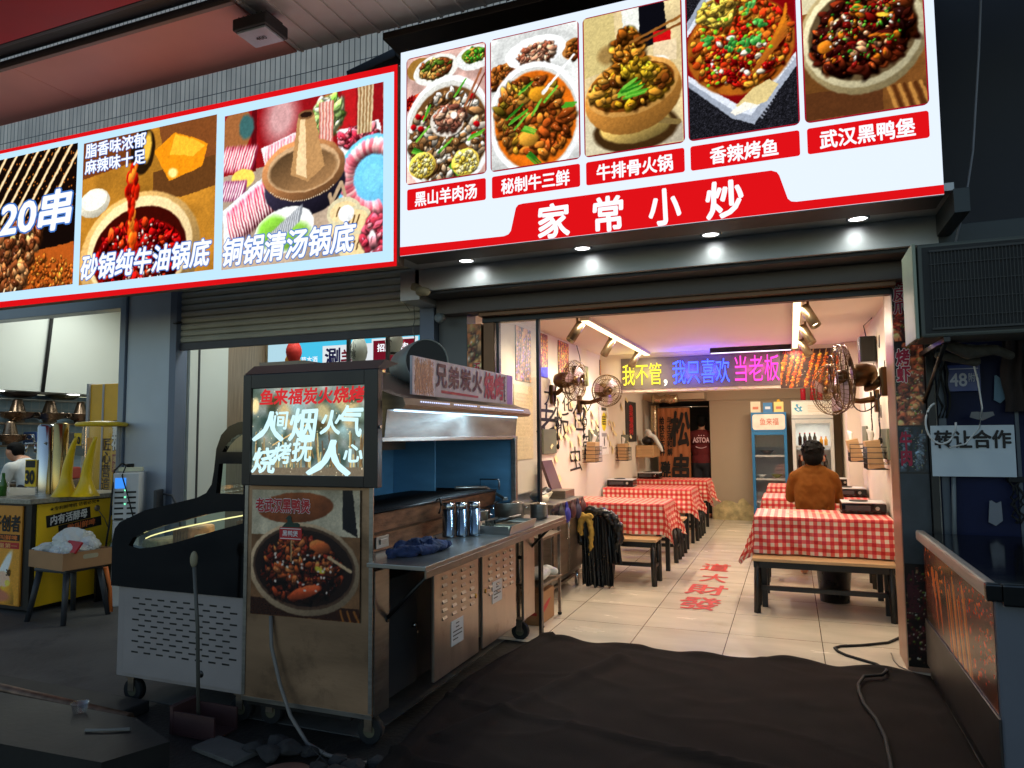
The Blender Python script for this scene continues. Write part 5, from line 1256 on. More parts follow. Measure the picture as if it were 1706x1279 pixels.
# folding front shelf, a little lower at the street end
s = MB(); s.box(-1.789, 2.76, .832, -1.49, 4.82, .852, .003); part("shelf", s, steel, ct_)
s = MB(); s.box(-1.495, 2.76, .80, -1.486, 4.82, .8315, .002); part("shelf_lip", s, steel_d, ct_)
for y in (2.95, 4.74):
    s = MB(); s.tube([(-1.80, y, .56), (-1.54, y, .815)], .010, 6); s.cyl((-1.82, y, .56), (-1.79, y, .56), .014); part("bracket", s, blackm, ct_)
def louvre_door(y0, y1, plate, label=None):
    s = MB(); s.box(-1.732, y0, .175, -1.716, y1, .775, .004); d = part("door", s, door_steel, ct_, label)
    w_ = y1 - y0
    if w_ > .4:
        s = MB()
        for i in range(4):
            for j in range(7):
                y = y0 + .09 + i * .115; z = .46 + .042 * j
                s.prism([(0, 0), (0, .018), (.007, .004), (.007, 0)], lambda u, v, q, y=y, z=z: (-1.716 + u, y + q, z + v), 0, .052)
        part("louvres", s, steel, d)
        py_, pz = plate
        s = MB(); s.box(-1.7158, py_, pz, -1.7125, py_ + .15, pz + .13, .001); pl_ = part("info_plate", s, sticker, d)
        s = MB()
        for k, (a, b_) in enumerate(((.055, .095), (.055, .095), (.02, .13), (.02, .13), (.02, .08))): s.box(-1.7124, py_ + a, pz + .108 - .02 * k, -1.7115, py_ + b_, pz + .114 - .02 * k)
        part("lettering", s, grey_d, pl_)
        s = MB(); yy = y1 - .04 if y0 < 3.5 else y0 + .04; s.lathe([(.014, 0), (.014, .004), (.008, .006), (0, .006)], (-1.716, yy, .5), 14, (1, 0, 0)); part("lock", s, mat_brass, d)
speckle(front_steel, (64, 50, 40), 2.6, .54, .72, .65)
door_steel = mat("warm brushed door steel", (176, 160, 146), .33, .85, .1, 2, .04, 30, (1, 6, 1))
speckle(door_steel, (120, 88, 64), 7, .56, .74, .5)
mat_brass = mat("brass lock", (190, 150, 70), .3, .9)
louvre_door(3.27, 3.82, (3.46, .30)); louvre_door(3.88, 4.42, (4.02, .40)); louvre_door(4.57, 4.79, None)
# upper structure
s = MB(); s.box(-2.53, 2.842, .846, -2.515, 4.75, 1.41); s.box(-2.5145, 4.60, .846, -1.80, 4.615, 1.41); s.box(-2.5145, 2.842, .846, -1.82, 2.857, 1.41); part("bay_lining", s, teal_m, ct_)
s = MB(); s.box(-2.513, 3.55, .846, -2.46, 3.57, 1.40); part("bay_rib", s, teal_m, ct_)
s = MB(); s.box(-2.513, 4.2, .846, -2.2, 4.215, 1.40); part("bay_rib", s, teal_m, ct_)
s = MB(); s.box(-1.80, 4.56, .853, -1.765, 4.60, 1.40, .003); part("post", s, steel, ct_)
s = MB(); s.prism([(-2.53, 1.412), (-2.5, 1.412), (-2.5, 1.36), (-2.42, 1.33), (-2.42, 1.412), (-1.81, 1.412), (-1.81, 1.40), (-1.79, 1.40), (-1.775, 1.545), (-1.685, 1.548), (-1.672, 1.565), (-1.685, 1.598), (-1.74, 1.612), (-2.25, 1.80), (-2.53, 1.80)], lambda u, v, d: (u, d, v), 2.90, 4.62); part("hood", s, steel_d, ct_)
s = MB(); s.box(-1.788, 2.87, 1.392, -1.778, 4.64, 1.412, .002); part("skirt_edge", s, steel, ct_)
hs = MB(); hs.quad((-1.786, 2.902, 1.41), (-1.786, 4.618, 1.41), (-1.7725, 4.618, 1.544), (-1.7725, 2.902, 1.544)); part("hood_skirt", hs, mat("smoky brushed steel", (150, 152, 150), .36, .7, .3, 3.5, .1, 12, (1, 1, 3)), ct_)
s = MB(); s.box(-1.765, 2.95, 1.538, -1.755, 4.58, 1.5445); part("led_strip", s, e_led, ct_)
lamp('AREA', (-1.72, 3.76, 1.540), 13.0, (.55, .82, 1.0), ct_, (-1.80, 3.76, 1.3), .02, sy=1.6)
s = MB()
for i in range(62):
    if i in (14, 15, 29, 30): continue
    s.ell((-1.676, 3.06 + i * .0232, 1.585), (.005, .006, .004), 6, 4)
part("hood_bead_lights", s, emat("small hood bulbs", (206, 214, 255), 1.3), ct_)
# exhaust pipe
s = MB(); s.lathe([(.115, .14), (.118, 0), (.126, 0), (.126, .20), (.115, .24), (.115, .4)], (-1.86, 3.46, 1.83), 28, (-.62, .62, .0)); part("exhaust_duct", s, mat("pale galvanised duct", (140, 146, 140), .5, .4, .1, 4), ct_)
s = MB(); s.lathe([(.1175, .004), (0, .005)], (-1.86, 3.46, 1.83), 28, (-.62, .62, 0)); part("duct_mouth", s, blackm, ct_)
def caster(x, y, par, r=.06):
    s = MB(); s.tube([(x, y - .02, r), (x, y + .02, r)], r, 18); c = part("wheel", s, rubber, par)
    s = MB(); s.tube([(x, y - .022, r), (x, y + .022, r)], r * .5, 14); part("rim", s, mat_rim, c)
    s = MB(); s.box(x - .02, y - .03, r, x + .02, y - .023, .14); s.box(x - .02, y + .023, r, x + .02, y + .03, .14); s.box(x - .03, y - .035, .13, x + .03, y + .035, .145); part("fork", s, steel_d, c)
mat_rim = mat("yellowish wheel rim", (84, 80, 60), .5)
for x, y in ((-1.86, 2.92), (-2.45, 2.95), (-1.80, 4.72), (-2.45, 4.72)): caster(x, y, ct_)
# charcoal grill in the bay
gr = thing("charcoal_grill", "long rusty charcoal grill trough with a wire grate on the cart counter", "grill", (-2.08, 3.75, .846))
s = MB(); s.prism([(-2.36, .848), (-1.93, .848), (-1.93, .93), (-1.90, .95), (-1.885, 1.04), (-1.90, 1.045), (-1.95, 1.0), (-2.33, 1.0), (-2.37, 1.045)], lambda u, v, d: (u, d, v), 2.88, 4.50); part("trough", s, steel_r, gr)
s = MB()
for i in range(46): y = 2.92 + i * .034; s.tube([(-2.37, y, 1.055), (-1.88, y, 1.055)], .0035, 5)
s.tube([(-2.37, 2.9, 1.05), (-2.37, 4.48, 1.05)], .007, 6); s.tube([(-1.88, 2.9, 1.05), (-1.88, 4.48, 1.05)], .007, 6); part("grate", s, blackm, gr)
s = MB(); s.tube([(-2.0, 4.49, 1.05), (-2.0, 4.49, 1.12), (-1.86, 4.49, 1.12), (-1.86, 4.49, 1.05)], .006, 6); part("handle", s, chrome, gr)
s = MB(); s.box(-1.9295, 3.05, .862, -1.921, 3.17, .92, .003); s.box(-1.9205, 3.08, .88, -1.915, 3.15, .906, .003); part("vent_slide", s, steel, gr)
s = MB(); s.tube([(-1.88, 3.6, 1.05), (-1.86, 3.61, 1.07), (-1.855, 3.62, 1.03), (-1.865, 3.63, 1.0), (-1.858, 3.6, .985)], .006, 6); part("hook", s, blackm, gr)
# things on the shelf
can_m = mat("blue grey steel canister", (120, 134, 150), .22, .95, .08, 6)
for i, (x, y, lab) in enumerate(((-1.80, 3.60, "steel spice canister nearest the street in the row of three"), (-1.745, 3.655, "steel spice canister in the middle of the row of three"), (-1.69, 3.71, "steel spice canister nearest the pots in the row of three"))):
    t = thing("spice_canister", lab, "canister", (x, y, .853), "spice canisters on the cart")
    s = MB(); s.lathe([(0, 0), (.033, .002), (.035, .01), (.033, .016), (.033, .155), (0, .156)], (x, y, .853), 22); part("canister_body", s, can_m, t)
    s = MB(); s.lathe([(.034, .157), (.035, .16), (.034, .185), (.03, .19), (0, .19)], (x, y, .853), 22); part("lid", s, chrome, t)
def pot(x, y, z, r, h, label, handle=True):
    t = thing("cooking_pot", label, "pot", (x, y, z), "steel pots on the cart")
    s = MB(); s.lathe([(0, 0), (r, .004), (r, h), (r * 1.05, h + .003), (r * 1.04, h + .008), (r * .94, h + .002), (r * .94, .01), (0, .01)], (x, y, z), 26); part("pot_body", s, steel, t)
    s = MB(); s.lathe([(r * .95, h + .004), (r * .8, h + .012), (0, h + .02)], (x, y, z), 26); part("lid", s, chrome, t)
    if handle:
        for a in (.6, 3.7): s = MB(); d = V((math.cos(a), math.sin(a), 0)); n_ = V((-d.y, d.x, 0)); c = V((x, y, z + h * .8)); s.tube([c + d * r + n_ * .025, c + d * (r + .022) + n_ * .025, c + d * (r + .022) - n_ * .025, c + d * r - n_ * .025], .004, 6); part("handle", s, chrome, t)
pot(-1.82, 4.02, .853, .075, .10, "small lidded steel pot next to the spice canisters"); pot(-1.72, 4.32, .853, .095, .125, "largest lidded steel pot on the cart shelf"); pot(-1.62, 4.62, .853, .06, .09, "smallest steel pot at the far end of the cart shelf", False)
tr_ = thing("sauce_tray", "steel tray divided in three with a brush lying across it", "tray", (-1.62, 4.0, .853))
s = MB(); s.prism([(-.12, 0), (.12, 0), (.135, .05), (.125, .05), (.11, .008), (-.11, .008), (-.125, .05), (-.135, .05)], lambda u, v, d: (-1.625 + u, d, .853 + v), 3.78, 4.20); s.box(-1.74, 3.775, .853, -1.51, 3.7795, .90); s.box(-1.74, 4.2005, .853, -1.51, 4.205, .90); s.box(-1.735, 3.92, .862, -1.515, 3.925, .895); s.box(-1.735, 4.06, .862, -1.515, 4.065, .895); part("tray_body", s, steel, tr_)
for y0, c_ in ((3.785, (176, 176, 150)), (3.93, (120, 90, 60)), (4.07, (150, 160, 150))):
    s = MB(); s.box(-1.73, y0, .862, -1.52, y0 + .125, .885); part("sauce", s, mat("sauce", c_, .3, 0, .3, 30), tr_)
s = MB(); s.tube([(-1.66, 3.93, .905), (-1.56, 4.10, .925)], .012, 8); s.obox((-1.68, 3.90, .90), (.05, .05, .03), (0, 0, .5)); solo("basting_brush", s, blackp, "black basting brush laid over the divided tray", "brush")
rgm = blob([('t', [(-1.78, 3.0, .89, .02), (-1.70, 3.06, .91, .02), (-1.64, 3.02, .88, .014)]), ('t', [(-1.74, 3.2, .88, .02), (-1.66, 3.12, .905, .018), (-1.62, 3.25, .87, .012)]), ('e', (-1.72, 3.02, .875), (.06, .10, .028)), ('e', (-1.70, 3.15, .885), (.05, .07, .035)), ('t', [(-1.76, 2.92, .87, .03), (-1.66, 3.0, .88, .026), (-1.62, 3.18, .872, .022)]), ('t', [(-1.74, 3.1, .90, .024), (-1.68, 3.22, .88, .026), (-1.66, 3.30, .868, .018)])], .006, "rag")
for v in rgm.vertices: v.co += v.normal * (.034 * abs(mnoise.noise(V((v.co.x * 26, v.co.y * 9, v.co.z * 20)))) + .008 * abs(mnoise.noise(v.co * 50)) - .012)
tag(link("rag", rgm, clothb), "crumpled dark blue cloth on the street end of the cart shelf", "cloth")
s = MB(); s.tube([(-2.05, 4.2, 1.08), (-1.93, 4.42, 1.07), (-1.86, 4.56, .99)], .011, 8); s.obox((-1.85, 4.58, .95), (.035, .05, .09), (0, 0, .3), .004); solo("tongs", s, steel, "steel tongs leaning on the far end of the grill", "tongs")
# lit screen on the front of the cart
sb = thing("lit_screen", "black framed lit screen on the cart front reading 人间烟火气", "display", (-2.13, 2.80, 1.184))
w = MB()
for a in ((-2.515, 2.77, 1.184, -2.465, 2.812, 1.726), (-1.815, 2.77, 1.184, -1.742, 2.812, 1.726), (-2.4645, 2.77, 1.184, -1.8155, 2.812, 1.236), (-2.4645, 2.77, 1.655, -1.8155, 2.812, 1.726)): w.box(*a, .004)
part("frame", w, mat("dark brown black frame", (30, 26, 26), .35, 0, .1, 5), sb)
w = MB(); w.prism([(2.772, 1.7275), (2.83, 1.7275), (2.96, 1.765), (2.84, 1.775)], lambda u, v, d: (d, u, v), -2.51, -1.745); part("top_cover", w, grey_d, sb)
w = MB(); w.cyl((-1.742, 2.79, 1.46), (-1.735, 2.79, 1.46), .008, n=12); part("lock", w, chrome, sb)
pz = Pic(1.55, 170, (96, 104, 92), 91); rg = pz.rg
nz = pz.noise(5, 2); nz2 = pz.noise(11, 4)
pz.C = np.stack([70 + 110 * (nz - .5) + 50 * nz2, 86 + 90 * (nz - .5) + 46 * nz2, 74 + 80 * (nz - .5) + 56 * nz2], -1)
for _ in range(26): pz.ell(rg.uniform(.2, 1.5), rg.uniform(.1, .5), rg.uniform(.04, .12), rg.uniform(.05, .16), rg.choice([(170, 160, 120), (186, 166, 120), (120, 140, 126), (80, 66, 44), (60, 70, 56), (140, 170, 170)]), rg.random() * 3, .9)
for _ in range(60): x = rg.uniform(0, 1.55); pz.line((x, rg.uniform(.5, .8)), (x + rg.uniform(-.05, .05), rg.uniform(.8, 1.0)), .008, rg.choice([(120, 96, 64), (90, 74, 56), (196, 176, 120), (150, 130, 90)]))
pz.poly([(0, .92), (1.55, .90), (1.55, 1), (0, 1)], (110, 100, 84)); pz.ell(.04, .2, .05, .09, (226, 206, 150), 0, .5); pz.line((.3, .66), (.9, .36), .006, (240, 190, 120))
for _ in range(120): pz.ell(rg.uniform(0, 1.55), rg.uniform(0, 1), .006, .006, (226, 216, 180), 0, .8)
part("screen", pz.mesh("screen", (-2.466, 2.785, 1.235), X_, Z_, .652, .421), lit, sb)
etxt = emat("glowing pale blue letter", (206, 244, 252), 1.0); ered = emat("glowing red letter", (206, 48, 52), .9)
for s_, x, z, w_, h_ in (("人", -2.455, 1.40, .175, .14), ("间", -2.335, 1.455, .085, .085), ("烟", -2.24, 1.40, .16, .15), ("火", -2.06, 1.43, .11, .11), ("气", -1.95, 1.42, .12, .14), ("烧", -2.46, 1.245, .14, .12), ("烤", -2.33, 1.29, .10, .10), ("抚", -2.22, 1.30, .11, .11), ("人", -2.13, 1.24, .23, .16), ("心", -1.93, 1.30, .10, .08)):
    text(s_, (x, 2.783, z), X_, Z_, w_, h_, etxt, sb, bold=.03, brush=.05, shear=.15)
text("鱼来福炭火烧烤", (-2.42, 2.783, 1.575), X_, Z_, .60, .075, ered, sb, bold=.035, brush=.03, shear=.1)
# poster on the cart front
dk = duck(58, 1.12); dk.ny
pc = Pic(1.02, 170, (120, 84, 56), 59); pc.poly([(0, 0), (1.02, 0), (1.02, .36), (0, .36)], (196, 178, 150)); pc.poly([(.86, 0), (.95, 0), (1.0, .36), (.86, .3)], (24, 24, 30)); pc.ell(.42, .14, .36, .12, (140, 74, 40), -.06, .04, .2); pc.grain(.25, 7)
pc.poly([(.0, .86), (1.02, .9), (1.02, 1), (0, 1)], (54, 30, 20))
for k in range(7): pc.line((.82 + k * .03, .92), (.84 + k * .035, 1.0), .008, (150, 90, 40) if k % 2 else (60, 30, 16))
pc.ell(.50, .62, .52, .36, (170, 140, 110), .06, .02, .3); pc.ell(.50, .61, .48, .325, (84, 60, 46), .06, .02); pc.ell(.50, .61, .46, .30, (40, 24, 20), .06, .03)
pc.chunks(.48, .62, .38, .25, 300, .012, .028, DK + [(44, 16, 14), (130, 50, 26)]); pc.chunks(.5, .56, .36, .18, 60, .012, .026, [(190, 84, 40), (150, 44, 26), (206, 110, 60)])
pc.ell(.66, .44, .10, .05, (200, 96, 50), .2, .15, .5); pc.ell(.52, .80, .16, .045, (196, 80, 44), -.3, .2, .5); pc.line((.74, .52), (.94, .62), .012, (206, 170, 130)); pc.ell(.66, .62, .05, .02, (200, 180, 60), .4, .3)
for k in range(30): pc.ell(pc.rg.uniform(.2, .8), pc.rg.uniform(.5, .8), .012, .008, (226, 206, 190), k, .4)
pc.line((.39, .40), (.39, .56), .006, (190, 150, 100))
po = poster("glossy black duck pot poster taped to the cart front below the screen", (-2.485, 2.8205, .56), (1, 0, .012), Z_, .625, .60, pc, prt_g, depth=.004)
text("老武汉黑鸭煲", (-2.46, 2.8145, 1.055), X_, Z_, .32, .065, inkr, po, bold=.035, outline=(inkw, .03), brush=.02)
dl = thing("duck_label", "small red label with a dark green duck emblem printed on the cart poster", "label", (-2.24, 2.8115, .95)); dl.parent = None
s = MB(); s.prism(rrect(-2.315, .925, -2.185, .985, .006), lambda u, v, d: (u, d, v), 2.8135, 2.8145); part("emblem_plate", s, inkr, po)
s = MB(); s.prism([(-2.30, .985), (-2.20, .985), (-2.195, 1.0), (-2.21, 1.008), (-2.235, 1.006), (-2.245, 1.02), (-2.245, 1.034), (-2.255, 1.042), (-2.268, 1.038), (-2.272, 1.03), (-2.282, 1.026), (-2.27, 1.022), (-2.268, 1.01), (-2.285, 1.0)], lambda u, v, d: (u, d, v), 2.8125, 2.8132); part("duck_emblem", s, mat("dark green ink", (20, 50, 36), .5), po)
s = MB(); s.box(-2.31, 2.8125, .93, -2.19, 2.8133, .933); s.box(-2.31, 2.8125, .977, -2.19, 2.8133, .98); part("emblem_border", s, inkw, po)
text("黑鸭煲", (-2.295, 2.8128, .942), X_, Z_, .09, .028, inkw, po, bold=.01)
bpy.data.objects.remove(dl)
# name board on the hood
bd = thing("name_board", "long white board on the cart hood reading 兄弟炭火烧烤", "sign", (-1.72, 3.72, 1.62))
s = MB(); s.box(-1.735, 3.05, 1.622, -1.722, 4.40, 1.815, .002); part("board", s, mat("off white board", (206, 196, 200), .45), bd)
wp_ = Pic(1.25, 90, (206, 196, 200), 14)
for _ in range(220): a_ = wp_.rg.uniform(0, 1.0); x = a_ * .9; wp_.line((x + .1, wp_.rg.uniform(0, 1)), (x + .1 + .16, wp_.rg.uniform(0, 1)), .012, wp_.rg.choice([(176, 120, 70), (150, 90, 50), (196, 150, 100), (120, 66, 40)]))
part("skewer_print", wp_.mesh("skewer_print", (-1.7205, 3.05, 1.622), Y_, Z_, .24, .192), prt, bd)
vp = Pic(.5, 90, (150, 110, 180), 15)
for k in range(9): vp.line((k * .06, 0), (k * .05 + .04, 1), .014, (110, 70, 150) if k % 2 else (190, 150, 210))
part("violet_print", vp.mesh("violet_print", (-1.7205, 4.30, 1.622), Y_, Z_, .10, .192), prt, bd)
for ch, y, w_ in (("兄", 3.30, .12), ("弟", 3.45, .12), ("炭", 3.60, .13), ("火", 3.76, .13)): text(ch, (-1.720, y, 1.675), Y_, Z_, w_, .12, mat("maroon ink", (96, 40, 40), .5) if ch == "兄" else MATS["maroon ink"], bd, bold=.035, brush=.05)
for ch, y in (("烧", 3.93), ("烤", 4.09)): text(ch, (-1.720, y, 1.645), Y_, Z_, .14, .155, inkr, bd, bold=.04, brush=.05)
s = MB(); s.prism([(3.36, 1.645), (3.84, 1.64), (3.84, 1.652), (3.36, 1.66)], lambda u, v, d: (d, u, v), -1.7205, -1.720); part("red_stroke", s, inkr, bd)
s = MB(); s.prism(rrect(4.245, 1.635, 4.275, 1.80, .012), lambda u, v, d: (d, u, v), -1.7205, -1.7200); part("side_tab", s, MATS["maroon ink"], bd)
text("鱼来福烤串", (-1.719, 4.25, 1.645), Y_, Z_, .02, .145, inkw, bd, bold=.02, vertical=True)
# power cord down the cart front
s = MB(); s.tube([(-2.36, 2.815, .56), (-2.34, 2.80, .42), (-2.28, 2.79, .26), (-2.20, 2.77, .13), (-2.08, 2.74, .035), (-1.96, 2.72, .012), (-1.80, 2.70, .012), (-1.74, 2.72, .012)], .009, 8); solo("power_cable", s, mat("grey power cord", (110, 104, 98), .5), "grey power cord hanging down the cart front to the ground", "cord")
# lumps of charcoal, round lid and board on the ground in front of the cart
rg = random.Random(21); cm = mat("dusty charcoal", (40, 38, 38), .9, 0, .4, 14, .8, 24)
LP = [(-2.22, 2.70, .06), (-2.12, 2.66, .07), (-2.30, 2.64, .055), (-2.18, 2.60, .06), (-2.04, 2.70, .05), (-1.86, 2.66, .05), (-1.76, 2.62, .06), (-1.70, 2.70, .05), (-1.80, 2.58, .05), (-1.66, 2.60, .045), (-1.90, 2.58, .045)]
for x, y, r in LP:
    bmr = bmesh.new()
    for _ in range(26):
        d = V((rg.gauss(0, 1), rg.gauss(0, 1), rg.gauss(0, 1))).normalized() * rg.uniform(.8, 1.1); bmr.verts.new((x + d.x * r * 1.15, y + d.y * r * .85, max(.002, r * .55 + d.z * r * .6)))
    rr_ = bmesh.ops.convex_hull(bmr, input=bmr.verts); bmesh.ops.delete(bmr, geom=[e for e in rr_['geom_interior'] if isinstance(e, bmesh.types.BMVert)], context='VERTS')
    bmesh.ops.bevel(bmr, geom=bmr.edges[:], offset=.004, segments=1, affect='EDGES'); m_ = bpy.data.meshes.new("lump"); bmr.to_mesh(m_); bmr.free()
    tag(link("charcoal_lump", m_, cm), "dark dusty lump lying on the ground before the cart wheels", "charcoal", "dark lumps on the ground by the cart")
s = MB(); s.lathe([(0, 0), (.12, 0), (.125, .02), (.12, .03), (.03, .034), (0, .034)], (-1.985, 2.46, .002), 28); lid = part("pot_lid", s, mat("brownish enamel lid", (120, 88, 78), .5, 0, .2, 8), None); tag(lid, "round brownish lid with a wire handle lying on the ground in front of the cart", "lid")
part("handle", MB().tube([(-2.0, 2.46, .034), (-1.99, 2.46, .05), (-1.95, 2.455, .05), (-1.94, 2.45, .034)], .004, 6), chrome, lid)
s = MB(); s.obox((-2.42, 2.60, .012), (.30, .14, .02), (0, 0, -.2), .003); solo("ground_board", s, concrete, "short grey board lying flat on the ground left of the charcoal", "board")
# carpet before the door
def carpet():
    bm = bmesh.new(); nx, ny = 120, 110; G = []
    for j in range(ny + 1):
        t = j / ny; row = []
        for i in range(nx + 1):
            s_ = i / nx
            yl, yr = 4.74, 4.78; y1 = yl + (yr - yl) * s_ + .018 * math.sin(s_ * 22) + .02 * math.sin(s_ * 9 + 1) * (1 + s_)
            y0 = 1.6; y = y0 + (y1 - y0) * t
            xl = -1.70 + .06 * math.sin(t * 7) ; xr = .70 - .0 * t
            x = xl + (xr - xl) * s_
            z = .018 + .014 * max(0, mnoise.noise(V((x * 2.1, y * 2.6, 1)))) + .008 * mnoise.noise(V((x * 7, y * 5, 3))) + .006 * max(0, 1 - 9 * abs(mnoise.noise(V((x * 1.6, y * 2.2, 7)))))
            e = abs(y - (3.2 - .16 * x)); z += .022 * math.exp(-(e / .03) ** 2)
            e = abs(y - (2.62 - .10 * x)); z += .030 * math.exp(-(e / .02) ** 2)
            e = abs((x + 1.28) - .35 * (y - 3.8)); z += .030 * math.exp(-(e / .05) ** 2) * (1 if 3.0 < y < 4.5 else .2)
            if s_ < .04: z += .02
            if t > .98: z += .012 * (t - .98) / .02 * (1 + math.sin(s_ * 30))
            row.append(bm.verts.new((x, y, z)))
        G.append(row)
    for j in range(ny):
        for i in range(nx): f = bm.faces.new((G[j][i], G[j][i + 1], G[j + 1][i + 1], G[j + 1][i])); f.smooth = True
    me = bpy.data.meshes.new("carpet"); bm.to_mesh(me); bm.free(); return me
cp_ = link("carpet", carpet(), carpet_m); tag(cp_, "black brown wrinkled carpet covering the ground in front of the doorway", "carpet")
md = cp_.modifiers.new("t", 'SOLIDIFY'); md.thickness = .008
s = MB(); s.prism([(.705, 1.4), (.79, 1.4), (.785, 4.6), (.72, 4.78), (.70, 4.7)], lambda u, v, d: (u, v, d), .0, .035); solo("kerb_strip", s, mat("pale worn kerb", (128, 116, 100), .85, 0, .3, 8, .2, 40), "pale worn concrete strip along the right edge of the carpet", "kerb")
# rack and cardboard box between cart and cabinet
rk = thing("wire_rack", "narrow steel rack with two shelves between the cart and the steel cabinet", "rack", (-1.83, 5.2, .006))
for x in (-1.93, -1.745):
    for y in (5.02, 5.45):
        s = MB(); s.box(x - .01, y - .01, .02, x + .01, y + .01, .70); part("post", s, steel, rk)
for z in (.64, .30):
    s = MB(); s.box(-1.945, 5.005, z, -1.73, 5.465, z + .02, .003); part("shelf", s, steel_d, rk)
for x in (-1.93, -1.745): 
    for y in (5.02, 5.45): s = MB(); s.ell((x, y, .018), (.018, .018, .012)); part("foot", s, rubber, rk)
tag(link("plastic_bag", blob([('e', (-1.83, 5.18, .37), (.09, .16, .045)), ('e', (-1.77, 5.1, .37), (.04, .08, .035)), ('t', [(-1.8, 5.3, .38, .04), (-1.75, 5.35, .36, .03)])], .012, "b"), bag_m), "white plastic bag spilling off the lower shelf of the wire rack", "bag")
cb = thing("cardboard_box", "brown cardboard box with a red pepper print standing under the wire rack", "box", (-1.84, 5.22, .006))
s = MB(); s.box(-1.92, 5.06, .008, -1.775, 5.40, .24, .004); part("carton_body", s, card_m, cb)
s = MB(); s.prism([(5.12, .10), (5.16, .09), (5.24, .12), (5.32, .17), (5.26, .165), (5.18, .145), (5.12, .12)], lambda u, v, d: (d, u, v), -1.7748, -1.774); part("pepper_print", s, inkr, cb)
s = MB(); s.box(-1.91, 5.056, .08, -1.80, 5.0595, .10); part("print_line", s, inkr, cb)
# ------------------------------------------------------------------ display freezer left of the cart
fz = thing("display_freezer", "black curved top display freezer with a white slotted base and lens shaped side window", "freezer", (-3.0, 3.4, 0))
s = MB(); s.box(-3.42, 2.86, .15, -2.545, 4.2, .625, .004); part("base_cabinet", s, mat("warm white painted steel", (146, 138, 136), .45, .1, .06, 5), fz)
s = MB(); s.box(-3.36, 2.848, .17, -2.548, 2.859, .62, .002); pnl = part("slotted_panel", s, MATS["warm white painted steel"], fz)
s = MB()
for j in range(11):
    for i in range(9):
        x = -3.30 + i * .088 + (.044 if j % 2 else 0); z = .285 + j * .028
        if x > -2.60: continue
        s.box(x, 2.8465, z, x + .046, 2.8478, z + .008)
part("slot_rows", s, blackm, pnl)
s = MB(); s.lathe([(0, .002), (.018, .002), (.018, 0)], (-2.82, 2.848, .225), 16, (0, -1, 0)); part("plug_hole", s, blackm, pnl)
# side cheek with three windows, made of ribs between outline and openings
outl = [(-3.45, .625), (-3.452, .86), (-3.435, .93), (-3.40, .965), (-3.22, 1.035), (-3.0, 1.08), (-2.86, 1.11), (-2.80, 1.135), (-2.765, 1.18), (-2.752, 1.25), (-2.74, 1.36), (-2.71, 1.43), (-2.66, 1.475), (-2.60, 1.495), (-2.535, 1.50), (-2.535, .625)]
lens = [(-3.33, .845), (-3.30, .885), (-3.20, .925), (-3.08, .96), (-2.95, .99), (-2.80, 1.025), (-2.68, 1.045), (-2.56, 1.05), (-2.56, .99), (-2.70, .955), (-2.85, .915), (-3.0, .875), (-3.15, .845), (-3.25, .832)]
win2 = [(-2.755 + .02, 1.135), (-2.72, 1.285), (-2.56, 1.285), (-2.56, 1.135)]
win3 = [(-2.70, 1.345), (-2.68, 1.375), (-2.64, 1.41), (-2.60, 1.432), (-2.56, 1.44), (-2.56, 1.345)]
def plate_with_holes(outer, holes, y0, y1):
    bm = bmesh.new(); es = []
    for lp in [outer] + holes:
        vs = [bm.verts.new((u, y0, v)) for u, v in lp]
        es += [bm.edges.new((vs[i], vs[(i + 1) % len(vs)])) for i in range(len(vs))]
    r_ = bmesh.ops.triangle_fill(bm, edges=es, use_beauty=True)
    g_ = bmesh.ops.extrude_face_region(bm, geom=bm.faces[:])
    bmesh.ops.translate(bm, vec=(0, y1 - y0, 0), verts=[q for q in g_['geom'] if isinstance(q, bmesh.types.BMVert)])
    bmesh.ops.recalc_face_normals(bm, faces=bm.faces)
    me = bpy.data.meshes.new("cheek"); bm.to_mesh(me); bm.free(); return me
for y0 in (2.835, 4.19):
    part("side_cheek", plate_with_holes(outl, [lens, win2, win3], y0, y0 + .03), gloss_b, fz)
    g_ = MB()
    for hl in (lens, win2, win3): g_.face([g_.p((u, y0 + .015, v)) for u, v in hl])
    part("cheek_glass", g_, glass_d, fz)
s = MB(); fr = outl[1:-1]
for (a, b_) in zip(fr[2:7], fr[3:8]): s.quad((a[0], 2.87, a[1] - .012), (b_[0], 2.87, b_[1] - .012), (b_[0], 4.185, b_[1] - .012), (a[0], 4.185, a[1] - .012))
part("curved_glass", s, glass, fz)
s = MB(); s.box(-3.44, 2.87, .63, -3.43, 4.185, .76); s.box(-3.42, 2.87, .63, -2.56, 4.185, .645); part("inner_tub", s, whitep, fz)
s = MB(); s.box(-2.575, 2.87, .65, -2.56, 4.185, 1.49); part("back_panel", s, gloss_b, fz)
s = MB(); s.box(-2.7, 2.87, 1.08, -2.576, 4.185, 1.09); part("glass_shelf", s, glass, fz)
s = MB(); pts = [(-3.28 + .72 * k / 22, 2.90, .875 + .155 * (k / 22) ** .8) for k in range(23)]; s.tube(pts, .0035, 5); part("reflection_rim", s, emat("yellowish rim reflection", (255, 232, 170), 1.6), fz)  # glowing strip stands for a yellowish reflection along the lens window
lamp('AREA', (-2.95, 3.5, 1.0), 3.5, (1, .93, .75), fz, (-2.95, 3.5, .5), .5, sy=.8)
for x, y in ((-3.36, 2.93), (-2.62, 2.93), (-3.36, 4.1)): caster(x, y, fz)
rg = random.Random(6)
for k in range(26): s = MB(); x = -2.72 + rg.uniform(-.01, .11); y = 2.90 + rg.uniform(0, .25); s.tube([(x - .1, y, 1.095 + .002 * k), (x + .08, y + .02, 1.10 + .003 * k)], .0025, 4); solo("bamboo_skewer", s, wood, "thin bamboo skewer lying on the freezer's glass shelf", "skewer", "bamboo skewers on the freezer shelf")
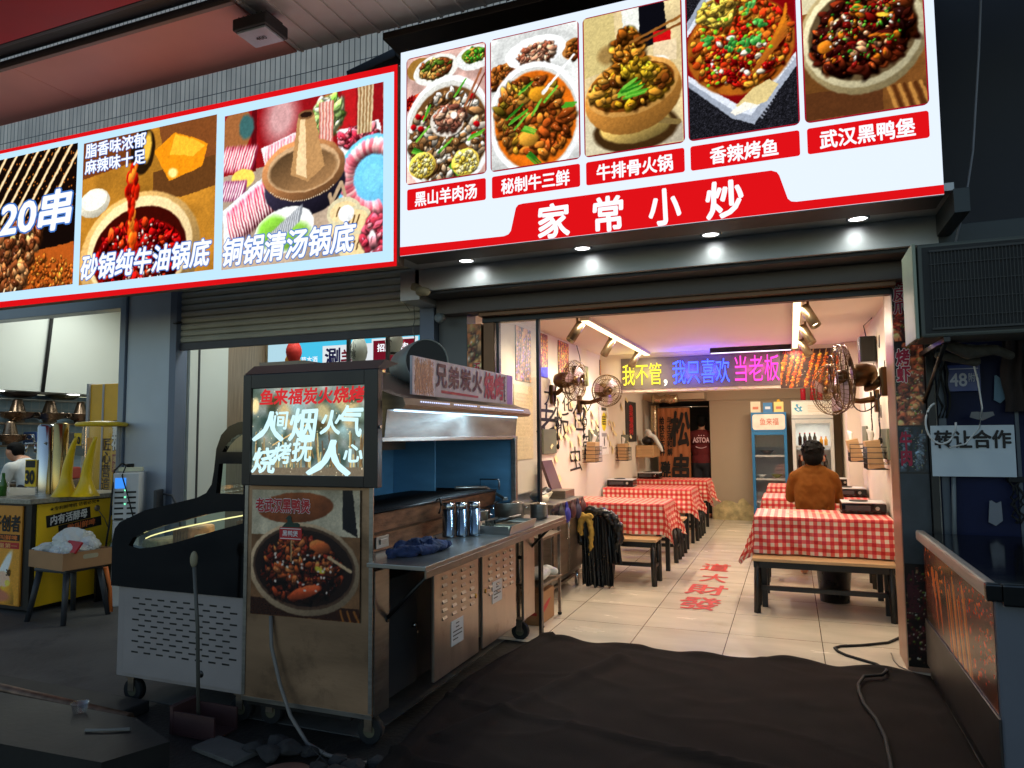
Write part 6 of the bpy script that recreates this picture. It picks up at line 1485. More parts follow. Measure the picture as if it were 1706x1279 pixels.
for k, (x, y, h, c_, lab) in enumerate(((-3.30, 3.02, .86, (190, 180, 150), "cream wrapped food stack inside the display freezer, leftmost"), (-3.12, 3.06, .93, (150, 104, 60), "brown food stack inside the display freezer beside the cream one"), (-2.93, 3.02, .90, (206, 196, 172), "pale food stack inside the display freezer, in the middle"), (-2.70, 3.08, .98, (176, 120, 70), "golden food stack inside the display freezer near the cart"), (-2.95, 3.4, .74, (150, 70, 54), "reddish low tray inside the display freezer by the side window"))):
    s = MB(); s.box(x - .055, y - .08, .647, x + .055, y + .12, h, .014)
    for j in range(5): s.box(x - .047 + j * .02, y - .084, .66, x - .036 + j * .02, y - .0805, h - .02)
    solo("food_stack", s, mat("food stack fill", c_, .5, 0, .45, 26, .4, 40), lab, "food", "food in the display freezer")
# long handled dustpan broom leaning before the freezer
mp = thing("long_dustpan", "pinkish dustpan with a tall grey handle standing before the freezer", "dustpan", (-2.72, 2.72, 0))
s = MB(); s.tube([(-2.70, 2.72, .05), (-2.70, 2.70, .5), (-2.71, 2.68, .80)], .009, 10); part("handle", s, mat("grey dustpan handle", (78, 76, 70), .5), mp)
s = MB(); s.ell((-2.712, 2.679, .83), (.018, .018, .04)); part("grip", s, mat("worn wood grip", (140, 130, 104), .6), mp)
s = MB(); s.prism([(-2.82, .004), (-2.55, .004), (-2.55, .012), (-2.80, .012), (-2.80, .13), (-2.82, .135)], lambda u, v, d: (u, d, v), 2.66, 2.82); s.box(-2.80, 2.662, .0125, -2.55, 2.672, .11); s.box(-2.80, 2.808, .0125, -2.55, 2.818, .11); part("pan", s, mat("faded pink plastic", (56, 30, 30), .6, 0, .2, 6), mp)
# slab at the lower left with litter
sl = thing("concrete_slab", "dark concrete slab step with a rusty metal edge at the lower left of the street", "step", (-3.6, 2.45, 0))
s = MB(); s.prism([(-6.5, 2.00), (-2.66, 2.17), (-2.56, 2.42), (-2.92, 2.56), (-6.5, 2.58)], lambda u, v, d: (u, v, d), 0, .10); part("slab", s, mat("smooth dark concrete", (15, 14, 14), .5, 0, .4, 3, .12, 30), sl)
s = MB(); s.tube([(-6.5, 2.61, .10), (-4.0, 2.61, .095), (-3.0, 2.59, .075)], .028, 8); part("metal_edge", s, mat("rusty metal edge", (110, 86, 70), .45, .6, .5, 14, .3, 40), sl)
s = MB(); s.box(-6.5, 2.66, 0, -3.15, 2.84, .06, .01); part("plank", s, mat("dark wet plank", (30, 28, 27), .6, 0, .3, 5), sl)
s = MB(); c_ = (-3.22, 2.50, .102); s.lathe([(.028, 0), (.038, .05), (.041, .052), (.036, .05), (.026, .004), (0, .004)], c_, 22); solo("plastic_cup", s, glass, "clear plastic cup standing on the edge of the concrete slab", "cup")
s = MB(); s.tube([(-3.00, 2.36, .108), (-2.92, 2.39, .11), (-2.82, 2.44, .108)], [.008, .005, .009], 6); solo("paper_twist", s, mat("grubby tissue", (120, 118, 114), .9), "white twist of tissue lying on the concrete slab", "tissue")
# ------------------------------------------------------------------ neighbouring hotpot shop on the left
ns = thing("hotpot_shop_building", "brightly lit white hotpot shop on the left with a blue grey pillar", "building", (-5.8, 5.5, 0))
mat("slate metal trim", (130, 142, 158), .4, .3, .1, 3)
white_w = mat("white laminate wall", (212, 216, 208), .5, 0, .03, 1.2)
bluetile = mat("pale blue tiles", (150, 180, 200), .3, 0, .06, 4); grid_lines(bluetile, (0, .1, .1), (0, 0, 0), .003, (190, 200, 206), tone=.05)
s = MB(); s.box(-8.9, 4.95, 1.985, -8.3, 7.4, 3.2); part("bulkhead", s, white_w, ns)
s = MB(); s.box(-9.0, 4.95, 0, -8.905, 7.4, 1.98); part("tiled_wall", s, bluetile, ns)
s = MB(); s.box(-9.0, 7.405, 0, -5.15, 7.5, 3.3); part("rear_wall", s, white_w, ns)
s = MB(); s.box(-9.0, 4.9, 3.21, -2.5, 7.5, 3.3); part("shop_ceiling", s, white_w, ns)
s = MB(); s.box(-9.0, 4.80, 2.64, -2.5, 4.858, 3.2, .004) if 0 else s.box(-9.0, 4.80, 2.645, -5.79, 4.945, 3.2, .004); part("lintel", s, MATS["slate metal trim"], ns)
s = MB(); s.box(-5.70, 4.78, 0, -5.18, 4.98, 3.2, .004); part("pillar", s, blue_g, ns)
s = MB(); s.box(-5.785, 4.76, 0, -5.715, 4.97, 3.2, .004); s.box(-5.714, 4.79, 0, -5.701, 4.97, 3.2); part("pillar_trim", s, MATS["slate metal trim"], ns)
mat("dark slate guide rail", (104, 114, 132), .45, .3, .1, 3)
for x0, x1 in ((-5.178, -5.10), (-2.63, -2.505)): s = MB(); s.box(x0, 4.77, 0, x1, 4.90, 2.95, .004); part("shutter_guide", s, MATS["dark slate guide rail"], ns)
s = MB(); s.box(-5.25, 4.985, 0, -5.15, 5.46, 3.2); part("white_partition", s, white_w, ns)
s = MB(); s.box(-5.149, 5.08, 0, -5.143, 5.10, 3.2); part("dark_seam", s, grey_d, ns)
s = MB(); s.box(-5.25, 5.461, 0, -5.152, 6.0, 3.2); part("wood_partition", s, woodg, ns)
s = MB(); s.box(-5.25, 6.001, 0, -2.46, 6.1, 3.2); part("inner_wall", s, mat("beige inner wall", (190, 172, 140), .7, 0, .08, 1.5), ns)
s = MB(); s.tube([(-8.28, 5.9, 3.2), (-8.275, 5.85, 2.6), (-8.28, 5.8, 1.98)], .02, 8); solo("drain_pipe", s, rubber, "dark green pipe running down the white bulkhead of the left shop", "pipe")
# half open roller shutter
ru = thing("roller_shutter", "half lowered grey roller shutter in the opening behind the cart", "shutter", (-3.86, 4.84, 2.2))
n = 12; prof = []
for k in range(n + 1):
    z0 = 2.275 + .058 * k
    prof += [(4.835, z0), (4.822, z0 + .006), (4.818, z0 + .03), (4.826, z0 + .05), (4.842, z0 + .054)]
s = MB()
for (a, b_) in zip(prof[:-1], prof[1:]): s.quad((-5.10, a[0], a[1]), (-2.63, a[0], a[1]), (-2.63, b_[0], b_[1]), (-5.10, b_[0], b_[1]))
part("slat_curtain", s, shut_m, ru)
s = MB(); s.box(-5.10, 4.81, 2.205, -2.63, 4.85, 2.272, .005); part("bottom_bar", s, mat("dark shutter bar", (70, 70, 76), .45, .3), ru)
s = MB(); s.cyl((-5.12, 4.76, 2.45), (-5.04, 4.76, 2.45), .012); part("latch", s, blackm, ru)
rg = random.Random(1); s = MB(); pts = [(-2.66 + rg.uniform(-.01, .01), 4.74, 2.62 - .045 * i) for i in range(12)]; s.tube(pts, .004, 5); s.tube([(-2.68, 4.73, 2.58), (-2.74, 4.72, 2.45), (-2.69, 4.73, 2.38)], .003, 5); solo("loose_wire", s, mat("grey frayed wire", (110, 110, 104), .6), "frayed thin wires hanging at the right end of the roller shutter", "wire")
tag(link("sealant_lump", blob([('e', (-2.50, 4.50, 2.49), (.07, .05, .04)), ('e', (-2.42, 4.44, 2.45), (.06, .05, .035)), ('t', [(-2.55, 4.5, 2.54, .03), (-2.38, 4.42, 2.43, .02)])], .012, "l"), mat("dirty foam", (130, 120, 96), .95, 0, .3, 12, .8, 30)), "lump of dirty foam sealant at the corner where the two signs meet", "foam")
s = MB(); s.lathe([(0, 0), (.03, .002), (.04, .03), (.035, .06), (.03, .07), (0, .071)], (-2.42, 4.74, 2.30), 18, (0, -1, 0)); cmr = part("security_camera", s, mat("grey camera shell", (120, 130, 134), .4), None); tag(cmr, "round grey security camera under the fascia beside the shutter", "camera")
part("bracket", MB().box(-2.44, 4.73, 2.33, -2.40, 4.78, 2.40, .004), blackm, cmr)
# menu lightbox inside
mb_ = thing("menu_lightbox", "long blue and white backlit menu inside the left shop reading 涮羊", "sign", (-4.2, 5.97, 1.95))
bl = emat("backlit cyan", (70, 190, 226), .95); pb = emat("backlit pale blue", (176, 214, 228), .9); wb = emat("backlit white card", (222, 228, 232), .9); mr = emat("backlit maroon", (110, 24, 40), .8)
s = MB(); s.box(-5.10, 5.965, 1.90, -3.15, 5.998, 2.42); part("case", s, whitep, mb_)
Q = lambda x0, z0, x1, z1, y: flat([(x0, z0), (x1, z0), (x1, z1), (x0, z1)], y)
part("lit_panel", Q(-5.09, 1.91, -3.16, 2.41, 5.962), bl, mb_); part("pale_panel", Q(-5.09, 1.91, -4.70, 2.41, 5.960), pb, mb_); part("white_card", Q(-4.40, 1.96, -3.80, 2.34, 5.959), wb, mb_)
part("photo_border", Q(-3.82, 1.93, -3.30, 2.38, 5.960), wb, mb_)
mp_ = Pic(1.1, 90, (100, 22, 36), 41); mp_.poly([(0, .55), (1.1, .5), (1.1, 1), (0, 1)], (90, 60, 50))
for x, y, r_, c_ in ((.25, .72, .2, (226, 190, 120)), (.55, .62, .12, (236, 200, 70)), (.4, .9, .24, (214, 120, 110)), (.8, .75, .2, (226, 214, 190)), (.95, .9, .18, (200, 80, 60)), (.1, .9, .15, (226, 206, 180))): mp_.ell(x, y, r_, r_ * .6, c_, 0, .06, .3)
mp_.chunks(.5, .8, .5, .2, 60, .02, .04, [(220, 140, 120), (240, 220, 190), (190, 80, 60)]); mp_.poly([(.6, .04), (.62, .04), (.62, .5), (.6, .5)], (70, 10, 20)); mp_.poly([(.8, .04), (.84, .04), (.84, .5), (.8, .5)], (150, 40, 50))
part("dish_photo", mp_.mesh("dish_photo", (-3.80, 5.957, 1.95), X_, Z_, .46, .41), lit, mb_)
text("草本酒", (-4.66, 5.958, 2.17), X_, Z_, .20, .07, e_text, mb_, bold=.01); text("至臻泡福", (-4.68, 5.958, 2.07), X_, Z_, .23, .05, pb, mb_, bold=.01)
text("涮", (-4.36, 5.956, 2.13), X_, Z_, .17, .18, emat("backlit dark blue ink", (40, 40, 80), .6), mb_, bold=.03, brush=.05); text("羊", (-4.17, 5.956, 2.14), X_, Z_, .14, .15, mr, mb_, bold=.03, brush=.05)
text("现切鲜牛羊肉", (-4.33, 5.956, 2.02), X_, Z_, .46, .065, bpy.data.materials["backlit dark blue ink"], mb_, bold=.01)
text("招牌涮肉", (-3.75, 5.955, 2.25), X_, Z_, .34, .075, e_text, mb_, bold=.03)
def lantern(x, y, z, r, h, col, label, txt=None, flat_=False):
    t = thing("paper_lantern", label, "lantern", (x, y, z), "paper lanterns in the left shop")
    m = mat("lantern paper", col, .7, 0, .06, 9)
    s = MB(); pr = [(r * .45, 0)] + [(r * (.55 + .45 * math.sin(math.pi * (k + .5) / 12)) * (1 if k % 2 else .975), h * (k + .5) / 12) for k in range(12)] + [(r * .45, h)]
    s.lathe(pr, (x, y, z), 24); part("shade", s, m, t)
    s = MB(); s.cyl((x, y, z - .02), (x, y, z + .004), r * .46); s.cyl((x, y, z + h - .004), (x, y, z + h + .02), r * .46); part("rim", s, blackm, t)
    s = MB(); s.tube([(x, y, z + h), (x, y, 3.2)], .003, 4); part("hanging_cord", s, blackm, t)
    if txt: text(txt, (x - r * .35, y - r - .004, z + h * .18), X_, Z_, r * .7, h * .64, inkb, t, bold=0, vertical=len(txt) > 1)
lantern(-4.35, 5.45, 2.13, .075, .19, (196, 40, 30), "red paper lantern hanging before the blue menu"); lantern(-4.40, 5.5, 2.06, .075, .16, (226, 150, 50), "orange paper lantern half behind the red one")
lantern(-3.63, 5.45, 2.07, .08, .25, (196, 200, 190), "white paper lantern with black characters before the menu", "小寒"); lantern(-3.29, 5.5, 2.17, .08, .2, (206, 206, 196), "white paper lantern near the shutter's right end", "冬")
for x, lab in ((-3.57, "dark upright pole behind the cart, left of two"), (-3.175, "dark upright pole behind the cart, right of two")):
    s = MB(); s.box(x - .014, 5.19, .008, x + .014, 5.22, 3.2, .002); solo("pole", s, grey_d, lab, "pole", "poles behind the cart")
lamp('AREA', (-3.9, 5.35, 3.1), 22, COOL, ns, (-3.9, 5.35, 0), 1.2, sy=.5)
lamp('AREA', (-7.0, 5.9, 3.15), 34, COOL, ns, (-7.0, 5.9, 0), 2.0, sy=1.0)
for y, lab in ((5.42, "round recessed light in the left shop bulkhead, nearer one"), (6.35, "round recessed light in the left shop bulkhead, farther one")):
    s = MB(); s.lathe([(.07, 0), (.07, -.006), (.06, -.008), (0, -.009)], (-8.5, y, 1.985), 20); o = part("downlight", s, e_cool, None); tag(o, lab, "downlight", "bulkhead lights"); lamp('SPOT', (-8.5, y, 1.96), 8, COOL, o, (-8.55, y, 0), .05, 140, .8)
# shelves with brass hotpots
for z, lab in ((1.60, "upper steel shelf along the tiled wall of the left shop"), (1.33, "lower steel shelf along the tiled wall of the left shop")):
    s = MB(); s.box(-8.9, 5.0, z, -8.66, 7.2, z + .025, .003); solo("wall_shelf", s, steel_d, lab, "shelf", "shelves in the left shop")
def hotpot(x, y, z, r, label):
    t = thing("brass_hotpot", label, "hotpot", (x, y, z), "brass hotpots on the shelves")
    s = MB(); s.lathe([(r * .4, 0), (r * .42, .03), (r * .9, .06), (r, .11), (r * 1.06, .115), (r * 1.02, .122), (r * .93, .115), (r * .85, .07), (0, .06)], (x, y, z), 24); part("pot_body", s, copper, t)
    s = MB(); s.lathe([(r * .52, .07), (r * .46, .12), (r * .26, .26), (r * .25, .275), (r * .2, .275), (r * .2, .2), (0, .2)], (x, y, z), 20); part("chimney", s, copper, t)
    for a in (.8, 3.9): s = MB(); d = V((math.cos(a), math.sin(a), 0)); s.ring(V((x, y, z + .09)) + d * (r * 1.05), .03, .006, d.cross(Z_), 12); part("handle", s, copper, t)
hotpot(-8.62, 5.74, 1.626, .19, "brass hotpot on the upper shelf, nearest the left picture edge"); hotpot(-8.62, 6.14, 1.626, .19, "brass hotpot in the middle of the upper shelf"); hotpot(-8.62, 6.55, 1.626, .17, "brass hotpot on the upper shelf nearest the yellow panel"); hotpot(-8.55, 5.62, 1.356, .18, "brass hotpot on the lower shelf above the bending man")
for y, z, r, c_, lab in ((5.8, 1.917, .2, (60, 50, 44), "dark wok lying above the brass hotpots"), (6.35, 1.917, .2, (90, 90, 70), "grey green tray on top of the shelf stack")):
    s = MB(); s.lathe([(0, 0), (r * .6, .01), (r, .06), (r * .95, .065), (0, .02)], (-8.68, y, z), 20); solo("wok", s, mat("wok metal", c_, .4, .6), lab, "wok")
s = MB(); s.box(-8.9, 5.3, 1.90, -8.7, 6.7, 1.915, .003); solo("wall_shelf", s, whitep, "top white shelf under the left shop bulkhead", "shelf", "shelves in the left shop")
s = MB(); s.box(-8.9, 5.0, .008, -8.3, 7.2, .88, .004); s.box(-8.895, 5.02, .8805, -8.28, 7.2, .91, .004); solo("kitchen_counter", s, steel_d, "steel kitchen counter along the tiled wall of the left shop", "counter")
for y, z, c_, w_, lab in ((5.9, 1.36, (60, 90, 150), .12, "blue tub on the lower shelf of the left shop"), (6.2, 1.36, (60, 60, 60), .2, "dark box on the lower shelf of the left shop"), (5.7, .915, (206, 206, 200), .3, "white tub on the kitchen counter"), (6.3, .915, (150, 60, 50), .2, "red tub on the kitchen counter"), (6.9, 1.63, (60, 66, 66), .3, "dark crate on the upper shelf by the yellow panel")):
    s = MB(); s.box(-8.75, y, z, -8.5, y + w_, z + .15, .02); solo("tub", s, mat("tub plastic", c_, .5), lab, "tub")
# bending man in the left shop
mx, my = -8.02, 5.50
pm2 = person("man in a white shirt bending forward in the left shop kitchen, seen from the side", (mx, my, .008))
b = [('e', (mx + .06, my, .88), (.15, .13, .13)), ('t', [(mx + .05, my, .9, .13), (mx - .02, my, 1.06, .13), (mx - .10, my, 1.15, .09)]), ('t', [(mx - .10, my, 1.15, .055), (mx - .20, my, 1.22, .05)]),
     ('e', (mx - .26, my - .0, 1.275), (.10, .078, .105)), ('e', (mx - .355, my, 1.255), (.02, .014, .018)), ('e', (mx - .245, my - .078, 1.265), (.02, .012, .03))]
for sy in (-1, 1):
    b.append(('t', [(mx - .06, my + sy * .17, 1.10, .052), (mx - .10, my + sy * .21, .92, .042), (mx - .32, my + sy * .15, .97, .032)])); b.append(('e', (mx - .38, my + sy * .14, .965), (.05, .035, .018)))
    for k in range(4): b.append(('t', [(mx - .41, my + sy * .14 - .024 + .016 * k, .965, .009), (mx - .46, my + sy * .14 - .024 + .016 * k, .95, .008)]))
    b.append(('t', [(mx + .07, my + sy * .09, .85, .085), (mx + .05, my + sy * .1, .48, .06), (mx + .06, my + sy * .1, .1, .042)])); b.append(('t', [(mx + .05, my + sy * .1, .05, .042), (mx - .12, my + sy * .11, .045, .034)]))
part("body", blob(b, .012, "body"), skin, pm2)
c_ = [('e', (mx + .06, my, .92), (.165, .15, .14)), ('t', [(mx + .05, my, .95, .145), (mx - .02, my, 1.06, .145), (mx - .09, my, 1.13, .10)]), ('t', [(mx - .06, my - .16, 1.09, .075), (mx - .05, my, 1.12, .09), (mx - .06, my + .16, 1.09, .075)])]
for sy in (-1, 1): c_.append(('t', [(mx - .06, my + sy * .17, 1.10, .07), (mx - .09, my + sy * .205, .96, .062)]))
part("shirt", blob(c_, .011, "shirt"), whitecl, pm2)
tq = [('e', (mx + .06, my, .86), (.16, .14, .10))]
for sy in (-1, 1): tq.append(('t', [(mx + .07, my + sy * .09, .85, .095), (mx + .05, my + sy * .1, .48, .072), (mx + .06, my + sy * .1, .12, .055)]))
part("trousers", blob(tq, .016, "trousers"), trouser, pm2)
part("hair", blob([('e', (mx - .245, my, 1.325), (.10, .080, .068)), ('e', (mx - .19, my, 1.29), (.055, .074, .075))], .008, "hair"), hair_m, pm2)
# yellow beer panel
yp = thing("yellow_cabinet", "tall yellow beer cabinet with brush characters inside the left shop", "cabinet", (-6.95, 5.75, .008))
s = MB(); s.box(-7.22, 5.60, .008, -6.68, 6.1, 2.02, .004); part("cabinet_body", s, yel_pan, yp)
s = MB(); s.box(-7.26, 5.58, .008, -7.222, 6.1, 2.03, .003); s.box(-7.03, 5.592, .008, -7.005, 5.5985, 2.018); part("grey_trim", s, mat("pale grey trim", (150, 152, 160), .4), yp)
brn = mat("dark brown ink", (60, 36, 12), .6)
text("匠心营造", (-7.0, 5.596, .86), X_, Z_, .12, .56, brn, yp, bold=.02, vertical=True, brush=.03)
text("雪花", (-6.86, 5.594, 1.30), X_, Z_, .11, .30, inkw, yp, bold=.05, vertical=True, outline=(inkb, .05))
s = MB(); s.box(-6.85, 5.594, 1.06, -6.77, 5.5985, 1.25); part("seal_plate", s, mat("seal red", (150, 40, 20), .5), yp); text("啤酒", (-6.84, 5.593, 1.075), X_, Z_, .06, .16, mat("gold ink", (226, 190, 110), .4), yp, bold=.01, vertical=True)
# beer counter
bc = thing("beer_counter", "yellow printed beer counter with a grey worktop reading 内有活酵母", "counter", (-6.6, 4.45, .004)); bz = .93
s = MB(); s.box(-8.2, 4.02, .03, -5.81, 4.92, bz - .04); part("counter_body", s, blackm, bc)
s = MB(); s.box(-8.25, 3.97, bz - .04, -5.76, 4.95, bz, .006); part("worktop", s, mat("speckled grey worktop", (150, 144, 128), .35, 0, .3, 60), bc)
s = MB(); s.box(-8.2, 4.005, .06, -5.90, 4.019, .87, .002); fp = part("front_print", s, mat("orange beer print", (214, 140, 40), .4, 0, .12, 2), bc)
s = MB(); s.box(-5.809, 4.06, .05, -5.797, 4.90, .88, .002); sp_ = part("side_print", s, mat("bright yellow print", (244, 196, 26), .4, 0, .1, 3), bc)
fpic = Pic(.7, 120, (216, 150, 50), 71); fpic.ell(.32, .5, .09, .4, (240, 236, 226), .5, .3); fpic.ell(.45, .78, .12, .3, (226, 160, 50), -.35, .2, .3); fpic.ell(.34, .6, .16, .12, (236, 190, 160), .3, .2); fpic.ell(.2, .86, .3, .1, (196, 120, 90), .1, .4); fpic.ell(.44, .66, .06, .05, (236, 206, 90), 0, .1)
part("beer_photo", fpic.mesh("beer_photo", (-6.28, 4.003, .07), X_, Z_, .37, .50), prt, fp)
text("开创者", (-6.26, 4.002, .66), X_, Z_, .34, .13, inkb, fp, bold=.035); s = MB(); s.box(-6.28, 4.001, .585, -5.92, 4.0035, .635); part("black_strip", s, inkb, fp); text("敢叫鲜啤", (-6.24, 4.0, .59), X_, Z_, .30, .04, mat("orange ink", (226, 120, 40), .5), fp, bold=.02)
s = MB(); s.box(-6.28, 4.001, .52, -5.92, 4.0035, .57); part("red_strip", s, inkr, fp); text("销量第一", (-6.24, 4.0, .525), X_, Z_, .30, .038, mat("pale orange ink", (236, 176, 110), .5), fp, bold=.01); text("30", (-6.06, 4.0, .30), X_, Z_, .05, .05, inkb, fp, bold=.03)
M = Matrix.Translation((-5.796, 4.14, .68)) @ Matrix.Rotation(R(6), 4, 'X'); s = MB(M); s.box(0, 0, 0, .002, .40, .10); s.box(0, .10, -.085, .002, .50, -.003); part("black_band", s, inkb, sp_)
text("内有活酵母", (-5.793, 4.17, .70), (0, 1, .105), (0, -.0, 1), .33, .075, inkw, sp_, bold=.035); text("敢叫鲜啤", (-5.793, 4.32, .632), (0, 1, .105), Z_, .26, .055, mat("ink orange", (230, 120, 60), .5), sp_, bold=.03)
text("★专利鲜啤机 访者必究★", (-5.794, 4.16, .815), (0, 1, .08), Z_, .46, .032, inkb, sp_, bold=.01)
s = MB(); s.lathe([(.028, 0), (.02, .008), (0, .008)], (-5.797, 4.60, .80), 14, (1, 0, 0)); s.tube([(-5.79, 4.60, .79), (-5.775, 4.66, .70), (-5.78, 4.70, .62)], .004, 5); part("tap_hole", s, steel_d, bc)
s = MB(); s.box(-5.797, 4.73, .72, -5.78, 4.88, .81, .004); part("dark_tag", s, inkb, bc); text("鲜啤30公里", (-5.779, 4.745, .75), Y_, Z_, .12, .03, inkw, bc, bold=.01)
# beer equipment on the counter
bt = thing("beer_tower", "polished steel double beer tower with a 30 sticker standing on the counter", "beer tower", (-6.15, 4.40, bz))
s = MB(); s.lathe([(.075, 0), (.075, .60), (.06, .62), (0, .62)], (-6.20, 4.40, bz), 24); part("column", s, chrome, bt); s = MB(); s.lathe([(.06, 0), (.06, .62), (.05, .63), (0, .63)], (-6.05, 4.42, bz), 24); part("column", s, mat("brassy steel", (190, 160, 100), .18, .95), bt)
s = MB(); s.box(-6.34, 4.31, 1.0, -6.20, 4.316, 1.24, .003); sk = part("sticker", s, yellow_m, bt); text("30", (-6.325, 4.307, 1.03), X_, Z_, .11, .11, inkb, sk, bold=.05); s = MB(); s.box(-6.33, 4.3075, 1.17, -6.21, 4.3095, 1.23); part("black_band", s, inkb, sk)
s = MB(); s.tube([(-6.42, 4.36, 1.38), (-6.2, 4.36, 1.385), (-6.12, 4.34, 1.385)], .010, 8); s.tube([(-6.28, 4.36, 1.38), (-6.28, 4.35, 1.30)], .012, 8); s.tube([(-6.40, 4.36, 1.38), (-6.40, 4.35, 1.30)], .010, 8); s.tube([(-6.30, 4.36, 1.385), (-6.29, 4.33, 1.46)], .009, 8); part("tap", s, chrome, bt)
bk = thing("beer_tank", "clear beer tank with a yellow lid and 30 stickers standing on the counter", "tank", (-5.78, 4.55, bz))
s = MB(); s.lathe([(.15, 0), (.15, .60)], (-5.80, 4.62, bz), 28); part("glass_tube", s, glass, bk); s = MB(); s.lathe([(0, .60), (.2, .60), (.215, .615), (.2, .635), (.05, .65), (0, .65)], (-5.80, 4.62, bz), 28); part("lid", s, yellow_m, bk)
s = MB(); s.box(-5.93, 4.455, 1.36, -5.84, 4.459, 1.47, .002); sk = part("sticker", s, yellow_m, bk); text("30", (-5.922, 4.452, 1.375), X_, Z_, .072, .06, inkb, sk, bold=.05)
s = MB(); s.box(-5.77, 4.455, 1.30, -5.71, 4.459, 1.43, .002); part("sticker", s, mat("amber sticker", (214, 150, 50), .5), bk)
s = MB(); s.box(-5.92, 4.445, 1.27, -5.79, 4.449, 1.33, .002); part("grey_sticker", s, mat("grey sticker", (96, 106, 100), .5), bk)
for x, y, lab in ((-5.80, 4.30, "yellow beer horn on the counter, nearer one"), (-5.64, 4.36, "yellow beer horn on the counter, farther one")):
    s = MB(); P_ = []
    for k in range(16):
        q = k / 15; P_.append((.062 * max(0, 1 - q * 3.2) ** 1.6 + .048 * (1 - .72 * q * q), .50 * q))
    h_ = []
    for (r_, h) in [(.112, 0)] + P_ + [(.0, .505)]: h_.append((r_, h))
    s.lathe(h_, (x, y, bz), 22)
    for v in s.bm.verts: 
        q = (v.co.z - bz) / .52; v.co.x += .16 * q * q - .05 * q
    o = part("beer_horn", s, yellow_m, None); tag(o, lab, "beer horn", "yellow beer horns")
s = MB(); s.lathe([(0, 0), (.028, .002), (.03, .1), (.014, .15), (.013, .2), (0, .2)], (-6.36, 4.14, bz), 14); solo("bottle", s, mat("green bottle", (60, 110, 40), .15), "small green bottle at the front corner of the beer counter", "bottle")
for x, y, lab in ((-6.62, 4.3, "clear glass tumbler on the beer counter by the steel tower"), (-6.5, 4.25, "clear glass tumbler next to the green bottle")):
    s = MB(); s.lathe([(0, .004), (.03, .004), (.036, .11), (.034, .11), (.028, .01)], (x, y, bz), 16); solo("tumbler", s, glass, lab, "glass", "tumblers on the beer counter")
s = MB(); s.box(-7.0, 4.05, bz + .001, -6.55, 4.18, bz + .06, .01); solo("napkin_box", s, whitep, "long white box lying on the beer counter at the left edge", "box")
# stool with a carton of bags
st = thing("stool", "dark plastic stool holding a carton of white bags before the beer counter", "stool", (-5.38, 4.05, .004)); dkpl = mat("dark grey plastic", (52, 54, 58), .5)
s = MB(); s.box(-5.56, 3.88, .385, -5.20, 4.22, .415, .012); part("seat", s, dkpl, st)
for x, sx in ((-5.53, -1), (-5.23, 1)):
    for y, sy in ((3.91, -1), (4.19, 1)):
        s = MB(); s.tube([(x, y, .39), (x + sx * .05, y + sy * .05, .006)], [.03, .024], 4); part("leg", s, dkpl, st)
cbx = thing("cardboard_box", "low brown carton on the stool, heaped with white plastic bags", "box", (-5.38, 4.05, .417)); M = Matrix.Translation((-5.38, 4.05, .417)) @ Matrix.Rotation(R(-8), 4, 'Z')
s = MB(M); 
for a in ((-.24, -.19, 0, .24, .19, .006), (-.24, -.19, .0065, -.235, .19, .13), (.235, -.19, .0065, .24, .19, .13), (-.2345, -.19, .0065, .2345, -.185, .13), (-.2345, .185, .0065, .2345, .19, .13)): s.box(*a)
part("carton_body", s, card_m, cbx); s = MB(M); s.prism(rrect(-.06, .07, .06, .105, .016), lambda u, v, d: (d, u + .02, v), .2402, .2412); part("hand_hole", s, mat("hole cream", (180, 170, 140), .8), cbx)
rg = random.Random(17); bb = []
for k in range(15): bb.append(('e', (-5.42 + rg.uniform(-.18, .16), 4.07 + rg.uniform(-.12, .14), .50 + rg.uniform(0, .11)), (rg.uniform(.07, .12), rg.uniform(.06, .11), rg.uniform(.05, .08))))
bb += [('e', (-5.62, 4.0, .54), (.07, .08, .06)), ('e', (-5.42, 4.1, .62), (.13, .10, .07)), ('e', (-5.24, 4.1, .56), (.08, .09, .07))]
bm2 = blob(bb, .010, "bags")
for v in bm2.vertices:
    q = v.co.copy(); n_ = v.normal; v.co += mnoise.noise_vector(q * 7) * .035 + n_ * (.028 * (abs(mnoise.noise(q * 11)) + .6 * abs(mnoise.noise(q * 23 + V((3, 1, 0)))) - .3))
for f in bm2.polygons: f.use_smooth = False
tag(link("plastic_bag", bm2, bag_m), "big crumpled heap of white plastic bags in the carton on the stool", "bag")
s = MB(Matrix.Translation((-5.29, 3.94, .545)) @ Matrix.Rotation(R(-12), 4, 'Z') @ Matrix.Rotation(R(55), 4, 'X')); s.box(-.20, -.005, -.01, .15, .09, .006, .003); solo("red_packet", s, inkr, "red printed packet lying on the white bags in the carton", "packet")
s = MB(); s.tube([(-5.20, 4.22, .38), (-5.19, 4.26, .2), (-5.17, 4.25, .02)], [.02, .014, .02], 6); solo("orange_strap", s, mat("orange strap", (214, 110, 40), .6), "orange strap hanging to the ground behind the stool", "strap")
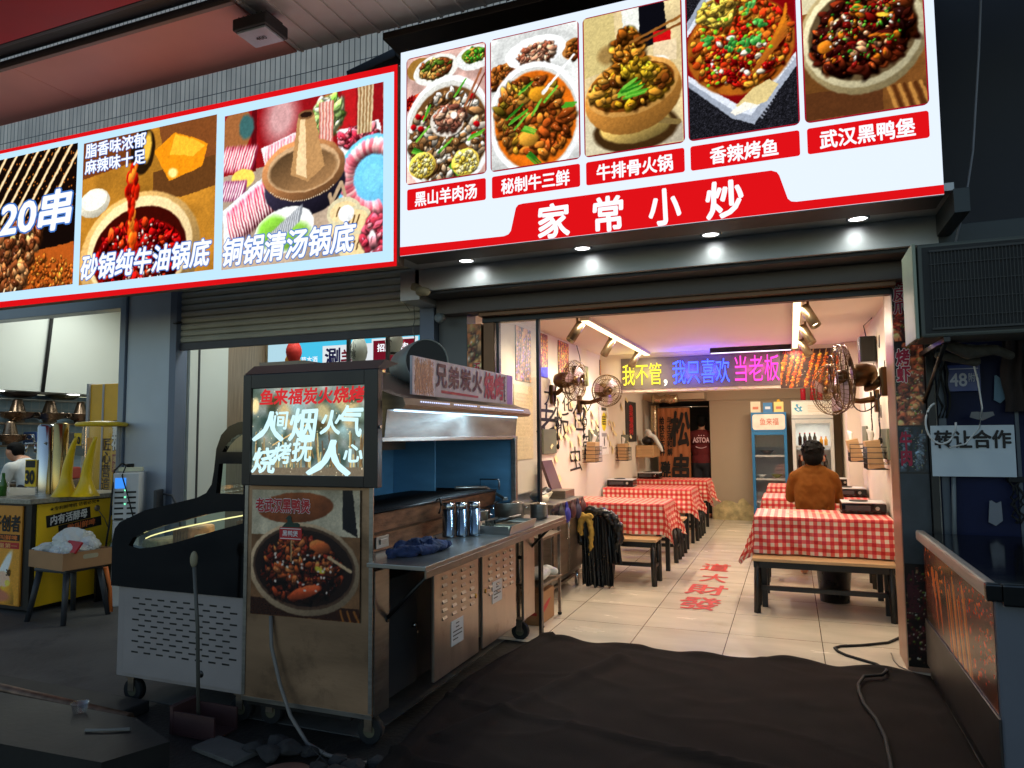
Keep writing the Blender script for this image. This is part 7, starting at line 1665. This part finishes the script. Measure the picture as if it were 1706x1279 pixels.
# charger cabinet by the pillar
ch = thing("power_bank_station", "white power bank station with a small blue screen by the blue grey pillar", "charger", (-5.40, 4.62, .004)); M = Matrix.Translation((-5.40, 4.60, .004)) @ Matrix.Rotation(R(38), 4, 'Z')
s = MB(M); s.box(-.10, -.15, 0, .10, .15, .72, .01); part("stand", s, whitep, ch); s = MB(M); s.box(-.10, -.17, .725, .10, .15, 1.12, .008); part("cabinet_body", s, whitep, ch)
M2 = M
s = MB(M); s.box(-.085, -.1735, .99, .0, -.1705, 1.08, .002); part("screen", s, emat("charger screen", (60, 140, 240), 1.0), ch)
for k in range(6):
    z = .95 - .045 * k; s = MB(M); s.box(-.085, -.1735, z, -.015, -.1705, z + .016, .002); s2_ = part("slot", s, blackp, ch); s = MB(M); s.box(.01, -.1735, z, .08, -.1705, z + .016, .002); s2_ = part("slot", s, blackp, ch)
s = MB(M)
for k in range(3): s.ell((-.005, -.173, .975 - .045 * k * 1.3), (.007, .004, .007), 8, 6)
part("indicator", s, emat("green indicator", (120, 255, 190), 1.5), ch)
s = MB(M); s.box(-.09, -.05, 1.128, .10, .02, 1.165, .006); ps_ = part("power_strip", s, mat("yellowed white plastic", (206, 206, 176), .4), None); tag(ps_, "white power strip lying on top of the charger station", "power strip")
s = MB(); s.tube([tuple(M @ V(p)) for p in ((-.02, -.02, 1.17), (-.06, -.06, 1.20), (-.10, -.14, 1.14), (-.10, -.19, .95), (-.11, -.20, .7), (-.13, -.22, .5))], .008, 6); s.tube([tuple(M @ V(p)) for p in ((.02, -.02, 1.17), (-.02, -.08, 1.19), (-.03, -.18, 1.10), (.03, -.20, .9), (.08, -.2, .7))], .006, 6); s.obox(tuple(M @ V((.0, -.02, 1.18))), (.05, .04, .03), (0, 0, .6), .006); solo("charger_cable", s, rubber, "black plug and cables trailing from the power strip on the charger", "cable")
s = MB(); s.obox((-5.18, 4.70, .80), (.03, .16, .34), (0, 0, .5), .01); s.tube([(-5.15, 4.72, .93), (-5.08, 4.75, .92), (-5.03, 4.78, .80), (-5.02, 4.80, .6)], .010, 6); solo("cable_box", s, dkpl, "dark cable box with a grey lead behind the charger station", "cable box")
bst = thing("crate_stand", "black low stand with a glass jar between the beer counter and the freezer", "stand", (-5.30, 4.62, .004))
s = MB(); s.box(-5.70, 4.50, .30, -5.50, 4.80, .33, .004); s.box(-5.69, 4.51, .004, -5.67, 4.79, .30); s.box(-5.53, 4.51, .004, -5.51, 4.79, .30); part("stand_frame", s, blackm, bst)
s = MB(); s.lathe([(0, .0), (.07, .002), (.08, .05), (.075, .16), (.04, .2), (.04, .24)], (-5.60, 4.64, .332), 20); solo("glass_jar", s, glass_d, "big clear glass jar on the black stand beside the beer counter", "jar")
# ------------------------------------------------------------------ dark neighbour on the right
nb_ = thing("dark_shopfront_building", "dark closed navy shopfront to the right of the restaurant", "building", (2.4, 5.0, 0))
s = MB(); s.box(.905, 4.87, 0, 6.0, 5.0, 6.2); part("navy_wall", s, navy, nb_)
s = MB(); s.box(.76, 4.80, 0, .80, 4.868, 2.5, .003); s.box(.795, 4.855, 2.36, 6.0, 4.869, 2.45, .003); part("door_frame", s, blackm, nb_)
s = MB(); s.box(.815, 4.85, .0, 1.62, 4.866, 2.3); part("glass_door", s, mat("dark blue door film", (20, 27, 58), .5, 0, .4, 2, spec=.15), nb_)
s = MB(); s.box(.82, 4.842, .05, .86, 4.849, 2.25, .002); s.box(1.2, 4.842, .05, 1.22, 4.849, 2.25, .002); part("door_stile", s, mat("grey blue stile", (70, 80, 92), .4, .3), nb_)
s = MB(); s.box(.792, 4.0, 2.5, .86, 4.86, 2.62); s.box(.80, 4.46, 2.40, 5.0, 4.86, 2.56, .004); part("side_fascia", s, mat("dark steel fascia", (54, 60, 62), .45, .3, .2, 2), nb_)
# poster strip on the jamb face
pc_ = thing("poster_strip", "dark strip of skewer posters beside the door jamb reading 烤凤爪 and 烤虾", "poster", (.68, 4.83, .05))
s = MB(); s.box(.602, 4.842, .04, .758, 4.866, 2.42, .002); part("backing", s, blackp, pc_)
def panel(z0, h, seed, bgc, pal): 
    q = skew_pic(.155 / h, seed, bgc, pal, 1.75, 2, 1.7); part("photo", q.mesh("photo", (.603, 4.840, z0), X_, Z_, .154, h), prt, pc_)
panel(1.97, .40, 61, (26, 16, 18), ((206, 70, 44), (170, 50, 36), (226, 120, 80), (130, 30, 26))); panel(1.46, .50, 62, (16, 16, 24), ((170, 84, 54), (130, 60, 44), (196, 124, 80))); panel(1.18, .27, 63, (34, 44, 54), ((90, 104, 116), (70, 80, 90))); panel(.06, .56, 64, (14, 8, 10), ((60, 20, 22), (40, 14, 16)))
s = MB(); s.box(.603, 4.8395, .64, .757, 4.8415, 1.17); part("grey_patch", s, mat("faded grey patch", (58, 64, 68), .6, 0, .2, 14), pc_)
for t_, z, h, w_ in (("烤凤爪", 2.14, .23, .07), ("烤虾", 1.72, .20, .07), ("牛肉", 1.22, .2, .06), ("小酥鱼", .36, .24, .065)): text(t_, (.612, 4.838, z), X_, Z_, w_, h, mat("crimson letter", (170, 26, 60) if z > 1 else (76, 20, 30), .5), pc_, bold=.04, vertical=True, outline=(inkw, .03) if z > 1.5 else None)
ps1 = poster("narrow red skewer poster on the pillar left of the doorway", (-2.255, 4.836, .9), X_, Z_, .115, 1.36, skew_pic(.10, 66, (170, 110, 70), ((196, 130, 80), (150, 90, 50), (214, 160, 110)), 1.7, 2), depth=.003)
text("五十串", (-2.20, 4.829, 1.72), X_, Z_, .055, .24, inkr, ps1, bold=.03, vertical=True, outline=(inkw, .02))
# air conditioner
ac = thing("air_conditioner", "grey green outdoor air conditioner unit mounted at the upper right", "air conditioner", (1.05, 4.3, 1.9))
s = MB(); s.box(.64, 4.12, 1.90, 1.50, 4.46, 2.385, .012); part("casing", s, ac_m, ac)
s = MB(); s.box(.615, 4.115, 1.895, .632, 4.47, 2.39, .004); s.box(.633, 4.16, 1.93, .6385, 4.18, 2.36); s.box(.633, 4.40, 1.93, .6385, 4.42, 2.36); part("side_guard", s, mat("sage painted guard", (150, 160, 140), .5), ac)
s = MB(); s.lathe([(0, .0), (.21, .0), (.215, .002)], (1.03, 4.118, 2.145), 30, (0, -1, 0)); part("fan_opening", s, blackm, ac)
s = MB(); s.box(.69, 4.10, 1.935, 1.49, 4.104, 1.945); s.box(.69, 4.10, 2.335, 1.49, 4.104, 2.345)
for i in range(52): x = .695 + i * .0155; s.box(x, 4.101, 1.945, x + .003, 4.1035, 2.335)
for i in range(4): s.box(.69, 4.1045, 2.0 + .09 * i, 1.49, 4.1075, 2.004 + .09 * i)
part("grille", s, mat("dark grille wire", (48, 48, 46), .5), ac)
s = MB(); s.box(.66, 4.1165, 1.92, 1.5, 4.1195, 2.365); part("dark_front", s, mat("dark front shroud", (24, 24, 24), .6), ac)
for x in (.75, 1.4):
    s = MB(); s.box(x - .015, 4.10, 1.87, x + .015, 4.84, 1.897, .003); s.tube([(x, 4.15, 1.87), (x, 4.83, 1.60)], .012, 6); part("bracket", s, blackm, ac)
s = MB(); s.tube([(1.02, 4.2, 3.9), (.99, 4.25, 3.4), (.95, 4.3, 2.9), (.90, 4.3, 2.62), (.84, 4.3, 2.386)], .006, 6); solo("hanging_cable", s, mat("pale grey cable", (130, 132, 140), .5), "thin pale cable hanging in the dark above the air conditioner", "cable", "cables on the facade")
tag(link("cable_bundle", blob([('t', [(.80, 4.35, 1.88, .03), (.9, 4.4, 1.84, .04), (1.02, 4.4, 1.85, .03), (1.1, 4.45, 1.82, .025)]), ('t', [(.78, 4.5, 1.84, .025), (.95, 4.5, 1.80, .03)])], .012, "cb"), mat("dusty taped hose", (70, 68, 64), .85, 0, .3, 20, .6, 50)), "bundle of dusty taped hoses under the air conditioner", "hose")
s = MB(); s.tube([(.98, 4.7, 1.82), (1.0, 4.7, 1.7), (1.01, 4.69, 1.55), (.99, 4.68, 1.44), (.92, 4.68, 1.35), (.84, 4.68, 1.33)], .005, 6); s.tube([(.80 + .075 * math.cos(t), 4.67, 1.47 + .12 * math.sin(t)) for t in [1.9 + k * .22 for k in range(21)]], .006, 6); solo("white_wire", s, whitep, "loop of white wire hanging in front of the dark door", "wire")
# number plate, notice and scraps on the dark door
pl8 = thing("house_number_plate", "blue house number plate reading 48 on the dark door", "plate", (.955, 4.83, 1.66))
s = MB(); s.box(.875, 4.826, 1.655, 1.04, 4.832, 1.81, .002); part("plate", s, mat("blue enamel plate", (30, 50, 110), .35), pl8); text("48", (.885, 4.822, 1.685), X_, Z_, .085, .075, mat("dim white enamel", (150, 156, 170), .4), pl8, bold=.02); text("附6", (.98, 4.822, 1.71), X_, Z_, .05, .05, MATS["dim white enamel"], pl8, bold=.01)
s = MB(); s.box(.885, 4.8235, 1.785, 1.03, 4.8255, 1.79); part("plate_line", s, MATS["dim white enamel"], pl8)
no = thing("notice", "white printed notice reading 转让合作 taped to the dark door", "notice", (.97, 4.80, 1.16))
s = MB(); s.box(.765, 4.784, 1.16, 1.18, 4.786, 1.455, .0005); part("sheet", s, mat("notice paper", (196, 206, 212), .7, 0, .03, 3), no); text("转让合作", (.785, 4.781, 1.325), X_, Z_, .375, .10, inkb, no, bold=.035)
for x, y, z, w_, h, c_, lab in ((1.10, 4.825, 1.60, .06, .14, (90, 120, 140), "pale blue paper scrap on the dark door right of the number plate"), (.95, 4.70, 1.50, .12, .03, (120, 120, 120), "crumpled grey scrap on the ledge above the notice"), (1.04, 4.825, .90, .07, .12, (120, 124, 130), "torn white label low on the dark door"), (.95, 4.825, 1.86, .14, .07, (60, 62, 64), "grey blank plate above the house number")):
    s = MB(); s.prism([(0, 0), (w_ * .5, -.02), (w_, .01), (w_ * .95, h), (w_ * .6, h * .9), (w_ * .3, h * 1.03), (.01, h)], lambda u, v, d, x=x, z=z, y=y: (x + u, d, z + v), y, y + .004); solo("paper_scrap", s, mat("scrap paper", c_, .8), lab, "paper")
s = MB(); s.cyl((.86, 4.81, .70), (.875, 4.81, 1.155), .012); solo("grey_pipe", s, mat("grey plastic pipe", (110, 116, 118), .5), "short grey upright pipe below the white notice", "pipe")
# chest freezer with food photo
cf = thing("chest_freezer", "black topped chest freezer with an orange food photo on its side at the right edge", "freezer", (1.1, 4.0, 0))
fx = lambda y: .675 + .045 * (4.70 - y) / 1.25 * .0
s = MB(); s.box(.69, 3.18, .10, 1.45, 4.72, .79, .01); part("cabinet_body", s, mat("grey blue freezer body", (92, 96, 106), .5, .1, .06, 4), cf)
s = MB(); s.box(.70, 3.16, .795, 1.46, 4.74, .835, .008); part("glass_lid", s, gloss_b, cf)
s = MB(); s.box(.655, 3.16, .795, .70, 4.74, .852, .012); part("rail", s, mat("worn aluminium rail", (176, 172, 164), .4, .5, .1, 8), cf)
s = MB(); s.box(.652, 3.12, .79, .704, 3.159, .856, .008); s.box(.7045, 3.12, .775, 1.46, 3.159, .856, .008); part("rail_end", s, gloss_b, cf)
fp_ = Pic(2.6, 150, (96, 44, 20), 81); fp_.grain(.6, 8)
fp_.chunks(.7, .25, .7, .3, 220, .02, .045, [(150, 66, 24), (120, 50, 20), (176, 96, 40), (84, 40, 20), (60, 70, 26)]); fp_.chunks(2.1, .4, .6, .5, 260, .02, .045, [(176, 50, 20), (140, 36, 16), (196, 80, 30), (110, 30, 14)])
for k in range(14): x = 1.0 + k * .06; fp_.line((x, .25 + .1 * math.sin(k)), (x + .16, .98), .022, [(196, 110, 50), (150, 70, 30), (214, 140, 70)][k % 3], .03)
for x in (.42, .62): fp_.line((x, .3), (x + .12, .62), .07, (206, 110, 50), .04); fp_.line((x + .12, .62), (x + .2, .92), .045, (190, 96, 44), .02)
fp_.poly([(0, .72), (.5, .95), (.5, 1), (0, 1)], (60, 40, 26))
part("food_print", fp_.mesh("food_print", (.688, 4.70, .36), (0, -1, 0), (0, 0, 1), 1.50, .43), prt_g, cf)
s = MB(); s.box(.692, 3.20, .04, .70, 4.70, .098); part("plinth", s, blackm, cf)
s = MB(); s.box(.680, 3.17, .10, .6885, 4.72, .355, .002); part("lower_panel", s, mat("dark brown lower panel", (44, 38, 36), .4, 0, .3, 4), cf)
for y in (3.3, 4.6): 
    s = MB(); s.cyl((.76, y, 0), (.76, y, .04), .025); part("foot", s, rubber, cf)

# clutter in the dark at the right
rg = random.Random(40)
for i, (x, y0, z0, z1, lab) in enumerate(((.825, 4.80, 1.50, 2.3, "black hose hanging beside the skewer posters"), (1.16, 4.80, .9, 1.15, "dark cord dangling under the white notice"), (1.25, 4.78, 1.45, 2.2, "black cable bundle hanging right of the number plate"))):
    s = MB()
    for k in range(3): s.tube([(x + .02 * k + rg.uniform(-.015, .015), y0 + .01 * k, z1 + (z0 - z1) * j / 12 + .0) for j in range(13)], .007, 6)
    s.box(x - .02, y0 - .01, z1 - .02, x + .06, y0 + .04, z1 + .01, .004); solo("hanging_hose", s, rubber, lab, "hose")
s = MB(); A = []
for i in range(15):
    x = 1.14 + .012 * i; A.append([s.p((x + .01 * math.sin(j), 4.79 + .014 * math.sin(i * 1.3 + j * .3), 1.98 - .05 * j)) for j in range(10)])
for i in range(14):
    for j in range(9): s.face([A[i][j], A[i + 1][j], A[i + 1][j + 1], A[i][j + 1]], True)
solo("dark_rag", s, mat("dark brown rag", (44, 34, 32), .9, 0, .4, 9), "dark brown rag hanging right of the blue number plate", "cloth")
